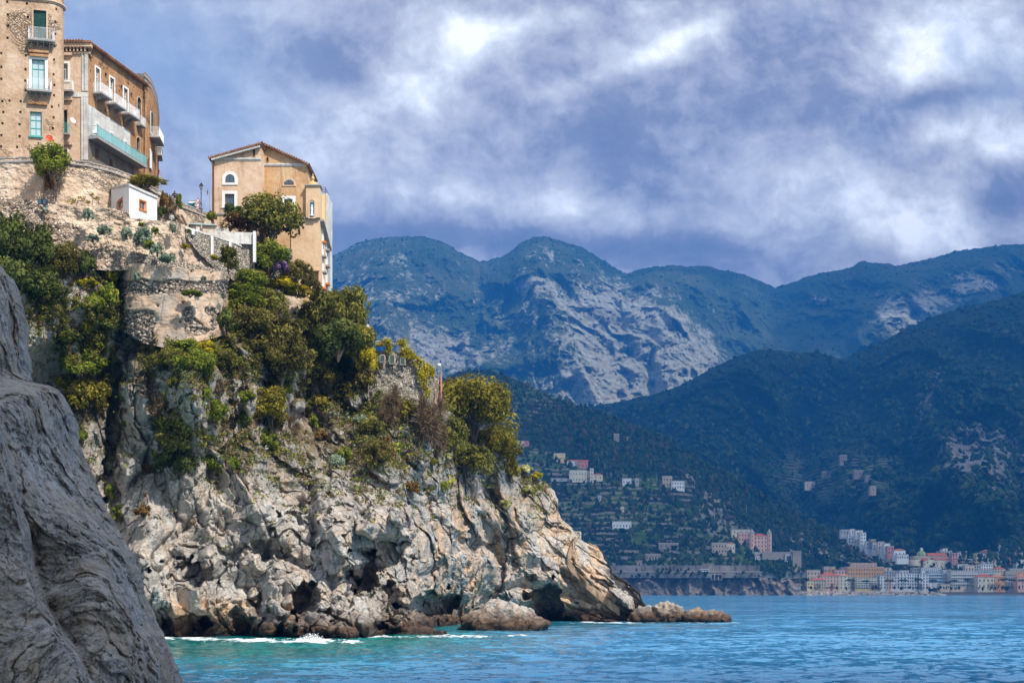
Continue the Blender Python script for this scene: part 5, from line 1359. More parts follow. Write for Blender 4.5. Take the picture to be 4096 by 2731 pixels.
m = MB(); x, y, z0 = W(254.3, 262, 174.3); z1 = W(254.3, 231.2, 174.3)[2]; m.box(x-.12, x+.2, y-.25, y+.2, z0, z1); m.build('white_edge', M_white, o)
stonewall('back_terrace_wall', 'low whitewashed wall behind the walking man, under the road wall', [(196, 226.2, 240, 177.5), (205, 226.2, 242, 178), (229, 228.4, 246, 178.5)], 3.0, M_whitep, 27, rough=.06)
stonewall('stone_terrace_wall', 'low rubble wall half hidden between the dark tree and the violet flowered shrub', [(254, 244.8, 275, 179), (275, 245.2, 280, 180), (292.5, 249, 282, 182)], 3.0, M_rubble, 29)
stonewall('buttress_wall', 'beige plastered sloping wall showing between shrubs below the salmon house', [(228, 285, 330, 178), (255, 292, 335, 179.5), (283, 294.6, 330, 182), (300, 297.4, 330, 183.5), (313, 304, 330, 185)], 2.0, M_plast, 31)
def bastion():
    # left end is a quarter round, right flank turns away
    path = [(117.6, 171.5), (117.9, 168), (119.5, 165), (123, 163), (129, 161.7), (138, 160.8), (160, 160.2), (190, 161), (212, 162.5), (221.5, 164), (226, 168), (230, 173), (235, 179)]
    topy = [(117, 266), (132, 262.5), (171, 266.5), (221.5, 271.5), (230, 280), (237, 290)]; boty = [(117, 328), (127, 334), (142, 342), (167, 348), (180, 345), (212, 338), (226, 334), (237, 320)]
    P2 = [((px-512)*Y/F, Y) for px, Y in path]; seg = [0]
    for a, b in zip(P2[:-1], P2[1:]): seg.append(seg[-1]+math.hypot(b[0]-a[0], b[1]-a[1]))
    s = np.linspace(0, seg[-1], 260); X = np.interp(s, seg, [p[0] for p in P2]); Y = np.interp(s, seg, [p[1] for p in P2])
    k = np.hanning(15); k /= k.sum(); X = np.convolve(np.pad(X, 7, 'edge'), k, 'valid'); Y = np.convolve(np.pad(Y, 7, 'edge'), k, 'valid')
    px = 512+X/Y*F; zt = CZ+(HY-pl(topy, px))*Y/F; zb = CZ+(HY-pl(boty, px))*Y/F
    nr = 130; tv = np.linspace(0, 1, nr)[:, None]
    Z = zt[None]+(zb-zt)[None]*tv; nx = np.gradient(Y); ny = -np.gradient(X); L = np.hypot(nx, ny); nx /= L; ny /= L
    XX = np.repeat(X[None], nr, 0); YY = np.repeat(Y[None], nr, 0)
    P = np.stack([XX, YY, Z], -1).reshape(-1, 3)
    pyv = (HY-(P[:, 2]-CZ)/P[:, 1]*F); pxv = 512+P[:, 0]/P[:, 1]*F
    # bands where the plaster has fallen and the stones show
    r = np.zeros(len(P)); wob = 3*fbm(P*.35, 4, 5)
    r = np.maximum(r, smooth(279, 281, pyv+wob)*smooth(296, 292, pyv+wob)); r = np.maximum(r, smooth(309, 312, pyv+wob)*smooth(158, 150, pxv+wob*1.5)); r = np.maximum(r, smooth(306, 308, pyv+wob)*smooth(338, 330, pyv)*smooth(182, 188, pxv+wob*2)*(fbm(P*.3, 3, 8) > -.05))
    r = np.maximum(r, smooth(126, 121, pxv+wob)*smooth(276, 280, pyv))
    b, _, _ = blocks(P*np.array([1.3, 1.3, 1.9]), 4, .6, .8, .25)
    d = .12*fbm(P*.5, 4, 6)*2 + r*(.22*b-.18) + .03*b
    for hx, hy in ((122.5, 288), (158.5, 290), (129.8, 306), (157.3, 305), (206.5, 309), (146.5, 321), (180.5, 321), (192, 270.5), (212, 272), (183, 302)):
        d -= .7*np.exp(-(((pxv-hx)/1.1)**4+((pyv-hy)/1.3)**4))
    P[:, 0] += np.tile(nx, nr)*d; P[:, 1] += np.tile(ny, nr)*d
    G = P.reshape(nr, 260, 3); c = np.array([X.mean(), 172.0]); bk = G[:1].copy(); bk[..., 0] = bk[..., 0]*.5+c[0]*.5; bk[..., 1] = 173; bk[..., 2] -= .2
    G = np.concatenate([bk, G], 0)
    me = np_mesh('bastion', G.reshape(-1, 3), grid_faces(nr+1, 260)[:, ::-1], True, {'rub': np.concatenate([np.zeros(260), r])})
    def fn(N, b_, out):
        p = N.pos(); n1 = N.noise(p, .3, 6, .65, .4); n2 = N.noise(p, 2.0, 7, .72)
        c = N.ramp(N.math('ADD', N.math('MULTIPLY', n1, .6), N.math('MULTIPLY', n2, .4)), [(.38, (.42, .28, .19)), (.5, (.58, .42, .29)), (.63, (.68, .55, .43))])
        g = N.noise(N.mapping(p, loc=(5, 3, 9)), .18, 5, .6); c = N.mix(N.map(g, .52, .62, 0, .7), c, (.36, .34, .32))
        wp = N.mapping(N.vmath('ADD', p, N.vmath('SCALE', N.noise(p, 1.6, 3, .5, 0, 'Color'), .35)), sc=(1, 1, 1.6))
        e = N.voro(wp, 1.9, 'DISTANCE_TO_EDGE'); cc = N.voro(wp, 1.9, 'F1', out='Color')
        st = N.mix(N.sep(cc)[0], (.30, .24, .19), (.66, .56, .46)); st = N.mix(N.map(e, .02, .12, .85, 0), st, (.07, .05, .04))
        c = N.mix(N.map(N.math('ADD', N.attr('rub'), N.math('MULTIPLY', N.math('SUBTRACT', n2, .5), .8)), .4, .6), c, st)
        cr = N.voro(N.vmath('ADD', p, N.vmath('SCALE', N.noise(p, .9, 4, .6, 0, 'Color'), 1.4)), .33, 'DISTANCE_TO_EDGE'); c = N.mix(N.map(cr, .004, .018, .7, 0), c, (.08, .05, .035))
        s = N.noise(N.mapping(p, sc=(1, 1, .15)), 1.2, 6, .7); c = N.mix(N.map(s, .54, .68, 0, .5), c, (.16, .12, .09))
        N.put(b_.inputs['Base Color'], c); N.put(b_.inputs['Normal'], N.bump(N.math('ADD', n2, N.math('MULTIPLY', N.map(e, 0, .15), N.attr('rub'))), .9, .2))
        b_.inputs['Roughness'].default_value = .95
    me.materials.append(mat('bastion_masonry', fn)); o = link('bastion', me)
    tag(o, 'broad round-cornered old bastion with fallen plaster and rows of bare stones', 'bastion')
bastion()

# ---------------------------------------------------------------- terrace wall with three arched windows on the right, pergola, stairs
def seaward_terrace():
    o = stonewall('lookout_wall', 'dry stone lookout terrace wall with three small arched windows and yellow creeper', [(368, 349.2, 410, 189.5), (375, 350.0, 410, 189), (402, 352.0, 410, 188.6), (415, 354.5, 410, 188.8), (424, 359, 408, 190), (430, 363, 408, 192), (435, 366.5, 408, 194)], 4, M_rubble, 41, rough=.22, rag=.1)
    f = Fac(372, 188.25, 412, 188.0)
    for x, w_, y0, y1 in ((382.4, 5.2, 354.7, 362.2), (392.2, 5.2, 354.4, 363.8), (402.7, 5.2, 357.2, 364.6)):
        r = f.rect(x-w_/2, y0, x+w_/2, y1); window(o, f, r, M_grey, plain('dull_green_glass', (.06, .10, .08), .5), M_rubble2, .10, (0, 0), -.10, arch=True)
    t = thing('pergola', 'thin white pipe pergola with hanging yellow vine over the lookout terrace', 'pergola')
    m = MB()
    for px in (384.6, 408.5):
        a = WV(px, 352.5, 189.2); b = WV(px, 342.4 if px < 400 else 345.4, 189.2); m = MB(); m.tube([a, b], .06, 6); m.build('post', M_grey, t)
    m = MB()
    for k in range(6): m.tube([WV(364, 338.8+.45*k, 188.8+k*.35), WV(410, 345.0+.25*k, 188.6+k*.35)], .045, 5)
    m.build('roof_bars', M_rail, t)
    # stairs with rails
    s = thing('terrace_stairs', 'narrow stone staircase with pipe rails climbing beside the creeper-clad wall', 'stairs')
    m = MB(); n = 22
    for i in range(n):
        u = i/(n-1); y = 406-29*u; Y = 192.2+2.4*u; x, yy, z = W(434.5+1.0*u, y, Y); x1 = W(440.6-.3*u, y, Y)[0]; m.box(x, x1, yy, yy+3.5, z-1.0, z)
    m.build('steps', M_plast, s)
    m = MB(); p = W(441.2, 406, 192); q = W(441.2, 377, 194.6); m.hexa([(p[0]-.1, p[1]-.2, p[2]-.5), (p[0]+.12, p[1]-.2, p[2]-.5), (q[0]+.12, q[1], p[2]-.5), (q[0]-.1, q[1], p[2]-.5), (p[0]-.1, p[1]-.2, p[2]+.8), (p[0]+.12, p[1]-.2, p[2]+.8), (q[0]+.12, q[1], q[2]+.5), (q[0]-.1, q[1], q[2]+.5)]); m.build('side_wall', plain('red_brown_render', (.42, .14, .08)), s)
    m = MB()
    for px in (434.5, 438.8, 441.4):
        m.tube([WV(px, 378 if px < 440 else 404, 192), WV(px, 365.5, 192)], .035, 5)
    for y in (366.8, 371, 375, 380): m.tube([WV(433, y, 192), WV(441.4, y, 192)], .035, 4)
    for y in (385, 391, 397, 403): m.tube([WV(430, y, 191.6), WV(441, y, 191.6)], .03, 4)
    m.build('railing', M_grey, s)
    m = MB(); c = WV(439, 364.6, 192); m.lathe([(0, -.25), (.2, -.18), (.26, 0), (.2, .18), (0, .25)], c, 10); m.build('globe_lamp', M_white, s, True)
    c = thing('chimney_pot', 'white round chimney top poking out of the tree left of the pergola', 'chimney', WV(367.6, 333, 191))
    m = MB(); m.lathe([(.5, -1.5), (.5, .7), (.6, .72), (.6, .9), (.3, 1.0), (.22, 1.0), (.22, 1.2), (0, 1.25)], (0, 0, 0), 12); m.build('pot', M_whitep, c)
seaward_terrace()

def sea_stairs():
    path = [(574, 537.5), (571, 546), (569, 553), (568.8, 558), (572, 564), (578, 571), (587.8, 581), (596, 588), (603, 593.6), (611, 600.5), (620, 607.6)]
    t = thing('cliff_stairs', 'worn tan steps cut down the rock point to the sea', 'stairs')
    pts = []
    for a, b in zip(path[:-1], path[1:]):
        n = max(2, int(math.hypot(b[0]-a[0], b[1]-a[1])/1.15))
        for i in range(n): u = i/n; pts.append((a[0]+(b[0]-a[0])*u, a[1]+(b[1]-a[1])*u))
    c = [on_cliff(*p) for p in pts]; Ys = np.convolve(np.pad([p.y for p in c], 4, 'edge'), np.ones(9)/9, 'valid')
    m = MB()
    for (px, py), Y in zip(pts, Ys):
        w_ = 2.6 if py < 562 else 1.7; x0, y, z = W(px-w_/2, py, Y-.9); x1 = W(px+w_/2, py, Y-.9)[0]
        m.box(x0, x1, y, y+3, z-1.3, z)
    m.build('steps', mat('stair_stone', stucco_fn((.24, .15, .09), (.38, .26, .17), (.50, .38, .27), 2, .5, .7)), t)
    Y = float(Ys[0])-1.8; m = MB()
    for a, b in (((559, 517.3), (571.8, 527.6)), ((559.5, 520.2), (571.8, 530.6)), ((571.8, 531.2), (580.7, 531.4)), ((580.7, 531.4), (573.5, 541.5)), ((580.7, 536), (574.5, 544.5)), ((571.8, 536), (580.7, 536))):
        m.tube([WV(a[0], a[1], Y), WV(b[0], b[1], Y)], .075, 5)
    for px, y0, y1 in ((571.8, 527.3, 538), (573.6, 531.3, 537.5), (580.7, 531.2, 541), (576.8, 531.3, 536.8), (565, 522, 528), (573.6, 541, 548), (577, 536.5, 542)): m.tube([WV(px, y0, Y), WV(px, y1, Y)], .075, 5)
    m.build('railing', plain('cream_rail', (.62, .52, .38)), t)
sea_stairs()
# ================================================================ small things on the road and the terraces
def text_mesh(body, size, ext=.01):
    cu = bpy.data.curves.new('lettering', 'FONT'); cu.body = body; cu.size = size; cu.extrude = ext; cu.align_x = 'CENTER'; cu.align_y = 'CENTER'
    o = bpy.data.objects.new('tmp', cu); COL.objects.link(o); dg = bpy.context.evaluated_depsgraph_get()
    me = bpy.data.meshes.new_from_object(o.evaluated_get(dg)); bpy.data.objects.remove(o); return me
def street_lamp():
    x, y, z0 = W(201.2, 222, 182.6); t = thing('street_lamp', 'old iron street lamp with glass lantern rising in front of the road wall', 'street lamp', (x, y, z0))
    h = W(201.2, 189.2, 182.6)[2]-z0
    m = MB(); m.lathe([(.20, 0), (.20, .5), (.12, .6), (.12, 1.6), (.2, 1.65), (.2, 1.8), (.09, 1.9), (.08, 2.4), (.13, 2.45), (.07, 2.55), (.055, h-.6), (.10, h-.5), (.05, h-.35), (.08, h-.1), (.03, h)], (0, 0, 0), 12); m.build('post', plain('lamp_iron', (.10, .11, .12), .5), t, True)
    m = MB(); m.lathe([(.10, h), (.22, h+.50)], (0, 0, 0), 6); m.build('lantern_glass', plain('lamp_glass', (.40, .42, .40), .2), t)
    m = MB()
    for k in range(6): a = k*math.pi/3; m.tube([(.11*math.cos(a), .11*math.sin(a), h), (.23*math.cos(a), .23*math.sin(a), h+.5)], .018, 4)
    m.lathe([(.30, h+.5), (.28, h+.56), (.14, h+.70), (.10, h+.78), (.12, h+.8), (.0, h+.92)], (0, 0, 0), 6); m.build('lantern_frame', M_dark, t)
street_lamp()
def ring(m, c, r0, r1, seg, y0, y1):
    for k in range(seg):
        a, b = 2*math.pi*k/seg, 2*math.pi*(k+1)/seg
        m.prism([(c[0]+r*math.cos(t), c[1]+r*math.sin(t)) for t, r in ((a, r0), (a, r1), (b, r1), (b, r0))], y0, y1, lambda u, v, h: (u, h, v))
def signs():
    Y = 182.9; x, y, z = W(198, 206, Y); t = thing('road_sign', 'red bordered pedestrian triangle sign with distance plate and speed limit disc below', 'road sign', (x, y, z))
    def loc(px, py): a = W(px, py, Y); return a[0]-x, a[2]-z
    m = MB(); m.tube([(0, .06, -2.0), (0, .06, 1.2)], .035, 6); m.build('post', M_grey, t)
    A, B, C = loc(194.7, 203.3), loc(201.3, 203.3), loc(198, 197.2); cx, cz = (A[0]+B[0]+C[0])/3, (A[1]+B[1]+C[1])/3
    m = MB(); m.prism([A, B, C], .0, .03, lambda u, v, h: (u, h, v)); tr = m.build('warning_triangle', M_redsign, t)
    m = MB(); q = [((p[0]-cx)*.70+cx, (p[1]-cz)*.70+cz) for p in (A, B, C)]; m.prism(q, -.012, -.002, lambda u, v, h: (u, h, v)); m.build('white_field', M_whitesign, tr)
    m = MB(); fr = lambda u, v, h: (cx+u, h, cz-.12+v)
    k = .16
    for poly in ([(-.02, .0), (.04, .0), (.05, .17), (-.02, .17)], [(-.03, .02), (-.12, -.12), (-.08, -.14), (.02, 0)], [(.03, .01), (.10, -.13), (.14, -.11), (.05, .03)], [(.05, .13), (.13, .06), (.11, .03), (.03, .10)], [(-.02, .14), (-.10, .05), (-.075, .03), (0, .1)]):
        m.prism(poly, -.02, -.013, fr)
    m.prism([(.02+.035*math.cos(a*.785), .215+.035*math.sin(a*.785)) for a in range(8)], -.02, -.013, fr)
    for s in (-.26, -.16, .17, .27): m.prism([(s, -.16), (s+.05, -.16), (s+.02-.04*np.sign(s), -.05), (s-.02-.04*np.sign(s), -.05)], -.02, -.013, fr)
    m.build('walking_figure', M_black, tr)
    a, b = loc(194.8, 206.0), loc(200.4, 203.7); m = MB(); m.box(a[0], b[0], 0, .03, a[1], b[1]); pb = m.build('distance_plate', M_whitesign, t)
    me = text_mesh('80   m', .24); me.materials.append(M_black); o = link('lettering', me, None, pb); o.location = ((a[0]+b[0])/2, -.006, (a[1]+b[1])/2); o.rotation_euler = (R(90), 0, 0)
    c = loc(198, 208.4); m = MB(); ring(m, c, 0.0, .30, 24, 0, .03); d = m.build('speed_disc', M_whitesign, t)
    m = MB(); ring(m, c, .225, .31, 24, -.012, -.001); m.build('red_ring', M_redsign, d)
    me = text_mesh('30', .28); me.materials.append(M_black); o = link('lettering', me, None, d); o.location = (c[0], -.008, c[1]); o.rotation_euler = (R(90), 0, 0)
    Y = 184; x, y, z = W(192, 205, Y); t = thing('direction_board', 'blue green road board with white top strip behind the parapet', 'road sign', (x, y, z))
    w_ = 8.2*Y/F/2; m = MB(); m.box(-w_, w_, 0, .05, -.8, .62); m.build('panel', M_bluegreen, t)
    m = MB(); m.box(-w_+.06, w_-.06, -.012, -.002, .28, .55); m.build('white_strip', M_whitesign, t)
    for s in (-.35, .35): m = MB(); m.tube([(s, .1, -2.2), (s, .1, .5)], .04, 6); m.build('post', M_grey, t)
    x, y, z = W(179.5, 197, 179.6); t = thing('traffic_mirror', 'black backed oval traffic mirror behind the parapet beside the long-haired person', 'mirror', (x, y, z))
    m = MB(); m.prism([(.26*math.cos(a*.262), .48*math.sin(a*.262)) for a in range(24)], 0, .1, lambda u, v, h: (u, h, v)); m.build('mirror_back', M_black, t)
    m = MB(); m.prism([(.235*math.cos(a*.262), .45*math.sin(a*.262)) for a in range(24)], .101, .12, lambda u, v, h: (u, h, v)); m.build('rim', M_orange, t)
    m = MB(); m.tube([(0, .05, -1.6), (0, .05, -.4)], .04, 6); m.build('post', M_grey, t)
signs()
def dish(px, py, Y, r, tilt, yaw, material, label, pole=None, polex=0, arms=False):
    c = WV(px, py, Y); t = thing('satellite_dish', label, 'satellite dish', c)
    m = MB(); pr = [(r*k/6, .22*r*(k/6)**2) for k in range(7)]; m.lathe(pr+[(r*1.03, .23*r), (r*.98, .25*r)], (0, 0, 0), 20)
    d = m.build('reflector', material, t, True); d.rotation_euler = (R(90-tilt), 0, R(yaw))
    m = MB(); m.tube([(0, 0, 0), (0, 0, r*1.0)], .02, 4); m.box(-.05, .05, -.05, .05, r*.95, r*1.1); a = m.build('feed_arm', M_grey, t); a.rotation_euler = d.rotation_euler
    if pole:
        m = MB(); m.tube([(polex, .15, .2), (polex, .15, -pole)], .045, 6); m.build('pole', M_grey, t)
    else:
        m = MB(); m.tube([(0, .1, 0), (.3, .5, -.5)], .04, 5); m.build('bracket', M_dark, t)
    if arms:
        m = MB()
        for z, L in ((-.95, -1.0), (-1.35, -.85), (-1.38, 1.05)): m.tube([(polex, .15, z), (polex+L, .15, z)], .025, 4)
        for k in range(9): m.tube([(polex+.1+k*.11, .0, -1.38), (polex+.1+k*.11, .3, -1.38)], .012, 3)
        m.build('aerial', M_grey, t)
dish(49.3, 138.3, 166.5, .40, 10, 15, M_dishred, 'red satellite dish on a pole above the wall bush', 3.4)
dish(72.6, 120.3, 173.2, .38, 15, 55, M_white, 'white satellite dish on the pink front between the tower and the brick facade')
dish(159.2, 173.0, 176.5, .44, 8, -60, M_dishred, 'orange satellite dish on a tall pole with aerials, right of the brick houses', 3.6, .22, True)
dish(208.3, 191.8, 184.3, .42, 8, -68, plain('faded_pink_dish', (.62, .36, .26)), 'faded pink satellite dish at the left corner of the salmon house', 3.0, .15)
def floodlights():
    for px, lab in ((39.6, 'left square floodlight of the pair on the garden wall corner'), (44.6, 'right square floodlight of the pair on the garden wall corner')):
        t = thing('floodlight', lab, 'floodlight', WV(px, 201.5, 159.2), R(-10), 'floodlights on the garden wall')
        m = MB(); m.hexa([(-.24, 0, -.3), (.24, 0, -.3), (.2, .35, -.22), (-.2, .35, -.22), (-.24, 0, .28), (.24, 0, .28), (.2, .35, .2), (-.2, .35, .2)]); m.build('housing', M_dark, t)
        m = MB(); m.box(-.2, .2, -.02, -.004, -.25, .23); m.build('lens', M_glass, t)
        m = MB(); m.tube([(-.27, .2, 0), (-.27, .25, -.5), (.27, .25, -.5), (.27, .2, 0)], .025, 4); m.build('bracket', M_dark, t)
    t = thing('switch_box', 'small green grey electric box under the floodlights', 'box', WV(46.2, 207.2, 159.4)); m = MB(); m.box(-.16, .16, 0, .2, -.25, .2); m.build('case', plain('green_grey_box', (.22, .32, .30)), t); m = MB(); m.box(-.17, .17, -.02, .0, .12, .22); m.build('lid', M_grey, t)
floodlights()
def planks():
    for i, (a, b, lab) in enumerate([((175.2, 216.5), (183, 226.5), 'leftmost dark plank'), ((177.5, 215.5), (185, 227), 'second plank from the left'), ((180, 214.5), (186.5, 227), 'pale middle plank'), ((181.8, 214.8), (187.6, 226.5), 'thin tall plank')]):
        m = MB(); m.tube([WV(a[0], a[1], 176.3-.2*i), WV(b[0], b[1], 174.9-.2*i)], .13, 4); o = m.build('wooden_plank', plain('weathered_plank', (.34, .25, .17)) if i == 2 else plain('dark_plank', (.12, .085, .06)))
        tag(o, lab+' leaning on the road wall left of the street lamp', 'plank', 'planks leaning on the road wall')
planks()
def shed_roof():
    t = thing('shed', 'low shed with pale blue green flat roof behind the walking man', 'shed'); f = Fac(188.5, 177.6, 216.5, 178.2)
    m = MB(); a = f.at(200, 223.6)[1]; fb(m, f, 0, f.L, a-.16, a, -2.5, .3); m.build('roof', plain('pale_teal_sheet', (.38, .52, .50)), t)
    m = MB(); fb(m, f, .2, f.L-.2, a-1.6, a-.162, -2.3, 0); m.build('wall', M_plast, t)
shed_roof()
def wood_fence():
    t = thing('wooden_fence', 'red brown cross-braced wooden fence at the top of the shrub slope', 'fence'); Mw = plain('red_brown_wood', (.36, .13, .05)); P = [(251.2, 270, 278), (260, 271, 280), (270.2, 273.2, 281.5)]; Y = 176.4
    for px, a, b in P: m = MB(); m.tube([WV(px, a, Y), WV(px, b, Y)], .07, 5); m.build('post', Mw, t)
    for (x0, a0, b0), (x1, a1, b1) in zip(P[:-1], P[1:]):
        m = MB(); m.tube([WV(x0, a0+.3, Y), WV(x1, a1+.3, Y)], .055, 5); m.tube([WV(x0, a0+1, Y), WV(x1, b1-2, Y)], .045, 5); m.tube([WV(x0, b0-2, Y), WV(x1, a1+1, Y)], .045, 5); m.build('rail', Mw, t)
wood_fence()
# ---------------------------------------------------------------- people
def skin_mesh(name, nodes, edges, sub=1):
    me = bpy.data.meshes.new(name); me.from_pydata([n[:3] for n in nodes], edges, []); me.update()
    o = bpy.data.objects.new(name, me); COL.objects.link(o)
    sk = o.modifiers.new('skin', 'SKIN'); sk.use_smooth_shade = True
    for i, n in enumerate(nodes):
        r = n[3]; v = me.skin_vertices[0].data[i]; v.radius = (r, r) if not isinstance(r, tuple) else r; v.use_root = (i == 0)
    ss = o.modifiers.new('sub', 'SUBSURF'); ss.levels = sub; ss.render_levels = sub
    dg = bpy.context.evaluated_depsgraph_get(); m2 = bpy.data.meshes.new_from_object(o.evaluated_get(dg)); bpy.data.objects.remove(o)
    m2.name = name; m2.polygons.foreach_set('use_smooth', [True]*len(m2.polygons)); return m2
def person(loc, rz, label, coat, legs, hair, hairlen, lean=0.0, h=1.7, cap=None, hold=False):
    t = thing('person', label, 'person', loc, rz); s = h/1.7; skin = plain('skin', (.55, .33, .24), .6, var=.04)
    ly = lambda z: -lean*max(0, z-.95)          # leaning forward is towards -y
    arms = []
    nd = [(0, 0, .95, (.14, .10)), (0, ly(1.15), 1.15, (.125, .09)), (0, ly(1.38), 1.38, (.15, .10)), (0, ly(1.47), 1.48, .06), (0, ly(1.55)-.01, 1.57, (.075, .09)), (0, ly(1.64)-.01, 1.66, (.06, .075))]
    ed = [(0, 1), (1, 2), (2, 3), (3, 4), (4, 5)]
    for sg in (-1, 1):
        b = len(nd); nd += [(sg*.19, ly(1.36), 1.37, .055), (sg*.25, ly(1.1)+.04, 1.10, .045), (sg*(.13 if hold else .24), ly(1.1)-.24, 1.12 if hold else .98, .035), (sg*(.06 if hold else .24), ly(1.1)-.30, 1.16 if hold else .90, (.04, .02))]
        ed += [(2, b), (b, b+1), (b+1, b+2), (b+2, b+3)]
        for k in range(5):
            c = len(nd); ox = (k-2)*.018; L = (.05, .07, .078, .07, .055)[k]
            nd += [(nd[b+3][0]+ox, nd[b+3][1]-.03, nd[b+3][2]+(.02 if k == 0 else 0), .009), (nd[b+3][0]+ox*1.3, nd[b+3][1]-.03-L*.6, nd[b+3][2]-L*.4+(.03 if k == 0 else 0), .007)]; ed += [(b+3, c), (c, c+1)]
        l = len(nd); nd += [(sg*.09, 0, .88, .09), (sg*.10, -.02, .48, .06), (sg*.10, .02, .09, .04), (sg*.10, -.14, .04, .04)]; ed += [(0, l), (l, l+1), (l+1, l+2), (l+2, l+3)]
    me = skin_mesh('body', nd, ed, 1); me.materials.append(skin); b = link('body', me, None, t); b.scale = (s, s, s)
    hd = (0, ly(1.6)-.01, 1.6)
    # coat and trousers over the body
    cn = [(0, ly(1.1), 1.1, (.16, .125)), (0, ly(1.3), 1.3, (.17, .13)), (0, ly(1.42), 1.43, (.12, .10)), (0, 0, .85, (.17, .14))]; ce = [(0, 1), (1, 2), (0, 3)]
    for sg in (-1, 1):
        k = len(cn); cn += [(sg*.20, ly(1.36), 1.36, .075), (sg*.26, ly(1.1)+.04, 1.10, .065), (sg*(.14 if hold else .245), ly(1.1)-.21, 1.115 if hold else .99, .05)]; ce += [(1, k), (k, k+1), (k+1, k+2)]
    me = skin_mesh('coat', cn, ce, 1); me.materials.append(coat); o = link('coat', me, None, t); o.scale = (s, s, s)
    ln = [(0, 0, .92, (.15, .12))]; le = []
    for sg in (-1, 1): k = len(ln); ln += [(sg*.09, 0, .82, .10), (sg*.10, -.02, .48, .08), (sg*.10, .02, .10, .065)]; le += [(0, k), (k, k+1), (k+1, k+2)]
    me = skin_mesh('trousers', ln, le, 1); me.materials.append(legs); o = link('trousers', me, None, t); o.scale = (s, s, s)
    m = MB()
    if cap is None:
        m.lathe([(0, .125), (.06, .11), (.095, .05), (.10, -.01), (.095, -.06), (.085, -hairlen), (0, -hairlen)], (hd[0], hd[1]+.035, hd[2]+.02), 14); o = m.build('hair', hair, t, True)
    else:
        m.lathe([(0, .13), (.07, .115), (.10, .05), (.105, .02), (0, .02)], (hd[0], hd[1], hd[2]), 14); m.box(-.07, .07, hd[1]-.2, hd[1]-.07, hd[2]+.02, hd[2]+.035); o = m.build('cap', cap, t, True)
    o.scale = (s, s, s)
    m = MB(); y = hd[1]-.095
    m.prism([(-.015, -.02), (.015, -.02), (0, .03)], y-.02, y+.02, lambda u, v, q: (u, q, hd[2]-.01+v)); o = m.build('nose', skin, t); o.scale = (s, s, s)
    m = MB()
    for e in (-.032, .032): m.box(e-.012, e+.012, y-.004, y+.01, hd[2]+.018, hd[2]+.03)
    m.box(-.025, .025, y-.0, y+.012, hd[2]-.058, hd[2]-.048); o = m.build('eyes_and_mouth', M_black, t); o.scale = (s, s, s)
    return t
P1 = W(174.6, 204.3, 178.9); person((P1[0], P1[1], P1[2]), .3, 'person with long brown hair and dark coat leaning at the road parapet', plain('dark_coat', (.03, .02, .02)), M_black, plain('brown_hair', (.10, .045, .02)), .42, .12, 1.72, None, True)
P2_ = W(171.8, 227.5, 166.2); person((P2_[0], P2_[1], P2_[2]), .1, 'person in pale shirt and dark cap bent over a camera on the garden wall', plain('pale_green_shirt', (.52, .58, .52)), M_black, M_black, .1, .25, 1.72, plain('maroon_cap', (.06, .02, .03)), True)
P3_ = W(201.3, 239.0, 174.5); person((P3_[0], P3_[1], P3_[2]), 1.2, 'grey-haired man in grey jacket walking behind the white stepped coping', plain('grey_jacket', (.17, .15, .12)), plain('dark_trousers', (.05, .05, .06)), plain('grey_hair', (.45, .43, .42)), .06, .05, 1.75)
# ================================================================ plants of the near cliff
def leaf_fn(cols, tr=.25, var=.35):
    def fn(N, b, out):
        p = N.pos(); n = N.noise(p, 1.1, 4, .6); t = N.attr('tint')
        f = N.math('ADD', N.math('MULTIPLY', n, .5), N.math('MULTIPLY', t, .5))
        c = N.ramp(f, [(.28, cols[0]), (.5, cols[1]), (.72, cols[2])])
        r = N.rnd(); c = N.vmath('SCALE', c, N.map(r, 0, 1, 1-var*.5, 1+var*.5))
        d = N.new('ShaderNodeBsdfDiffuse'); tl = N.new('ShaderNodeBsdfTranslucent'); mx = N.new('ShaderNodeMixShader')
        N.put(d.inputs[0], c); N.put(tl.inputs[0], N.mix(.5, c, cols[2])); mx.inputs[0].default_value = tr
        N.l.new(d.outputs[0], mx.inputs[1]); N.l.new(tl.outputs[0], mx.inputs[2]); N.l.new(mx.outputs[0], out.inputs[0])
    return fn
LM = {
 'olive': mat('olive_leaves', leaf_fn([(.045, .052, .014), (.14, .14, .032), (.30, .27, .06)])),
 'brownish': mat('brown_olive_leaves', leaf_fn([(.045, .042, .014), (.13, .115, .032), (.27, .22, .06)])),
 'dark': mat('dark_green_leaves', leaf_fn([(.024, .040, .014), (.075, .10, .028), (.17, .19, .05)])),
 'green': mat('fresh_green_leaves', leaf_fn([(.045, .068, .012), (.15, .19, .025), (.31, .33, .05)])),
 'yellow': mat('yellow_green_leaves', leaf_fn([(.06, .07, .010), (.28, .26, .02), (.62, .46, .03)])),
 'golden': mat('golden_olive_leaves', leaf_fn([(.05, .048, .010), (.165, .145, .022), (.36, .30, .05)])),
 'grey': mat('silver_green_leaves', leaf_fn([(.10, .14, .10), (.22, .28, .19), (.38, .44, .32)])),
 'pale': mat('pale_yellow_heads', leaf_fn([(.12, .14, .04), (.48, .46, .16), (.78, .72, .40)])),
 'twig': mat('dry_brown_twigs', leaf_fn([(.06, .040, .022), (.16, .105, .06), (.28, .20, .12)], .1)),
 'rust': mat('rusty_dry_leaves', leaf_fn([(.05, .03, .012), (.14, .075, .028), (.26, .16, .05)], .1)),
 'violet': mat('violet_flowers', leaf_fn([(.10, .06, .10), (.28, .15, .34), (.45, .30, .5)])),
}
M_bark = plain('bark', (.12, .09, .065), .95, var=.4)
_rs7 = np.random.RandomState(77)
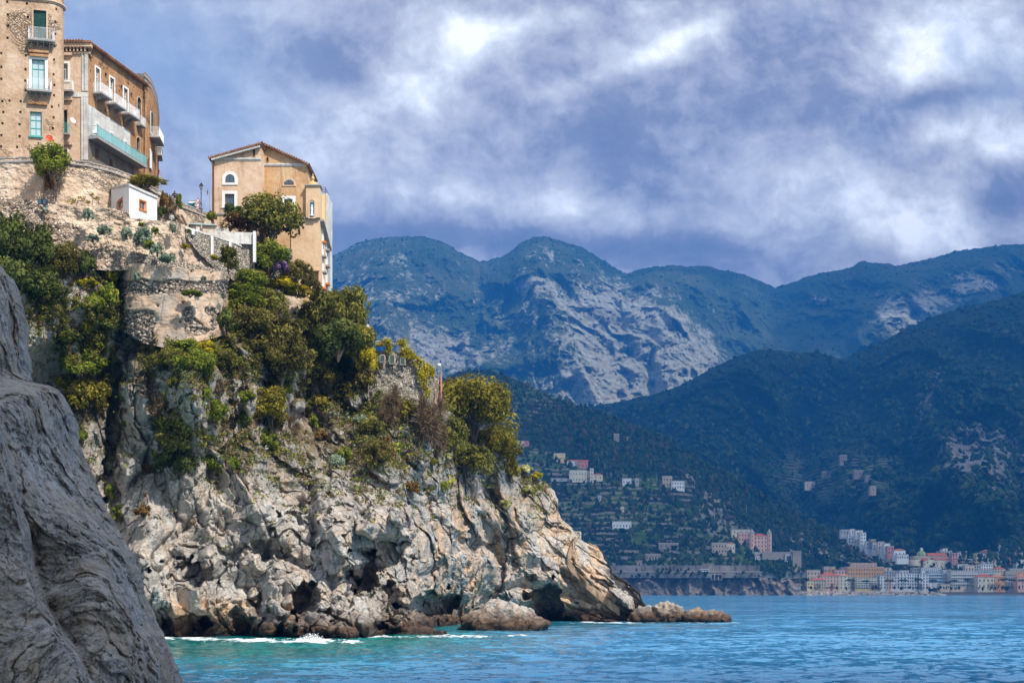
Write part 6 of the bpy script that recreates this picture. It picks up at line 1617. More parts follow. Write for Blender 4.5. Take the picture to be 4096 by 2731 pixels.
def quads_mesh(name, C, Nn, size, tint, material, aspect=1.6, seed=0):
    """one small leaf-like quad per centre, facing roughly Nn"""
    rs = np.random.RandomState(seed); n = len(C)
    a = np.cross(Nn, rs.normal(size=(n, 3))); a /= np.linalg.norm(a, axis=1)[:, None]+1e-9
    b = np.cross(Nn, a); b /= np.linalg.norm(b, axis=1)[:, None]+1e-9
    s = np.asarray(size)[:, None]
    V = np.stack([C-a*s*aspect*.5, C+b*s*.42, C+a*s*aspect*.5+Nn*s*.2, C-b*s*.42], 1).reshape(-1, 3)
    f = np.arange(4*n).reshape(-1, 4)
    me = np_mesh(name, V, f, False, {'tint': np.repeat(tint, 4)}); me.materials.append(material); return me
def unit(v): return v/(np.linalg.norm(v, axis=-1, keepdims=True)+1e-9)
def crown(kind, r, seed, shape=(1, 1, 1), n=None, leaf=None, clumps=None, hollow=.0):
    rs = np.random.RandomState(seed); K = clumps or int(14+r*11)
    d = unit(rs.normal(size=(K, 3))); d[:, 2] = np.where(d[:, 2] < -.35, -d[:, 2], d[:, 2])
    rad = r*(.35+.50*rs.rand(K)**.6)
    cc = d*rad[:, None]*np.array(shape); cr = r*(.16+.20*rs.rand(K))
    n = n or int(1500*max(.5, r)**1.35); leaf = leaf or .115+.022*r
    k = rs.choice(K, n, p=cr**2/(cr**2).sum()); u = unit(rs.normal(size=(n, 3)))
    dist = cr[k]*(.55+.50*rs.rand(n)**.7)
    C = cc[k]+u*dist[:, None]*np.array([1, 1, .85]); Nn = unit(u+rs.normal(size=(n, 3))*.55+np.array([0, 0, .25]))
    tint = np.clip(.5+.35*rs.normal(size=K)[k]*.6+.22*rs.normal(size=n)+.16*u[:, 2], 0, 1)
    C[:, 2] += r*shape[2]*.42
    me = quads_mesh('crown', C, Nn, leaf*(.6+.8*rs.rand(n)), tint, LM[kind], 1.5, seed)
    # stems from the base to the clumps
    m = MB(); pick_ = rs.choice(K, min(K, 7+int(r*3)), replace=False)
    for j in pick_:
        e = Vector(cc[j])+Vector((0, 0, r*shape[2]*.55)); q = Vector((e.x*.35, e.y*.35, e.z*.45)); m.tube([(0, 0, -r*.25), q, e], .014*r+.02, 5, .012)
    st = m.mesh('trunk'); st.materials.append(M_bark); return me, st
def twiggy(kind, r, seed, n=None):
    rs = np.random.RandomState(seed); n = n or int(650*max(.6, r)**1.2)
    n = int(n*1.7); K = 16; hub = unit(rs.normal(size=(K, 3))*np.array([1, .8, .8])+np.array([0, 0, .3]))*r*(.25+.65*rs.rand(K, 1)); kk = rs.randint(0, K, n)
    d = unit(rs.normal(size=(n, 3))*.8+unit(hub)[kk]*.8+np.array([0, 0, .25])); L = r*(.14+.26*rs.rand(n)); b0 = hub[kk]+unit(rs.normal(size=(n, 3)))*r*.22*rs.rand(n)[:, None]
    A = b0+d*L[:, None]*.25; B = b0+d*L[:, None]+rs.normal(size=(n, 3))*r*.12
    s = unit(np.cross(d, rs.normal(size=(n, 3))))*(.018+.02*rs.rand(n))[:, None]
    V = np.stack([A-s, A+s, B+s*.3, B-s*.3], 1).reshape(-1, 3); V[:, 2] += r*.3
    t = np.clip(.5+.3*rs.normal(size=n), 0, 1)
    me = np_mesh('foliage', V, np.arange(4*n).reshape(-1, 4), False, {'tint': np.repeat(t, 4)}); me.materials.append(LM[kind])
    m = MB()
    for k in range(6): a = rs.rand()*6.28; m.tube([(0, 0, -r*.2), (.4*r*math.cos(a), .4*r*math.sin(a), r*.6)], .03*r+.015, 4, .012)
    st = m.mesh('stem'); st.materials.append(M_bark); return me, st
PROTO = {}
def proto(kind, r, tall):
    cls = 1.0 if r < 1.35 else 2.2 if r < 3.0 else 4.0
    v = int(_rs7.randint(0, 3)) if cls < 4 else int(_rs7.randint(0, 2)); key = (kind, cls, v, tall)
    if key not in PROTO:
        sd = abs(hash((len(PROTO)*17+5, v)))%9999
        if kind in ('twig',): PROTO[key] = twiggy(kind, cls, len(PROTO)+100)
        else:
            sh = (.75, .75, 1.35) if tall else (1.05, 1.0, .85)
            PROTO[key] = crown(kind, cls, len(PROTO)+200, sh)
    return PROTO[key], cls
NPL = [0]
def plant(px, py, rx, ry, kind, label, name='shrub', cat='shrub', Y=None, push=.45, group=None, tall=False, hang=False):
    if Y is None:
        b = on_cliff(px, min(py+ry*.55, 640)); Y = b.y
    r = (rx+ry)/2*Y/F; Yc = Y-r*push
    (cm, sm), cls = proto(kind, r, tall)
    base = WV(px, py+ry*.52, Yc)
    t = thing(name, label, cat, base, float(_rs7.rand()*6.28), group)
    sx = (1.32 if rx > 11 else 1.18)*rx*Yc/F/(cls*(.93 if not tall else .70)); sz = (1.34 if rx > 11 else 1.2)*ry*Yc/F/(cls*(.80 if not tall else 1.15))
    t.scale = (sx, sx*(.85+.2*_rs7.rand()), -sz if hang else sz)
    is_tree = name.endswith('tree')
    link('crown' if is_tree else 'foliage', cm, None, t); link('trunk' if is_tree else 'stem', sm, None, t)
    NPL[0] += 1
    return t
PL = [
 # left of the bastion
 (10, 250, 21, 25, 'dark', 'dark green tree at the left edge under the garden wall', 'evergreen_tree', 'tree'),
 (37, 257, 20, 22, 'dark', 'dark green tree under the floodlights', 'evergreen_tree', 'tree'),
 (14, 287, 24, 20, 'dark', 'dark tree behind the top of the shore rock', 'evergreen_tree', 'tree'),
 (42, 290, 18, 16, 'dark', 'dark tree below the floodlight tree, right of the shore rock top', 'evergreen_tree', 'tree'),
 (75, 243, 12, 19, 'brownish', 'brown green open bush climbing the garden wall right of the floodlights', 'bush', 'shrub'),
 (66, 265, 14, 15, 'brownish', 'brown shrub between the dark trees and the yellow broom', 'bush', 'shrub'),
 (86, 268, 9, 14, 'dark', 'dark green shrub just left of the yellow broom', 'bush', 'shrub'),
 (102, 254, 9, 8, 'yellow', 'yellow broom, left one of the two above the bastion shoulder', 'broom', 'shrub'),
 (126, 251, 9, 7, 'yellow', 'yellow broom, right one of the two above the bastion shoulder', 'broom', 'shrub'),
 (141.5, 263, 8, 7.5, 'yellow', 'round yellow flowering bush hanging over the bastion rim', 'broom', 'shrub'),
 (111, 278, 9, 14, 'yellow', 'tall yellow green shrub against the left side of the bastion', 'broom', 'shrub'),
 (107, 300, 9, 14, 'green', 'green shrub low against the left side of the bastion', 'bush', 'shrub'),
 (88, 284, 8, 6, 'yellow', 'small yellow bush left of the tall yellow shrub', 'broom', 'shrub'),
 (90, 306, 10, 12, 'green', 'mid green shrub two bushes left of the bastion foot', 'bush', 'shrub'),
 (108, 326, 12, 10, 'dark', 'dark shrub at the lower left corner of the bastion', 'bush', 'shrub'),
 (84, 330, 9, 11, 'yellow', 'yellow tipped shrub on the grey rock left of the bastion foot', 'broom', 'shrub'),
 (68, 343, 13, 8, 'dark', 'flat dark shrub on the bare rock above the shore rock', 'bush', 'shrub'),
 (95, 350, 10, 9, 'yellow', 'yellow bush above the olive column of shrubs', 'broom', 'shrub'),
 (84, 368, 17, 13, 'green', 'wide green shrub in the gully between shore rock and bastion', 'bush', 'shrub'),
 (70, 382, 11, 9, 'yellow', 'yellow green shrub peeping over the shore rock', 'broom', 'shrub'),
 (86, 402, 17, 19, 'golden', 'golden olive tree in the dark gully beside the shore rock', 'gully_tree', 'tree'),
 (80, 438, 6, 8, 'green', 'small green tuft bush below the gully tree', 'bush', 'shrub'),
 (121, 515, 9, 9, 'green', 'bright green bush in the crevice right of the shore rock', 'bush', 'shrub'),
 (110, 494, 4, 9, 'green', 'narrow green plant in the dark crack above the crevice bush', 'bush', 'shrub'),
 (143, 512, 8, 7, 'rust', 'rusty dry bush beside the crevice bush', 'bush', 'shrub'),
 # on the garden wall and the bastion
 (88, 215.5, 5, 6, 'grey', 'round silver green bush near the top of the garden wall left of the hut', 'bush', 'shrub', 159.6),
 (104, 231, 6, 5, 'grey', 'low silver bush on the middle of the garden wall', 'bush', 'shrub', 159.6),
 (93, 239, 5, 4, 'grey', 'small silver tuft low on the garden wall above the yellow broom', 'bush', 'shrub', 159.6),
 (127, 234, 5, 6.5, 'grey', 'silver green bush on the garden wall under the hut corner', 'bush', 'shrub', 160),
 (142, 238, 8, 9, 'grey', 'largest silver green bush on the garden wall', 'bush', 'shrub', 160.5),
 (142, 225.5, 3, 3, 'green', 'tiny green tuft just under the right end of the hut', 'bush', 'shrub', 161.5),
 (155.5, 231.5, 3.5, 4, 'green', 'small green tuft right below the hut', 'bush', 'shrub', 162),
 (150, 246, 5, 5, 'green', 'green bush touching the largest silver bush', 'bush', 'shrub', 160),
 (157.5, 251, 6, 7, 'grey', 'silver bush above the rubble line of the bastion', 'bush', 'shrub', 160.2),
 (168, 259, 9, 5, 'grey', 'long silver cushion on the rubble line', 'bush', 'shrub', 160),
 (172.5, 229, 3.5, 5, 'grey', 'silver tuft below the cap-wearing person', 'bush', 'shrub', 163.5),
 (189, 231.5, 2, 2.5, 'green', 'tiny green tuft left of the first white post', 'bush', 'shrub', 165.5),
 (186, 247, 4, 3, 'yellow', 'small yellow patch at the foot of the plaster slope', 'bush', 'shrub', 165.5),
 (214, 258, 4, 3, 'yellow', 'yellow patch at the foot of the white framed rubble wall', 'bush', 'shrub', 169),
 (137, 277, 4, 5, 'grey', 'silver tuft on the left part of the bastion face', 'bush', 'shrub', 160),
 (190, 294, 9, 4, 'green', 'green and silver clump in the stones of the bastion', 'bush', 'shrub', 159.8),
 (203.5, 278.5, 2.5, 2.5, 'grey', 'tiny silver tuft high on the right half of the bastion', 'bush', 'shrub', 160.4),
 (223, 296, 3, 3, 'grey', 'small silver tuft on the right corner of the bastion', 'bush', 'shrub', 163),
 # road wall
 (51, 165, 17, 15, 'green', 'lush green bush growing over the road wall parapet', 'bush', 'shrub', 166.6),
 (49, 184, 4, 11, 'rust', 'brown hanging plant below the lush parapet bush', 'bush', 'shrub', 166.6),
 (147, 184, 14, 5.5, 'golden', 'brown green creeper spilling over the road wall above the hut', 'bush', 'shrub', 173),
 (164, 203, 4, 11, 'rust', 'brown creeper right of the hut', 'bush', 'shrub', 174.5),
 (161.8, 213, 4.5, 6, 'dark', 'dark bush with violet flowers beside the hut', 'bush', 'shrub', 171),
 (172, 208, 7, 8, 'twig', 'dry bare creeper on the road wall under the mirror', 'dry_bush', 'shrub', 176),
 (178.5, 204, 3, 9, 'green', 'thin green creeper on the road wall below the mirror', 'bush', 'shrub', 177),
 (212, 218, 5, 6, 'green', 'light green bush at the left foot of the salmon house', 'bush', 'shrub', 181),
 (228, 263, 9, 14, 'olive', 'pointed olive conifer-like tree in front of the white panel wall', 'small_tree', 'tree', 168.5),
 # around the salmon house
 (272, 223, 26, 20, 'olive', 'big dark olive tree in front of the salmon house', 'olive_tree', 'tree', 181),
 (232, 214, 9, 9, 'dark', 'dark shrub under the left window of the salmon house', 'bush', 'shrub', 182),
 (240, 226, 14, 9, 'rust', 'rusty dry bush above the white plaster panel', 'dry_bush', 'shrub', 180),
 (257, 236, 8, 11, 'twig', 'bare brown twigs between the panel wall and the big olive tree', 'dry_bush', 'shrub', 179),
 (270, 262, 17, 15, 'green', 'green shrub below the big olive tree', 'bush', 'shrub', 177.5),
 (281, 268, 8, 6, 'violet', 'violet flowering bush below the big olive tree', 'judas_bush', 'shrub', 175.5),
 (296, 276, 14, 12, 'brownish', 'brown green shrub left of the niche of the salmon house', 'bush', 'shrub', 178),
 (311, 287, 9, 9, 'brownish', 'brown shrub in front of the niche of the salmon house', 'bush', 'shrub', 181),
 (250, 285, 15, 11, 'green', 'green shrub just below the wooden fence', 'bush', 'shrub', 174),
 (282, 287, 12, 7, 'yellow', 'bright yellow bush on the crest of the beige buttress', 'broom', 'shrub', 177),
 (298, 292, 11, 6, 'yellow', 'second yellow bush, right end of the beige buttress', 'broom', 'shrub', 179),
 (246, 303, 15, 14, 'green', 'green tree with visible branches left of the beige buttress', 'small_tree', 'tree', 173),
 (270, 306, 14, 12, 'olive', 'olive bush overlapping the beige buttress from the left', 'bush', 'shrub', 174),
 (227, 324, 9, 13, 'dark', 'dark shrub at the right foot of the bastion', 'bush', 'shrub', 165),
 # the dark shrub mass on the slope
 (248, 330, 20, 17, 'brownish', 'brown olive tree right of the bastion foot', 'slope_tree', 'tree'),
 (276, 338, 24, 20, 'brownish', 'large brown olive tree below the beige buttress', 'slope_tree', 'tree'),
 (305, 328, 20, 18, 'olive', 'olive tree below the lower wing of the salmon house', 'slope_tree', 'tree'),
 (322, 312, 15, 16, 'olive', 'olive tree at the foot of the lower wing', 'slope_tree', 'tree', 185),
 (346, 322, 17, 26, 'olive', 'tall olive tree standing free against the mountain right of the house', 'slope_tree', 'tree', 189),
 (358, 345, 14, 18, 'golden', 'golden tinged tree between the tall olive tree and the pergola', 'slope_tree', 'tree', 187.5),
 (338, 345, 20, 18, 'dark', 'dark tree under the tall free-standing olive tree', 'slope_tree', 'tree', 184),
 (367, 362, 9, 14, 'yellow', 'yellow leaved tree touching the lookout wall', 'slope_tree', 'tree', 187),
 (366, 382, 9, 11, 'brownish', 'brown shrub at the lower left corner of the lookout wall', 'bush', 'shrub', 187),
 (317, 352, 13, 16, 'green', 'round fresh green tree in the middle of the dark slope trees', 'slope_tree', 'tree'),
 (290, 362, 22, 18, 'brownish', 'brown olive tree left of the round fresh green tree', 'slope_tree', 'tree'),
 (258, 358, 20, 17, 'brownish', 'brown olive tree at the centre left of the slope mass', 'slope_tree', 'tree'),
 (344, 372, 18, 15, 'dark', 'dark tree below and left of the lookout wall', 'slope_tree', 'tree'),
 (312, 382, 18, 14, 'brownish', 'brown tree on the lower edge of the slope mass', 'slope_tree', 'tree'),
 (284, 388, 9, 16, 'green', 'pointed green conifer on the lower edge of the slope mass', 'conifer', 'tree'),
 # below the bastion
 (158, 347, 13, 7, 'brownish', 'brown shrub at the left of the bastion foot', 'bush', 'shrub'),
 (186, 350, 13, 8, 'green', 'green broom at the middle of the bastion foot', 'bush', 'shrub'),
 (207, 350, 10, 8, 'yellow', 'yellow orange flowered shrub right of the bastion foot', 'broom', 'shrub'),
 (172, 364, 15, 11, 'olive', 'olive shrub one row below the bastion foot', 'bush', 'shrub'),
 (196, 366, 15, 11, 'green', 'green shrub one row below the yellow orange flowers', 'bush', 'shrub'),
 (222, 362, 14, 11, 'olive', 'olive shrub left of the brown slope trees', 'bush', 'shrub'),
 (176, 384, 7, 8, 'olive', 'small olive bush on grey rock below the bastion', 'bush', 'shrub'),
 (168, 397, 5, 8, 'green', 'small bright green plant at a rock cleft below the bastion', 'bush', 'shrub'),
 (160, 408, 9, 11, 'twig', 'dry bare bush hanging on the grey rock left of the standing slabs', 'dry_bush', 'shrub'),
 (219, 386, 11, 8, 'twig', 'dry bare bush over the dark rock knob', 'dry_bush', 'shrub'),
 (203, 395, 7, 12, 'green', 'green shrub between the two standing rock slabs', 'bush', 'shrub'),
 (210, 415, 14, 11, 'green', 'green shrub right of the leaning rock slab', 'bush', 'shrub'),
 (246, 398, 8, 7, 'green', 'green shrub with pale flowers right of the dark rock knob', 'bush', 'shrub'),
 (247, 421, 8, 9, 'green', 'bright green shrub left of the feathery tree', 'bush', 'shrub'),
 (272, 417, 14, 20, 'golden', 'feathery yellow green tree on the rocks', 'small_tree', 'tree'),
 (268, 444, 9, 10, 'green', 'green bush at the foot of the feathery tree', 'bush', 'shrub'),
 (178, 440, 24, 22, 'olive', 'big round olive tree alone on the grey cliff', 'cliff_tree', 'tree'),
 (176, 466, 17, 14, 'dark', 'dark shrub under the big round olive tree', 'bush', 'shrub'),
 (158, 455, 6, 7, 'green', 'small green bush left of the big round olive tree', 'bush', 'shrub'),
 (207, 440, 8, 7, 'green', 'green bush right of the big round olive tree', 'bush', 'shrub'),
 (215, 466, 8, 11, 'green', 'green bush lower right of the big round olive tree', 'bush', 'shrub'),
 (234, 466, 5, 9, 'green', 'narrow green bush standing alone on bare scree', 'bush', 'shrub'),
 (225, 453, 3, 5, 'green', 'tiny green bush left of the narrow green bush', 'bush', 'shrub'),
 (126, 425, 5, 4, 'green', 'small green tuft on the tall grey rib', 'bush', 'shrub'), (124, 400, 3.5, 4, 'olive', 'small olive tuft high on the tall grey rib', 'bush', 'shrub'), (135, 448, 4, 4, 'grey', 'silver tuft on the grey rock left of the big round tree', 'bush', 'shrub'),
 (150, 438, 3.5, 3, 'grey', 'second silver tuft, nearer to the big round tree', 'bush', 'shrub'), (145, 470, 7, 6, 'rust', 'rusty tuft on the grey rock lower left of the round tree', 'bush', 'shrub'),
 # right half
 (304, 412, 9, 8, 'brownish', 'brown bush below the slope trees, left of the jutting ledge', 'bush', 'shrub'), (318, 405, 9, 9, 'golden', 'golden bush above the jutting ledge', 'bush', 'shrub'), (342, 395, 12, 8, 'brownish', 'brown bush right above the jutting ledge', 'bush', 'shrub'),
 (292, 424, 6, 9, 'twig', 'grey bare bush on the rocks right of the feathery tree', 'dry_bush', 'shrub'), (322, 436, 6, 6, 'rust', 'rust coloured bush between boulders', 'bush', 'shrub'), (314, 424, 4, 8, 'green', 'narrow green bush between boulders', 'bush', 'shrub'),
 (336, 462, 7, 7, 'grey', 'silver bush on the long sloping slab', 'bush', 'shrub'), (345, 457, 6, 9, 'green', 'green bush beside the silver bush on the long slab', 'bush', 'shrub'),
 (392, 414, 12, 17, 'twig', 'tall dry twiggy bush under the lookout wall, left one', 'dry_bush', 'shrub'), (424, 424, 17, 20, 'twig', 'large dry reddish bush under the stairs', 'dry_bush', 'shrub'), (408, 414, 9, 11, 'golden', 'golden green bush between the two dry bushes', 'bush', 'shrub'),
 (372, 428, 11, 10, 'olive', 'olive bush left of the tall dry bush', 'bush', 'shrub'), (360, 421, 8, 6, 'grey', 'pale silver bush left of the olive bush', 'bush', 'shrub'), (376, 456, 12, 13, 'brownish', 'brown olive bush below the tall dry bush', 'bush', 'shrub'), (388, 452, 5, 13, 'rust', 'column of dry orange aloe leaves', 'bush', 'shrub'),
 (436, 440, 11, 16, 'twig', 'dry bush under the crown of the golden tree', 'dry_bush', 'shrub'),
 (474, 416, 32, 30, 'golden', 'large golden olive tree on the end of the point', 'point_tree', 'tree', 211), (495, 450, 20, 19, 'golden', 'second golden crown leaning seaward below the large golden tree', 'point_tree', 'tree', 218), (450, 440, 14, 18, 'olive', 'olive tree at the left foot of the large golden tree', 'point_tree', 'tree', 201),
 (468, 464, 18, 15, 'olive', 'olive shrub below the large golden tree', 'bush', 'shrub'), (509, 470, 11, 12, 'golden', 'golden brown shrub on the seaward edge of the point', 'bush', 'shrub'),
 (447, 457, 5, 4, 'pale', 'pale spurge cushion at the left foot of the olive shrub', 'spurge', 'shrub'), (526, 470, 6, 5, 'pale', 'pale spurge cushion on the skyline of the point', 'spurge', 'shrub'), (527, 492, 6, 6, 'pale', 'pale spurge cushion on the light rock below the skyline', 'spurge', 'shrub'),
 (490, 487, 7, 4, 'pale', 'flat pale spurge on the dark rocks', 'spurge', 'shrub'), (505, 506, 7, 6, 'pale', 'spurge cushion with violet flowers beside it', 'spurge', 'shrub'), (537, 476, 5, 4, 'yellow', 'yellow bush on the outermost skyline knob', 'broom', 'shrub'),
 (432, 463, 6, 5, 'golden', 'small golden bush among the prickly pears', 'bush', 'shrub'), (411, 489, 7, 7, 'rust', 'brown dry bush on the pale scree', 'bush', 'shrub'), (443, 487, 5, 5, 'green', 'small green bush left of the last prickly pear', 'bush', 'shrub'),
 (388.5, 481, 3, 3.5, 'violet', 'small violet flowering plant on pale rock', 'flower_bush', 'shrub'), (398, 449, 5, 6, 'green', 'green bush behind the middle prickly pear', 'bush', 'shrub'),
]
for row in PL:
    px, py, rx, ry, kind, label, name, cat = row[:8]; Yv = row[8] if len(row) > 8 else None
    plant(px, py, rx, ry, kind, label, name, cat, Yv, tall=name in ('conifer', 'small_tree'))
# yellow creeper hanging on the lookout wall, vine on the pergola
def creeper(name, label, pts, n, spread, seed, kind='yellow', cat='creeper', Yoff=0.0):
    rs = np.random.RandomState(seed); pts = np.array(pts, float); k = rs.randint(0, len(pts), n)
    c = pts[k]; px = c[:, 0]+rs.normal(size=n)*c[:, 3]*.6; py = c[:, 1]+rs.normal(size=n)*c[:, 4]*.6; Y = c[:, 2]-.2*rs.rand(n)*spread
    C = np.stack([(px-512)*Y/F, Y, CZ+(HY-py)*Y/F], 1); Nn = unit(rs.normal(size=(n, 3))*.7+np.array([.1, -.8, .5]))
    me = quads_mesh('foliage', C, Nn, .13+.15*rs.rand(n), np.clip(.5+.3*rs.normal(size=n), 0, 1), LM[kind], 1.4, seed)
    t = thing(name, label, cat, (0, 0, 0)); link('foliage', me, None, t)
    m = MB(); a = pts[0]; m.tube([WV(a[0], a[1]-a[4], a[2]), WV(pts[-1][0], pts[-1][1]+pts[-1][4], pts[-1][2])], .03, 4); m.build('stem', M_bark, t); return t
creeper('creeper', 'yellow green creeper draped down the right end of the lookout wall', [(419, 362, 188.3, 5, 4), (424, 370, 188.9, 5, 6), (428, 367, 190.2, 4, 3), (425, 380, 188.9, 4, 7), (427, 392, 189.0, 3, 6), (432, 372, 191.5, 2.4, 4), (421, 374, 188.2, 3, 6), (410, 356.5, 188.2, 6, 1.6)], 1900, 1.5, 4)
creeper('vine', 'bright yellow vine hanging from the pergola, left clump', [(386, 341, 188.8, 5, 3), (389, 347, 188.8, 3, 4), (380, 344, 188.8, 4, 1.2)], 520, 4, 5)
creeper('vine', 'bright yellow vine on the right end of the pergola', [(402, 343, 188.8, 4.5, 3.5), (405, 350, 188.7, 5, 3), (411, 354, 188.7, 4, 2)], 700, 4, 6)
creeper('vine', 'leafless garden vine with yellow buds on the road wall left of the hut', [(72, 201, 165.5, 3, 2), (80, 198, 165.5, 4, 1.6), (92, 194, 166, 3, 1.5), (97, 198, 166, 2.5, 1.4), (88, 202, 166, 2, 1)], 130, 2, 7)
o = bpy.data.objects[[x.name for x in bpy.data.objects if x.get('label', '').startswith('leafless garden vine')][0]]
m = MB()
for a in ([(76, 206), (78, 201), (84, 200), (86, 196)], [(92, 205), (93, 198), (89, 193), (87, 191)], [(93, 198), (98, 199), (99, 204)], [(71, 204), (74, 202), (76, 199)]): m.tube([WV(x, y, 165.6) for x, y in a], .05, 5)
m.build('branch', M_bark, o)
# prickly pears built of pads
def prickly_pear(px, py, s, label, seed):
    rs = np.random.RandomState(seed); b = on_cliff(px, py+s*.5); Y = b.y-.4; t = thing('prickly_pear', label, 'cactus', WV(px, py+s*.7, Y), 0)
    k = s*Y/F; pads = [(0, 0, .0, .0)]; m_ = plain('cactus_pad', (.36, .34, .05), .6, var=.3)
    nodes = [(Vector((0, 0, 0)), 0.0)]
    for i in range(11):
        p, a = nodes[rs.randint(0, len(nodes))]; a2 = a+rs.normal()*.7; L = k*.33
        q = p+Vector((math.sin(a2)*L*2, rs.normal()*.08, math.cos(a2)*L*1.7))
        mb = MB(); c = (p+q)/2; n = 12; rot = rs.rand()*1.2-.6
        ring_ = [(math.cos(2*math.pi*j/n)*L*.62, math.sin(2*math.pi*j/n)*L*.95) for j in range(n)]
        def fr(u, v, h): x = u*math.cos(a2)+v*math.sin(a2); z = -u*math.sin(a2)+v*math.cos(a2); return (c.x+x*math.cos(rot), c.y+x*math.sin(rot)+h, c.z+z)
        mb.prism(ring_, -.05, .05, fr); mb.build('pad', m_, t); nodes.append((q, a2*.5))
for i, (px, py, s, l) in enumerate([(399, 431, 6, 'uppermost prickly pear beside the dry bushes'), (394, 449, 5, 'prickly pear left of the middle, above the green bush'), (405, 455, 5, 'prickly pear right of the middle one'), (407, 471, 4, 'low spreading prickly pear below the others'), (446, 479, 6, 'single prickly pear farthest right, on pale scree')]): prickly_pear(px, py, s, l, i+3)
# ground scrub: tufts on the ledges
def scrub():
    rs = np.random.RandomState(12); C = []; T = []; S = []
    nr, nc = CG.shape[:2]; cand = 60000
    i = rs.randint(2, nr-1, cand); j = rs.randint(2, nc-2, cand); P = CG[i, j]; du = CG[i, np.minimum(j+1, nc-1)]-CG[i, j-1]; dv = CG[i-1, j]-CG[i+1, j]
    Nn = unit(np.cross(du, dv)); Nn *= np.sign(-(Nn*P).sum(1))[:, None]
    py = HY-(P[:, 2]-CZ)/P[:, 1]*F; px = 512+P[:, 0]/P[:, 1]*F
    veg = smooth(500, 400, py-np.interp(px, [0, 330, 520, 560], [0, 10, 50, 40])); patch = fbm(P*.09, 4, 3)
    w = veg*(.15+1.5*np.clip(Nn[:, 2]+.1, 0, 1))*smooth(-.25, .2, patch)*smooth(552, 540, px)+.03*smooth(560, 500, py)
    k = rs.rand(cand) < w*.85; P = P[k]; Nn = Nn[k]; patch = patch[k]
    out = []
    for q in range(9):
        off = rs.normal(size=P.shape)*.26; off[:, 2] = np.abs(off[:, 2])*.9; out.append(P+Nn*.12+off)
    C = np.concatenate(out); N2 = unit(rs.normal(size=C.shape)+np.array([0, -.3, .6])); kinds = rs.choice(4, len(P), p=[.34, .3, .26, .10]); kk = np.tile(kinds, 9)
    for n_, (kd, lab, nm) in enumerate((('olive', 'olive green low scrub scattered over the ledges', 'scrub'), ('twig', 'dry brown grass and twigs on the ledges', 'dry_grass'), ('green', 'fresh green weeds in the rock clefts', 'weeds'), ('grey', 'silver green cushions of low herbs on the cliff', 'herbs'))):
        m_ = kk == n_; me = quads_mesh(nm, C[m_], N2[m_], .13+.17*rs.rand(m_.sum()), np.clip(.5+.3*rs.normal(size=m_.sum()), 0, 1), LM[kd], 1.8, n_)
        o = link(nm, me); tag(o, lab, None, None, 'stuff')
scrub()

# low maquis filling the slope between the trees
def maquis():
    rs = np.random.RandomState(44); Vs, Fs, Ts, n0 = [], [], [], 0
    regs = [(232, 372, 296, 392, 150), (150, 235, 346, 372, 60), (60, 112, 300, 400, 70), (0, 60, 250, 320, 70), (238, 300, 385, 412, 26), (360, 470, 405, 440, 46), (440, 515, 425, 475, 50), (190, 215, 385, 425, 14), (296, 350, 395, 420, 20)]
    for x0, x1, y0, y1, n in regs:
        for _ in range(n):
            px, py = rs.uniform(x0, x1), rs.uniform(y0, y1); c = on_cliff(px, py)
            if c.z < 30: continue
            r = rs.uniform(.6, 1.7); m = int(210*r**1.3); K = 6; cc = rs.normal(size=(K, 3))*r*.45; k = rs.randint(0, K, m); u = unit(rs.normal(size=(m, 3)))
            C = np.array(c)+np.array([0, -.3, .2])+cc[k]+u*r*.38*rs.rand(m)[:, None]**.5; Nn = unit(u+rs.normal(size=(m, 3))*.5+np.array([0, -.1, .3]))
            a = unit(np.cross(Nn, rs.normal(size=(m, 3)))); b = np.cross(Nn, a); s = (.10+.12*rs.rand(m))[:, None]
            Vs.append(np.stack([C-a*s*.8, C+b*s*.42, C+a*s*.8, C-b*s*.42], 1).reshape(-1, 3)); Ts.append(np.repeat(np.clip(.45+.2*rs.normal()+.2*rs.normal(size=m), 0, 1), 4)); n0 += m
    V = np.concatenate(Vs); me = np_mesh('maquis', V, np.arange(len(V)).reshape(-1, 4), False, {'tint': np.concatenate(Ts)}); me.materials.append(LM['olive'])
    tag(link('maquis', me), 'tangled olive green maquis filling the slope between the trees', None, None, 'stuff')
maquis()
# ================================================================ the town and the houses on the hill
def wallmat(name, c):
    def fn(N, b, out):
        p = N.pos(); n = N.noise(p, .25, 6, .7); s = N.noise(N.mapping(p, sc=(1, 1, .2)), .5, 5, .7)
        c2 = N.vmath('SCALE', tuple(c), N.map(n, .3, .7, .8, 1.12)); N.put(b.inputs['Base Color'], N.mix(N.map(s, .55, .7, 0, .35), c2, tuple(v*.5 for v in c)))
        b.inputs['Roughness'].default_value = .9; b.inputs['Specular IOR Level'].default_value = .1
    return mat(name, fn)
TC = {'white': wallmat('town_white', (.74, .74, .72)), 'cream': wallmat('town_cream', (.72, .64, .48)), 'pink': wallmat('town_pink', (.72, .45, .35)), 'rose': wallmat('town_rose', (.60, .26, .22)), 'yellow': wallmat('town_yellow', (.74, .56, .28)),
      'orange': wallmat('town_orange', (.68, .36, .16)), 'tan': wallmat('town_tan', (.50, .40, .30)), 'grey': wallmat('town_grey', (.46, .46, .45)), 'stone': wallmat('town_stone', (.34, .29, .24)), 'beige': wallmat('town_beige', (.66, .56, .42)), 'red': wallmat('town_red', (.40, .08, .05))}
M_rroof = wallmat('town_red_roof', (.46, .13, .07)); M_oroof = wallmat('town_orange_roof', (.55, .26, .14)); M_flat = wallmat('town_flat_roof', (.42, .40, .38))
M_win = plain('town_dark_window', (.03, .04, .05), .2); M_gwin = plain('town_green_shutter', (.03, .17, .13), .6); M_bwin = plain('town_blue_glass', (.18, .30, .38), .15)
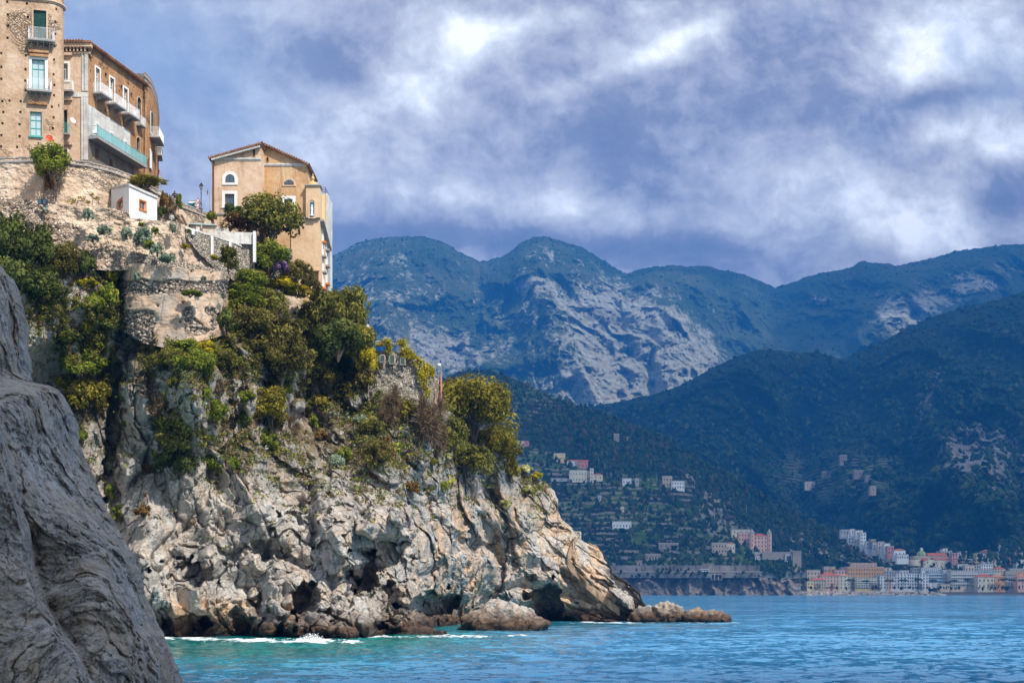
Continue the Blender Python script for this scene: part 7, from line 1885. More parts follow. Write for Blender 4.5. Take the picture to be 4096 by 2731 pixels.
def unit_box(name, material):
    m = MB(); m.box(-.5, .5, -.06, .05, 0, 1); me = m.mesh(name); me.materials.append(material); return me
UB = {'dark': unit_box('window', M_win), 'green': unit_box('window', M_gwin), 'blue': unit_box('window', M_bwin), 'white': unit_box('balcony', TC['white']), 'parapet': unit_box('balcony', TC['cream'])}
_rb = random.Random(5)
def bld(label, x0, y0, x1, y1, Y, colr, fl=3, nc=3, roof='flat', win='dark', balc=None, depth=12, rot=0.0, ground=None, cat='house', name='town_house', rm=None, group=None, ww=1.25, arch=0, wh=2.1, skip=0.0, foot=6):
    """picture rectangle at a distance -> building with roof, windows and balconies as parts"""
    xa, _, zt = W(x0, y0, Y); xb, _, zb = W(x1, y1, Y); w = xb-xa; cx = (xa+xb)/2
    t = thing(name, label, cat, (cx, Y, zb), rot, group); H = zt-zb
    m = MB(); m.box(-w/2, w/2, 0, depth, -foot, H)
    if roof == 'gable': m.hexa([(-w/2, 0, H), (w/2, 0, H), (w/2, depth, H), (-w/2, depth, H), (-.05, 0, H+w*.22), (.05, 0, H+w*.22), (.05, depth, H+w*.22), (-.05, depth, H+w*.22)])
    m.build('wall', TC[colr], t)
    r = MB(); rmat = rm or (M_rroof if roof in ('hip', 'shed', 'gable') else M_flat); o = .5
    if roof == 'flat':
        r.box(-w/2-.15, w/2+.15, -.15, depth+.15, H+.003, H+.35)
        for a, b, c, d in ((-w/2-.15, w/2+.15, -.15, .1), (-w/2-.15, -w/2+.1, .103, depth), (w/2-.1, w/2+.15, .103, depth)): r.box(a, b, c, d, H+.353, H+1.0)
    elif roof == 'hip':
        h = min(w, depth)*.24; e = min(w, depth)*.5
        a = [(-w/2-o, -o, H+.02), (w/2+o, -o, H+.02), (w/2+o, depth+o, H+.02), (-w/2-o, depth+o, H+.02)]
        p, q = ((-w/2+e, depth/2, H+h), (w/2-e, depth/2, H+h)) if w >= depth else ((0, e, H+h), (0, depth-e, H+h))
        if w >= depth: r.poly([a[0], a[1], q, p]); r.poly([a[1], a[2], q]); r.poly([a[2], a[3], p, q]); r.poly([a[3], a[0], p])
        else: r.poly([a[0], a[1], p]); r.poly([a[1], a[2], q, p]); r.poly([a[2], a[3], q]); r.poly([a[3], a[0], p, q])
        r.poly(a[::-1])
    elif roof == 'shed': r.hexa([(-w/2-o, -o, H+.01), (w/2+o, -o, H+.01), (w/2+o, depth, H+2.6), (-w/2-o, depth, H+2.6), (-w/2-o, -o, H+.25), (w/2+o, -o, H+.25), (w/2+o, depth, H+2.85), (-w/2-o, depth, H+2.85)])
    elif roof == 'gable':
        for s in (-1, 1): r.hexa([(s*(w/2+o), -o, H-.1), (0, -o, H+w*.22), (0, depth, H+w*.22), (s*(w/2+o), depth, H-.1), (s*(w/2+o), -o, H+.15), (0, -o, H+w*.22+.25), (0, depth, H+w*.22+.25), (s*(w/2+o), depth, H+.15)])
    if roof: r.build('roof', rmat, t)
    if fl:
        fh = H/fl; k = 0
        for i in range(fl):
            for j in range(nc):
                if k >= 96 or _rb.random() < skip: continue
                wn = link('window', UB[win], None, t); wn.location = (-w/2+w*(j+.5)/nc+_rb.uniform(-.1, .1), 0, fh*i+fh*.24); wn.scale = (ww, 1, min(wh, fh*.62)*(1 if i else 1.1)); k += 1
        if nc > 1 and depth >= 10 and rot == 0:
            for i in range(fl):
                sx = 1 if cx < 600 else -1
                for j in range(2):
                    wn = link('window', UB[win], None, t); wn.location = (-w/2, depth*(j+.5)/2, fh*i+fh*.24); wn.rotation_euler = (0, 0, R(-90)); wn.scale = (1.0, 1, min(wh, fh*.6))
    if balc:
        fh = H/fl
        for i in range(1 if balc != 'all' else 0, fl):
            b = link('balcony', UB['white'], None, t); b.location = (0, -.6, fh*i-.1); b.scale = (w*.96, 10, .95)
    return t
def A(l, x0, y0, x1, y1, Y, *a, **k): k_ = .0489; return bld(l, 795+x0*k_, 525+y0*k_, 795+x1*k_, 525+y1*k_, Y, *a, **k)
def B(l, x0, y0, x1, y1, Y, *a, **k): k_ = .0489; return bld(l, 909+x0*k_, 525+y0*k_, 909+x1*k_, 525+y1*k_, Y, *a, **k)
def D(l, x0, y0, x1, y1, Y, *a, **k): k_ = .12755; return bld(l, 500+x0*k_, 412.5+y0*k_, 500+x1*k_, 412.5+y1*k_, Y, *a, **k)
G_ = 1300
# front row, from the headland to the right
A('small yellow two storey house at the left end of the sea front', 250, 1150, 378, G_, 1572, 'yellow', 2, 2)
A('low tan house with red roof behind bare trees, left of the tall pink palace', 320, 1110, 640, G_, 1580, 'tan', 3, 6, 'hip', 'green', depth=9)
A('tall pink palace with red hipped roof and cream corners', 520, 1022, 905, G_, 1592, 'pink', 4, 6, 'hip', 'green', depth=16)
A('cream palace with orange hipped roof right of the tall pink palace', 908, 1026, 1142, G_, 1594, 'cream', 4, 3, 'hip', 'green', rm=M_oroof, depth=16)
A('narrow brown block between cream palace and yellow balconied block', 1150, 1070, 1224, G_, 1596, 'tan', 3, 1)
A('yellow block with white balcony bands on the sea front', 1228, 1070, 1665, G_, 1590, 'yellow', 5, 8, 'flat', 'green', 'y')
A('grey narrow house right of the yellow balconied block', 1668, 1030, 1732, G_, 1594, 'grey', 4, 1)
A('white house with green shutters and a pink middle on the sea front', 1738, 1030, 1868, G_, 1592, 'white', 4, 2, 'flat', 'green')
A('pink house squeezed between two white houses', 1870, 1045, 1975, G_, 1591, 'pink', 4, 2, 'flat', 'green')
A('white house right of the squeezed pink house', 1977, 1045, 2076, G_, 1592, 'white', 4, 2)
A('tall white house with stepped top, behind the fourth pine', 2080, 985, 2352, G_, 1594, 'white', 5, 4, 'flat', 'dark', 'y')
# second row left
A('flat beige house right beside the stone tower', 245, 915, 515, 1120, 1640, 'beige', 2, 4)
A('tan rooftop house left of the orange hotel', 600, 850, 725, 960, 1650, 'tan', 1, 2)
A('bright orange rooftop room left of the orange hotel', 735, 850, 830, 960, 1652, 'orange', 1, 1)
A('pink house joined to the orange hotel on the left', 822, 915, 1068, 1080, 1642, 'pink', 2, 4)
A('red brown roof house above the joined pink house', 950, 868, 1098, 960, 1655, 'rose', 1, 2)
A('large orange hotel with rows of green shutters', 1075, 852, 1820, 1110, 1640, 'orange', 3, 14, 'flat', 'green', None, 18)
A('orange penthouse on the roof of the large hotel', 1150, 775, 1672, 850, 1648, 'orange', 1, 7, 'flat', 'blue', depth=8, ww=1.6)
A('grey concrete parking deck right of the orange hotel', 1815, 935, 2085, 1050, 1645, 'grey', 2, 5)
A('pale arched wall above the parking deck', 1830, 872, 1972, 935, 1660, 'beige', 1, 1)
A('white roof house above the tall stepped white house', 2140, 925, 2330, 1000, 1640, 'white', 1, 3)
# right part of the front
B('white sea front house with balconies left of the big white hotel', 0, 985, 210, G_, 1596, 'white', 5, 4, 'flat', 'dark', 'y')
B('white block below the terraces of the big white hotel', 212, 990, 398, G_, 1592, 'white', 5, 3)
B('big white hotel with four bands of balconies', 400, 935, 690, 1180, 1630, 'white', 4, 12, 'flat', 'blue', 'y', 16)
B('glazed right wing of the big white hotel', 692, 912, 862, 1190, 1628, 'white', 4, 5, 'flat', 'blue', 'y', 16)
B('recessed top floor of the big white hotel', 260, 868, 668, 932, 1640, 'white', 1, 10, 'flat', 'blue', depth=8)
B('grey house left of the recessed hotel floor', 80, 872, 255, 985, 1645, 'grey', 2, 5)
B('long glazed balcony block behind the biggest pine', 858, 930, 1420, 1260, 1610, 'beige', 5, 12, 'flat', 'blue', 'y', 16)
B('low restaurant pavilion under the pines', 640, 1200, 830, G_, 1585, 'beige', 1, 4)
B('cream villa with red hipped roof on the sea front', 1410, 1048, 1742, G_, 1590, 'cream', 2, 4, 'hip', 'dark', depth=16, wh=3)
B('orange villa with orange roof right of the cream villa', 1700, 1045, 1965, G_, 1600, 'orange', 2, 3, 'hip', 'dark', rm=M_oroof, depth=14, wh=3)
B('pink house at the right edge behind the last pine', 2222, 1035, 2420, G_, 1592, 'pink', 2, 3, 'hip', 'dark', rm=M_oroof, depth=14, wh=2.6)
B('grey green block between orange villa and the right edge house', 1975, 1040, 2215, G_, 1612, 'grey', 3, 5)
# middle rows right
B('flat grey office block above the cream villa', 1400, 915, 1745, 1060, 1650, 'grey', 2, 6, 'flat', 'green', 'y')
B('yellow house with terrace above the orange villa', 1750, 885, 1975, 1060, 1655, 'beige', 2, 4, 'hip', 'dark')
B('red edged flat block above the grey green block', 1980, 942, 2205, 1060, 1650, 'tan', 1, 6, 'flat', 'green')
B('orange topped block at the right edge, upper row', 2205, 938, 2420, 1060, 1652, 'orange', 1, 4)
B('long glass roofed building at the right edge', 1985, 890, 2420, 945, 1665, 'beige', 1, 9, 'flat', 'green')
B('windowless beige hall right of the bell tower', 1150, 820, 1332, 935, 1655, 'beige', 1, 3, 'flat', 'dark', None, 14)
B('long flat roof left of the windowless hall', 1002, 795, 1210, 880, 1665, 'white', 1, 3)
B('grey block right of the windowless hall', 1335, 820, 1470, 935, 1656, 'grey', 2, 3)
B('white house with stair tower above the grey office block', 1475, 790, 1722, 920, 1660, 'white', 2, 5)
B('red garage row below the hillside houses', 1062, 745, 1350, 800, 1690, 'red', 1, 6)
B('pale long house above the red garages', 1160, 695, 1350, 745, 1700, 'cream', 1, 5)
# hillside right
B('yellow hillside house with two arched windows', 1375, 568, 1478, 745, 1730, 'yellow', 2, 2)
B('white hillside house right of the yellow arched house', 1482, 578, 1610, 745, 1728, 'white', 2, 3)
B('white stepped hillside house in the middle of the right group', 1612, 620, 1712, 745, 1726, 'white', 2, 2)
B('red roofed house above the right hillside group', 1505, 528, 1700, 600, 1745, 'tan', 1, 4, 'hip')
B('cream three storey hillside house at the right of the group', 1716, 555, 1900, 740, 1730, 'cream', 3, 3)
B('rose house with red roof on the right hillside', 2045, 535, 2185, 690, 1735, 'rose', 2, 2, 'hip')
B('white vaulted house high on the right hillside', 1882, 350, 2038, 425, 1790, 'white', 1, 2, 'gable', rm=M_flat)
B('stone house with red roof high at the right edge', 2168, 352, 2278, 460, 1800, 'tan', 1, 2, 'hip')
B('grey stone house below the high red roofed house', 2092, 395, 2168, 500, 1780, 'stone', 2, 1); B('tan house right edge under the high red roof', 2200, 450, 2330, 560, 1775, 'tan', 2, 2)
B('white house at the right edge in the trees', 2195, 705, 2420, 865, 1700, 'white', 2, 4)
B('long grey house among trees behind the church', 615, 530, 880, 660, 1720, 'grey', 2, 5); B('white rooftop box above the church nave', 695, 478, 790, 550, 1730, 'white', 1, 1); B('white house right behind the bell tower', 1000, 560, 1058, 740, 1710, 'white', 3, 1)
B('ruined stone loggia far behind the bell tower', 1065, 535, 1185, 610, 1750, 'stone', 1, 4)
# white village on the crest of the rocky spur
V = [('tall white three storey house at the left of the crest village', 1090, 172, 1265, 345, 'white', 3, 3), ('white house with balcony in the crest village, second from the left', 1268, 205, 1340, 380, 'cream', 3, 2), ('tall white house with dark loggias in the crest village', 1342, 150, 1455, 410, 'white', 4, 2), ('topmost white house of the crest village', 1240, 105, 1390, 170, 'white', 1, 2),
     ('small white house at the upper left end of the crest village', 932, 92, 1100, 150, 'grey', 1, 3), ('white gabled chapel left of the topmost house', 1130, 78, 1228, 140, 'white', 1, 1), ('white low house right of the loggia house', 1458, 328, 1588, 470, 'white', 2, 2), ('tan long roofed house above the low white houses', 1548, 292, 1655, 352, 'stone', 1, 2),
     ('white house with dark openings, centre of the crest village', 1592, 355, 1700, 490, 'white', 2, 2), ('tan white house with flat top in the crest village', 1700, 338, 1825, 460, 'beige', 2, 2), ('white cube house left of the red house', 1750, 440, 1826, 560, 'white', 2, 1), ('white gabled house above the red house', 1828, 372, 1945, 470, 'white', 1, 2),
     ('white house directly left of the red house', 1830, 440, 1888, 572, 'white', 2, 1), ('red house with two balconies in the crest village', 1890, 428, 2024, 560, 'rose', 2, 2), ('small white arched house under the red house', 1895, 560, 1990, 600, 'white', 1, 2), ('white house with red tiles right of the red house', 2030, 505, 2260, 600, 'white', 1, 3), ('white terraced house at the lower right end of the crest village', 2082, 600, 2322, 660, 'white', 1, 5)]
for l, x0, y0, x1, y1, c, fl, nc in V:
    px = 795+(x0+x1)/2*.0489; Yv = float(np.interp(px, [840, 912], [1800, 1660]))
    A(l, x0, y0, x1, y1+25, Yv-3, c, fl, nc, 'hip' if 'red tiles' in l else 'flat', depth=9)
# houses on the terraced hill
def yD(px, py):
    return float(on_layer('terraced_hill', px, py)[1])
HD = [('white house with pink right wing high on the left of the hill', 100, 222, 195, 258, 'white', 1, 3, 'flat'), ('pink two storey wing with red roof beside the high white house', 193, 222, 227, 285, 'rose', 2, 1, 'hip'), ('yellow farmhouse with dark roof on the hill', 422, 318, 512, 372, 'yellow', 1, 4, 'flat'),
      ('white house with orange red roof above the village church', 526, 375, 628, 402, 'white', 1, 4, 'hip'), ('rose red house right of the white house above the church', 610, 380, 690, 430, 'rose', 1, 3, 'shed'), ('cream village house with green shutters left of the church', 545, 450, 680, 535, 'cream', 2, 6, 'flat'),
      ('church nave with red roof on the hill village', 735, 482, 805, 516, 'cream', 1, 2, 'hip'), ('cream church body beside the bell tower on the hill', 676, 458, 712, 535, 'cream', 1, 2, 'gable'), ('slim cream bell tower of the hill church', 706, 436, 734, 540, 'cream', 4, 1, 'flat'), ('small white house right of the hill village', 960, 514, 1030, 552, 'white', 1, 3, 'flat'),
      ('grey field house beside the small white house', 1060, 515, 1090, 552, 'grey', 1, 1, 'flat'), ('roofless tan tower house in the middle of the hill', 1275, 497, 1350, 572, 'tan', 2, 3, 'flat'), ('white house with red eaves right of the tan tower house', 1345, 534, 1446, 592, 'white', 2, 5, 'flat'), ('long white house with arched doors in the lemon terraces', 882, 852, 1030, 900, 'white', 1, 6, 'flat'),
      ('tiny cream field hut in the terraces', 948, 736, 972, 770, 'cream', 1, 1, 'flat'), ('tiny grey field hut near the upper nets', 768, 650, 794, 680, 'grey', 1, 1, 'flat'), ('grey stone house near the crest of the hill', 893, 166, 935, 212, 'stone', 1, 2, 'flat'), ('tiny pink chapel near the crest of the hill', 994, 188, 1016, 210, 'rose', 1, 1, 'gable'),
      ('roofless tan ruin left of the castle villa', 1662, 1020, 1780, 1096, 'tan', 2, 5, 'flat'), ('cream house with orange roof joined to the tan ruin', 1776, 1022, 1843, 1075, 'cream', 1, 3, 'hip'), ('white long building with pillars in lower terraces', 1140, 1108, 1258, 1148, 'stone', 1, 5, 'flat'), ('half round stone house in the lower terraces', 1245, 1022, 1400, 1056, 'stone', 1, 4, 'flat'),
      ('small white house with red roof below the castle villa', 2002, 1118, 2040, 1148, 'white', 1, 2, 'hip'), ('cream flat house by the arched niche below the castle villa', 2188, 1108, 2235, 1152, 'cream', 1, 2, 'flat'), ('small stone house by the coast road', 1070, 1160, 1118, 1202, 'stone', 1, 1, 'flat'), ('yellow white net covered shed on the left terraces', 400, 515, 565, 530, 'grey', 1, 1, 'flat'), ('stone tower house far left on the hill', -105, 0, -72, 30, 'stone', 1, 1, 'flat')]
for l, x0, y0, x1, y1, c, fl, nc, rf in HD:
    px = 500+(x0+x1)/2*.12755; py = 412.5+y1*.12755
    D(l, x0, y0, x1, y1+3, yD(px, py)-5, c, fl, nc, rf, 'green' if 'green' in l or 'arched' in l else 'dark', depth=8, cat='house' if 'tower' not in l else 'tower')
# houses in the far valley
for l, x0, y0, x1, y1, c, fl, nc in [('tan ruined farmhouse alone in the far netted terraces', 1036, 1284, 1080, 1326, 'stone', 2, 3), ('low tan farmhouse on the left of the far terraces', 926, 1386, 990, 1408, 'stone', 1, 3), ('tan farmhouse with wall on the right of the far terraces', 1125, 1380, 1195, 1410, 'stone', 1, 3), ('pale farmhouse at the lower left of the far terraces', 816, 1450, 880, 1482, 'cream', 1, 2), ('tan shed at the lower right of the far terraces', 1226, 1478, 1262, 1510, 'tan', 1, 1), ('small grey shed in the middle of the far terraces', 1198, 1412, 1222, 1430, 'stone', 1, 1)]:
    k = .1594; px = 675+(x0+x1)/2*k; py = 250+y1*k; Yv = float(on_layer('wooded_ridge', px, py)[1])-30
    bld(l, 675+x0*k, 250+y0*k, 675+x1*k, 250+y1*k+.5, Yv, c, fl, nc, depth=12, ww=1.4, wh=2.4)
# castle villa with conical towers
def villa():
    k = .12755; f = lambda x, y: (500+x*k, 412.5+y*k); Y = yD(*f(2040, 1085))-8
    t = bld('pink castle villa with two grey cone roofed towers', f(1990, 0)[0], f(0, 962)[1], f(2095, 0)[0], f(0, 1088)[1], Y, 'pink', 4, 4, 'hip', 'dark', depth=14, cat='villa', name='castle_villa')
    x0, _, zb = W(*f(2042, 1088), Y)
    for px, w in ((1975, 42), (2112, 38)):
        x, _, z0 = W(*f(px, 1088), Y); zt = W(*f(px, 945), Y)[2]; za = W(*f(px, 903), Y)[2]; r = w*k*Y/F/2
        m = MB(); m.lathe([(r, 0), (r, zt-z0), (r*1.12, zt-z0+.1), (r*1.12, zt-z0+.5)], (x-x0, 1.0, z0-zb), 16); tw = m.build('tower', TC['pink'], t, False)
        m = MB(); m.lathe([(r*1.18, zt-z0+.5), (.05, za-z0)], (x-x0, 1.0, z0-zb), 16); m.build('cone_roof', plain('grey_slate', (.30, .28, .24)), tw)
        for i in range(4):
            wn = link('window', UB['dark'], None, tw); wn.location = (x-x0, 1-r, (zt-z0)*(i+.3)/4); wn.scale = (.9, 1, 1.9)
    bld('pink long wing left behind the castle villa', f(1870, 0)[0], f(0, 937)[1], f(1957, 0)[0], f(0, 1040)[1], Y+9, 'pink', 3, 4, cat='house'); bld('long flat cream house behind the castle villa wing', f(1815, 0)[0], f(0, 916)[1], f(1962, 0)[0], f(0, 945)[1], Y+40, 'cream', 1, 3)
    bld('grey garden wall under the castle villa', f(1905, 0)[0], f(0, 1088)[1], f(2275, 0)[0], f(0, 1112)[1], Y-14, 'grey', 0, 0, None, depth=6, cat='wall', name='garden_terrace_wall')
villa()
def norman_tower():
    k = .1059; X = lambda x: 775+x*k; Yp = lambda y: 512.5+y*k; Y = 1620
    t = bld('square grey stone watch tower with battlements on the headland', X(170), Yp(368), X(249), Yp(545), Y, 'stone', 4, 3, None, depth=9, cat='tower', name='watch_tower', ww=.6, wh=.7, skip=.3)
    x0, _, z0 = W((X(170)+X(249))/2, Yp(545), Y); h = W(X(200), Yp(368), Y)[2]-z0; w = (X(249)-X(170))*Y/F
    m = MB(); m.box(-w/2-.5, w/2+.5, -.5, 9.5, h, h+1.0)
    for i in range(6): m.box(-w/2-.5+(w+1)*i/6, -w/2-.5+(w+1)*(i+.55)/6, -.5, .2, h+1.0, h+2.0)
    m.build('battlement', TC['stone'], t)
    bld('crenellated grey wall running left from the watch tower', X(-120), Yp(368), X(165), Yp(390), Y+6, 'stone', 0, 0, None, depth=3, cat='wall', name='battlement_wall'); bld('round arched niche wall left of the watch tower', X(95), Yp(385), X(165), Yp(470), Y+4, 'grey', 1, 1, None, depth=3, cat='wall', name='niche_wall', ww=5, wh=5)
norman_tower()
# domed church
def church():
    k = .0489; X = lambda x: 909+x*k; Z_ = lambda y: 525+y*k; Y = 1680; s = Y/F*k
    ox, _, oz = W(X(480), Z_(865), Y); t = thing('domed_church', 'large church with green and yellow tiled dome and red roofs', 'church', (ox, Y, oz)); L = lambda x, y: ((x-480)*s, (865-y)*s)
    def bx(n, x0, y0, x1, y1, d0, d1, m_): m = MB(); a, b = L(x0, y1), L(x1, y0); m.box(a[0], b[0], d0, d1, a[1], b[1]); return m.build(n, m_, t)
    bx('aisle_wall', 300, 700, 925, 880, 0, 22, TC['cream']); bx('nave_wall', 425, 612, 830, 702, 6, 18, TC['tan']); bx('crossing', 110, 615, 425, 700, 4, 20, TC['tan'])
    m = MB(); a, b = L(640, 700), L(910, 662); m.hexa([(a[0], -.5, a[1]), (b[0], -.5, a[1]), (b[0], 7, a[1]), (a[0], 7, a[1]), (a[0]+1, 6.9, b[1]), (b[0]-1, 6.9, b[1]), (b[0]-1, 7, b[1]), (a[0]+1, 7, b[1])]); m.build('aisle_roof', M_rroof, t)
    m = MB(); a, b = L(420, 612), L(825, 552); m.hexa([(a[0], 5.5, a[1]), (b[0], 5.5, a[1]), (b[0], 18.5, a[1]), (a[0], 18.5, a[1]), (a[0], 11.9, b[1]), (b[0]-2, 11.9, b[1]), (b[0]-2, 12.1, b[1]), (a[0], 12.1, b[1])]); m.build('nave_roof', M_rroof, t)
    for x0, x1, y0, y1 in ((275, 395, 650, 698), (525, 605, 655, 700), (215, 345, 690, 716)):
        m = MB(); a, b = L(x0, y1), L(x1, y0); m.hexa([(a[0], -.6, a[1]), (b[0], -.6, a[1]), (b[0], 5, a[1]), (a[0], 5, a[1]), (a[0]+.5, 4.9, b[1]), (b[0]-.5, 4.9, b[1]), (b[0]-.5, 5, b[1]), (a[0]+.5, 5, b[1])]); m.build('side_roof', M_rroof, t)
    def dfn(N, b, out):
        p = N.obj(); x, y, z = N.sep(p); w = N.math('SINE', N.math('MULTIPLY', z, 7.0)); ang = N.math('ARCTAN2', y, x); rib = N.math('COSINE', N.math('MULTIPLY', ang, 8.0))
        c = N.mix(N.map(w, -.2, .2), (.50, .46, .12), (.06, .20, .14)); c = N.mix(N.map(rib, .86, .93), c, (.04, .05, .07)); N.put(b.inputs['Base Color'], c); b.inputs['Roughness'].default_value = .35
    M_dome = mat('striped_dome_tiles', dfn)
    def dome(cx, y0, y1, w, dn, r0=None):
        c = L(cx, y0); r = w*s/2; h = (y0-y1)*s; m = MB(); m.lathe([(r*math.cos(a*math.pi/24), h*math.sin(a*math.pi/24)) for a in range(13)], (0, 0, 0), 32); o = m.build('dome', M_dome, t, True); o.location = (c[0], dn, c[1]); return o
    dome(315, 612, 508, 205, 12); dome(182, 685, 612, 152, 6)
    m = MB(); c = L(182, 820); r = 145*s/2*1.9; m.lathe([(r, 0), (r, (820-690)*s)], (L(150, 0)[0], 8, c[1]), 24); m.build('apse', TC['cream'], t)
    m = MB(); c = L(315, 690); r = 200*s/2; m.lathe([(r, 0), (r, 80*s)], (c[0], 12, c[1]), 24); m.build('drum', TC['tan'], t)
    m = MB(); c = L(315, 512); r = 30*s; m.lathe([(r, 0), (r, 40*s), (r*1.1, 42*s), (r*.9, 55*s), (r*.3, 68*s), (0, 70*s)], (c[0], 12, c[1]), 12); m.build('lantern', TC['cream'], t)
    for x, y, w, h in ((465, 690, 45, 34), (378, 765, 30, 24), (555, 770, 26, 26), (755, 838, 20, 50), (888, 838, 20, 56), (675, 775, 18, 18), (325, 815, 14, 50), (785, 770, 14, 14), (888, 770, 14, 14), (495, 770, 22, 22), (575, 830, 14, 36), (665, 850, 14, 46)):
        a = L(x, y); wn = link('window', UB['dark'], None, t); wn.location = (a[0], 0, a[1]); wn.scale = (w*s, 1, h*s)
    bell = bld('pink and blue grey bell tower beside the domed church', X(882), Z_(560), X(998), Z_(862), 1672, 'rose', 4, 2, None, depth=7, cat='bell tower', name='bell_tower', ww=1.3, wh=2.6)
    m = MB(); h = (862-560)*.0489*1672/F; w = 116*.0489*1672/F
    for q in (.02, .33, .64, .97): m.box(-w/2-.3, w/2+.3, -.3, 7.3, h*q, h*q+.7)
    m.build('stone_bands', TC['grey'], bell)
church()
# umbrella pines and bare trees on the promenade
def pine(px, pyt, pyb, w, label, Y=1568, lean=0.0, kind='pine'):
    x, _, zb = W(px, pyb, Y); zt = W(px, pyt, Y)[2]; H = zt-zb; r = w*Y/F/2; rs = np.random.RandomState(int(px*10))
    t = thing('umbrella_pine', label, 'tree', (x, Y, zb), 0, 'umbrella pines on the promenade'); K = 26
    a = rs.rand(K)*6.28; rr = r*np.sqrt(rs.rand(K))*.85; cc = np.stack([rr*np.cos(a)+lean*H, rr*np.sin(a)*.8, H*.80-.12*H*(rr/r)**2+rs.rand(K)*.05*H], 1); n = 900; k = rs.randint(0, K, n)
    u = unit(rs.normal(size=(n, 3))); C = cc[k]+u*np.array([1, 1, .55])*(r*.24)*rs.rand(n)[:, None]**.4
    me = quads_mesh('crown', C, unit(u+np.array([0, 0, .4])), .45+.4*rs.rand(n), np.clip(.35+.2*rs.normal(size=n), 0, 1), LM['dark'], 1.4, 1); link('crown', me, None, t)
    m = MB(); m.tube([(0, 0, -.5), (lean*H*.5, 0, H*.35), (lean*H, 0, H*.62)], .32, 6, .2)
    for q in range(5): b = cc[q*4]; m.tube([(lean*H*.9, 0, H*.55), (b[0]*.7+lean*H*.3, b[1]*.6, H*.68), tuple(b)], .14, 4, .06)
    m.build('trunk', M_bark, t)
for x, y, w, l, ln in [(795+1130*.0489, 525+1058*.0489, 10.5, 'umbrella pine in front of the cream palace', 0), (795+1490*.0489, 525+1080*.0489, 9, 'dark irregular pine before the yellow balconied block', -.2), (795+1935*.0489, 525+1070*.0489, 11.5, 'umbrella pine before the squeezed pink house', 0), (795+2215*.0489, 525+1060*.0489, 10, 'umbrella pine before the tall stepped white house', 0), (909+220*.0489, 525+1040*.0489, 10, 'leaning pine left of the big white hotel', -.15), (909+490*.0489, 525+1068*.0489, 9, 'shaggy pine before the big white hotel', 0),
                       (909+770*.0489, 525+1120*.0489, 7, 'small pine under the right wing of the white hotel', .1), (909+920*.0489, 525+1075*.0489, 9, 'umbrella pine left of the biggest pine', 0), (909+1195*.0489, 525+1045*.0489, 17, 'biggest and widest umbrella pine on the promenade', 0), (909+1960*.0489, 525+1035*.0489, 11, 'umbrella pine before the orange villa', 0), (909+2120*.0489, 525+1060*.0489, 9, 'umbrella pine right of the orange villa', 0), (909+2320*.0489, 525+1065*.0489, 9, 'umbrella pine at the right edge', 0)]:
    pine(x, y, 588.6, w, l, lean=ln)
BT = twiggy('twig', 4, 55, 900)
for i, (x, l) in enumerate([(470, 'bare tree before the low tan house'), (760, 'bare tree before the tall pink palace'), (1600, 'bare tree before the yellow balconied block'), (1700, 'bare tree right of the yellow balconied block'), (2570, 'bare tree before the white sea front house'), (4000, 'bare tree before the cream villa'), (4130, 'bare tree before the orange villa')]):
    px = 795+x*.0489; t = thing('bare_tree', l, 'tree', W(px, 588.4, 1569), i, 'bare trees on the promenade'); t.scale = (1.1, 1.1, 1.5); link('crown', BT[0], None, t); link('trunk', BT[1], None, t)
# broad-leaved trees between the houses
P = []
rs = np.random.RandomState(31)
for x0, x1, y0, y1, n in ((800, 905, 560, 570, 60), (1000, 1024, 541, 552, 60), (930, 1024, 553, 572, 170), (795, 850, 570, 573, 25), (800, 1024, 587, 588.4, 45), (985, 1060, 540, 560, 60)):
    for _ in range(n):
        px, py = rs.uniform(x0, x1), rs.uniform(y0, y1); Yv = 1572 if py > 584 else float(np.interp(py, [540, 572], [1760, 1660])); P.append(W(px, py, Yv))
scatter_crowns('town_trees', np.array(P), (1.3+1.6*rs.rand(len(P)))*np.where(np.array(P)[:, 1] < 1575, .6, 1), 'dark garden trees filling the gaps between the town houses', GREENS[:4], 3, 1.1)
P = []
for x0, x1, y0, y1, n in ((600, 760, 559, 562, 90), (560, 790, 571, 577, 60), (760, 793, 560, 572, 60), (770, 805, 566, 574, 40), (650, 700, 568, 572, 20)):
    for _ in range(n): px, py = rs.uniform(x0, x1), rs.uniform(y0, y1); P.append(W(px, py, 1574 if y0 < 560 else 1558))
scatter_crowns('coast_bushes', np.array(P), .7+1.3*rs.rand(len(P)), 'dark bushes along and below the coast road wall', GREENS[:4], 13, 1.0)
# breakwater of boulders
def breakwater():
    rs = np.random.RandomState(8); n = 520; tv, tf = crown_template(1, 3); Vs, Fs = [], []
    for i in range(n):
        px = rs.uniform(803, 945); u = rs.rand(); end = smooth(948, 930, px)
        x, _, _ = W(px, 590, 1553); y = 1546+10*u; z = -.5+4.4*u*(.4+.6*end); r = .8+.7*rs.rand(); v = tv*np.array([r*1.25, r, r*.8])
        a = rs.rand()*6.28; v = np.stack([v[:, 0]*math.cos(a)-v[:, 1]*math.sin(a), v[:, 0]*math.sin(a)+v[:, 1]*math.cos(a), v[:, 2]], 1)+np.array([x, y, z]); Vs.append(v); Fs.append(tf+i*len(tv))
    me = np_mesh('breakwater', np.concatenate(Vs), np.concatenate(Fs), False); me.materials.append(mat('breakwater_stone', stucco_fn((.22, .19, .16), (.42, .36, .30), (.60, .53, .45), .5, .3, .3)))
    tag(link('breakwater', me), 'long breakwater of piled pale boulders in front of the town', None, None, 'stuff')
breakwater()
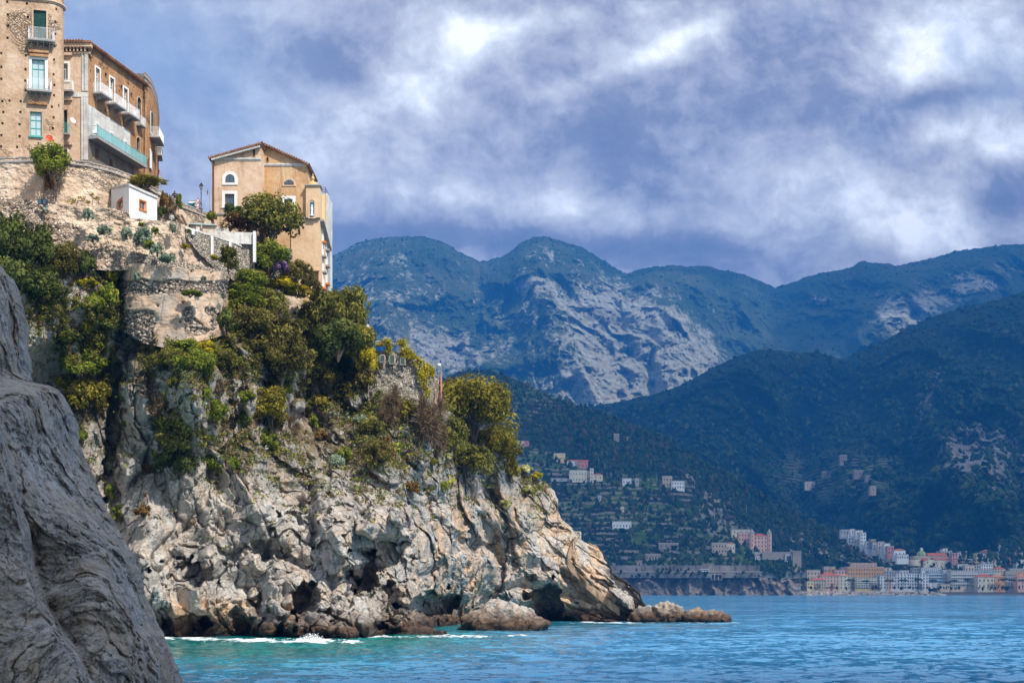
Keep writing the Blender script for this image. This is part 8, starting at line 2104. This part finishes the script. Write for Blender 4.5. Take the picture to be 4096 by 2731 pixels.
# coast road wall with arches, bus
def coast_wall():
    k = .12755; X = lambda x: 500+x*k; Yp = lambda y: 412.5+y*k; Y = 1560
    t = thing('coast_road_wall', 'long grey stone wall carrying the coast road above the sea cliff', 'wall', (0, 0, 0)); f = Fac(590, Y, 806, Y)
    def seg(n, x0, y0, x1, y1, d0, d1, m_):
        m = MB(); m.hexa([W(x0, y1, Y-d1), W(x1, y1, Y-d1), W(x1, y1, Y+3), W(x0, y1, Y+3), W(x0, y0, Y-d1), W(x1, y0, Y-d1), W(x1, y0, Y+3), W(x0, y0, Y+3)]); return m.build(n, m_, t)
    M_cw = mat('coast_wall_stone', stucco_fn((.13, .115, .10), (.21, .19, .165), (.32, .28, .25), .10, .7, 1.0))
    seg('upper_wall', 570, Yp(1192), 760, Yp(1246), 0, -14, M_cw)
    seg('lower_wall', 570, Yp(1246.5), 806, Yp(1290), 0, 0, M_cw); seg('parapet', 570, Yp(1240), 806, Yp(1246), 0, .6, TC['tan'])
    for cx in (1669, 1697, 1727):
        r = f.rect(X(cx-11), Yp(1262), X(cx+11), Yp(1304)); window(t, f, r, M_dark, M_black, TC['tan'], .5, (0, 0), -.1, name='arch_opening', arch=True)
    for cx, cy in ((1070, 1230), (885, 1296), (917, 1296)):
        r = f.rect(X(cx-9), Yp(cy-18), X(cx+9), Yp(cy+10)); window(t, f, r, M_dark, M_black, TC['tan'], .4, (0, 0), -.1, name='arch_opening', arch=True)
    b = bld('white bus driving on the coast road', X(1565), Yp(1223), X(1642), Yp(1243), Y-1.5, 'white', 0, 0, None, depth=2.5, cat='bus', name='bus', foot=-.45)
    # the body box reaches below the road inside the wall; add its glass and wheels
    w = 77*k*(Y-1.5)/F; h = 20*k*(Y-1.5)/F
    m = MB(); m.box(-w/2+.3, w/2-.3, -.06, -.001, h*.45, h*.82); m.build('window_band', M_win, b)
    for q in (-.32, .30): m = MB(); m.tube([(w*q, -.05, .45), (w*q, .25, .45)], .45, 10); m.build('wheel', M_black, b)
coast_wall()
# telegraph poles on the hill, buoys on the water
for i, (x, y0, y1, l) in enumerate([(775, 362, 400, 'pole above the hill church, left one'), (821, 390, 430, 'pole above the hill church, right one'), (839, 468, 505, 'pole at the right end of the hill village'), (872, 462, 510, 'second pole right of the hill village'), (1526, 538, 578, 'lone pole right of the white house with red eaves'), (1930, 720, 775, 'pole on the rocks above the castle villa'), (1228, 478, 520, 'pole left of the tan tower house')]):
    px = 500+x*.12755; a, b = 412.5+y0*.12755, 412.5+y1*.12755; Yv = yD(px, b)-6
    t = thing('utility_pole', l, 'pole', W(px, b, Yv), 0, 'poles on the terraced hill'); H = (b-a)*Yv/F
    m = MB(); m.tube([(0, 0, -1), (0, 0, H)], .22, 5, .14); m.build('shaft', TC['grey'], t); m = MB(); m.box(-.9, .9, -.08, .08, H-.9, H-.7); m.build('crossarm', TC['grey'], t)
for px, py, c, l in ((873, 596.2, M_dishred, 'small red buoy on the water before the town'), (635, 660, M_orange, 'tiny orange buoy on the open water in the foreground')):
    Yv = 7000/(py-590); m = MB(); r = .7 if py < 600 else .12; m.lathe([(0, -r), (r*.8, -r*.6), (r, 0), (r*.7, r*.7), (r*.15, r), (r*.15, r*1.5), (0, r*1.5)], (0, 0, 0), 12); t = thing('buoy', l, 'buoy', W(px, py, Yv)); m.build('float', c, t, True)
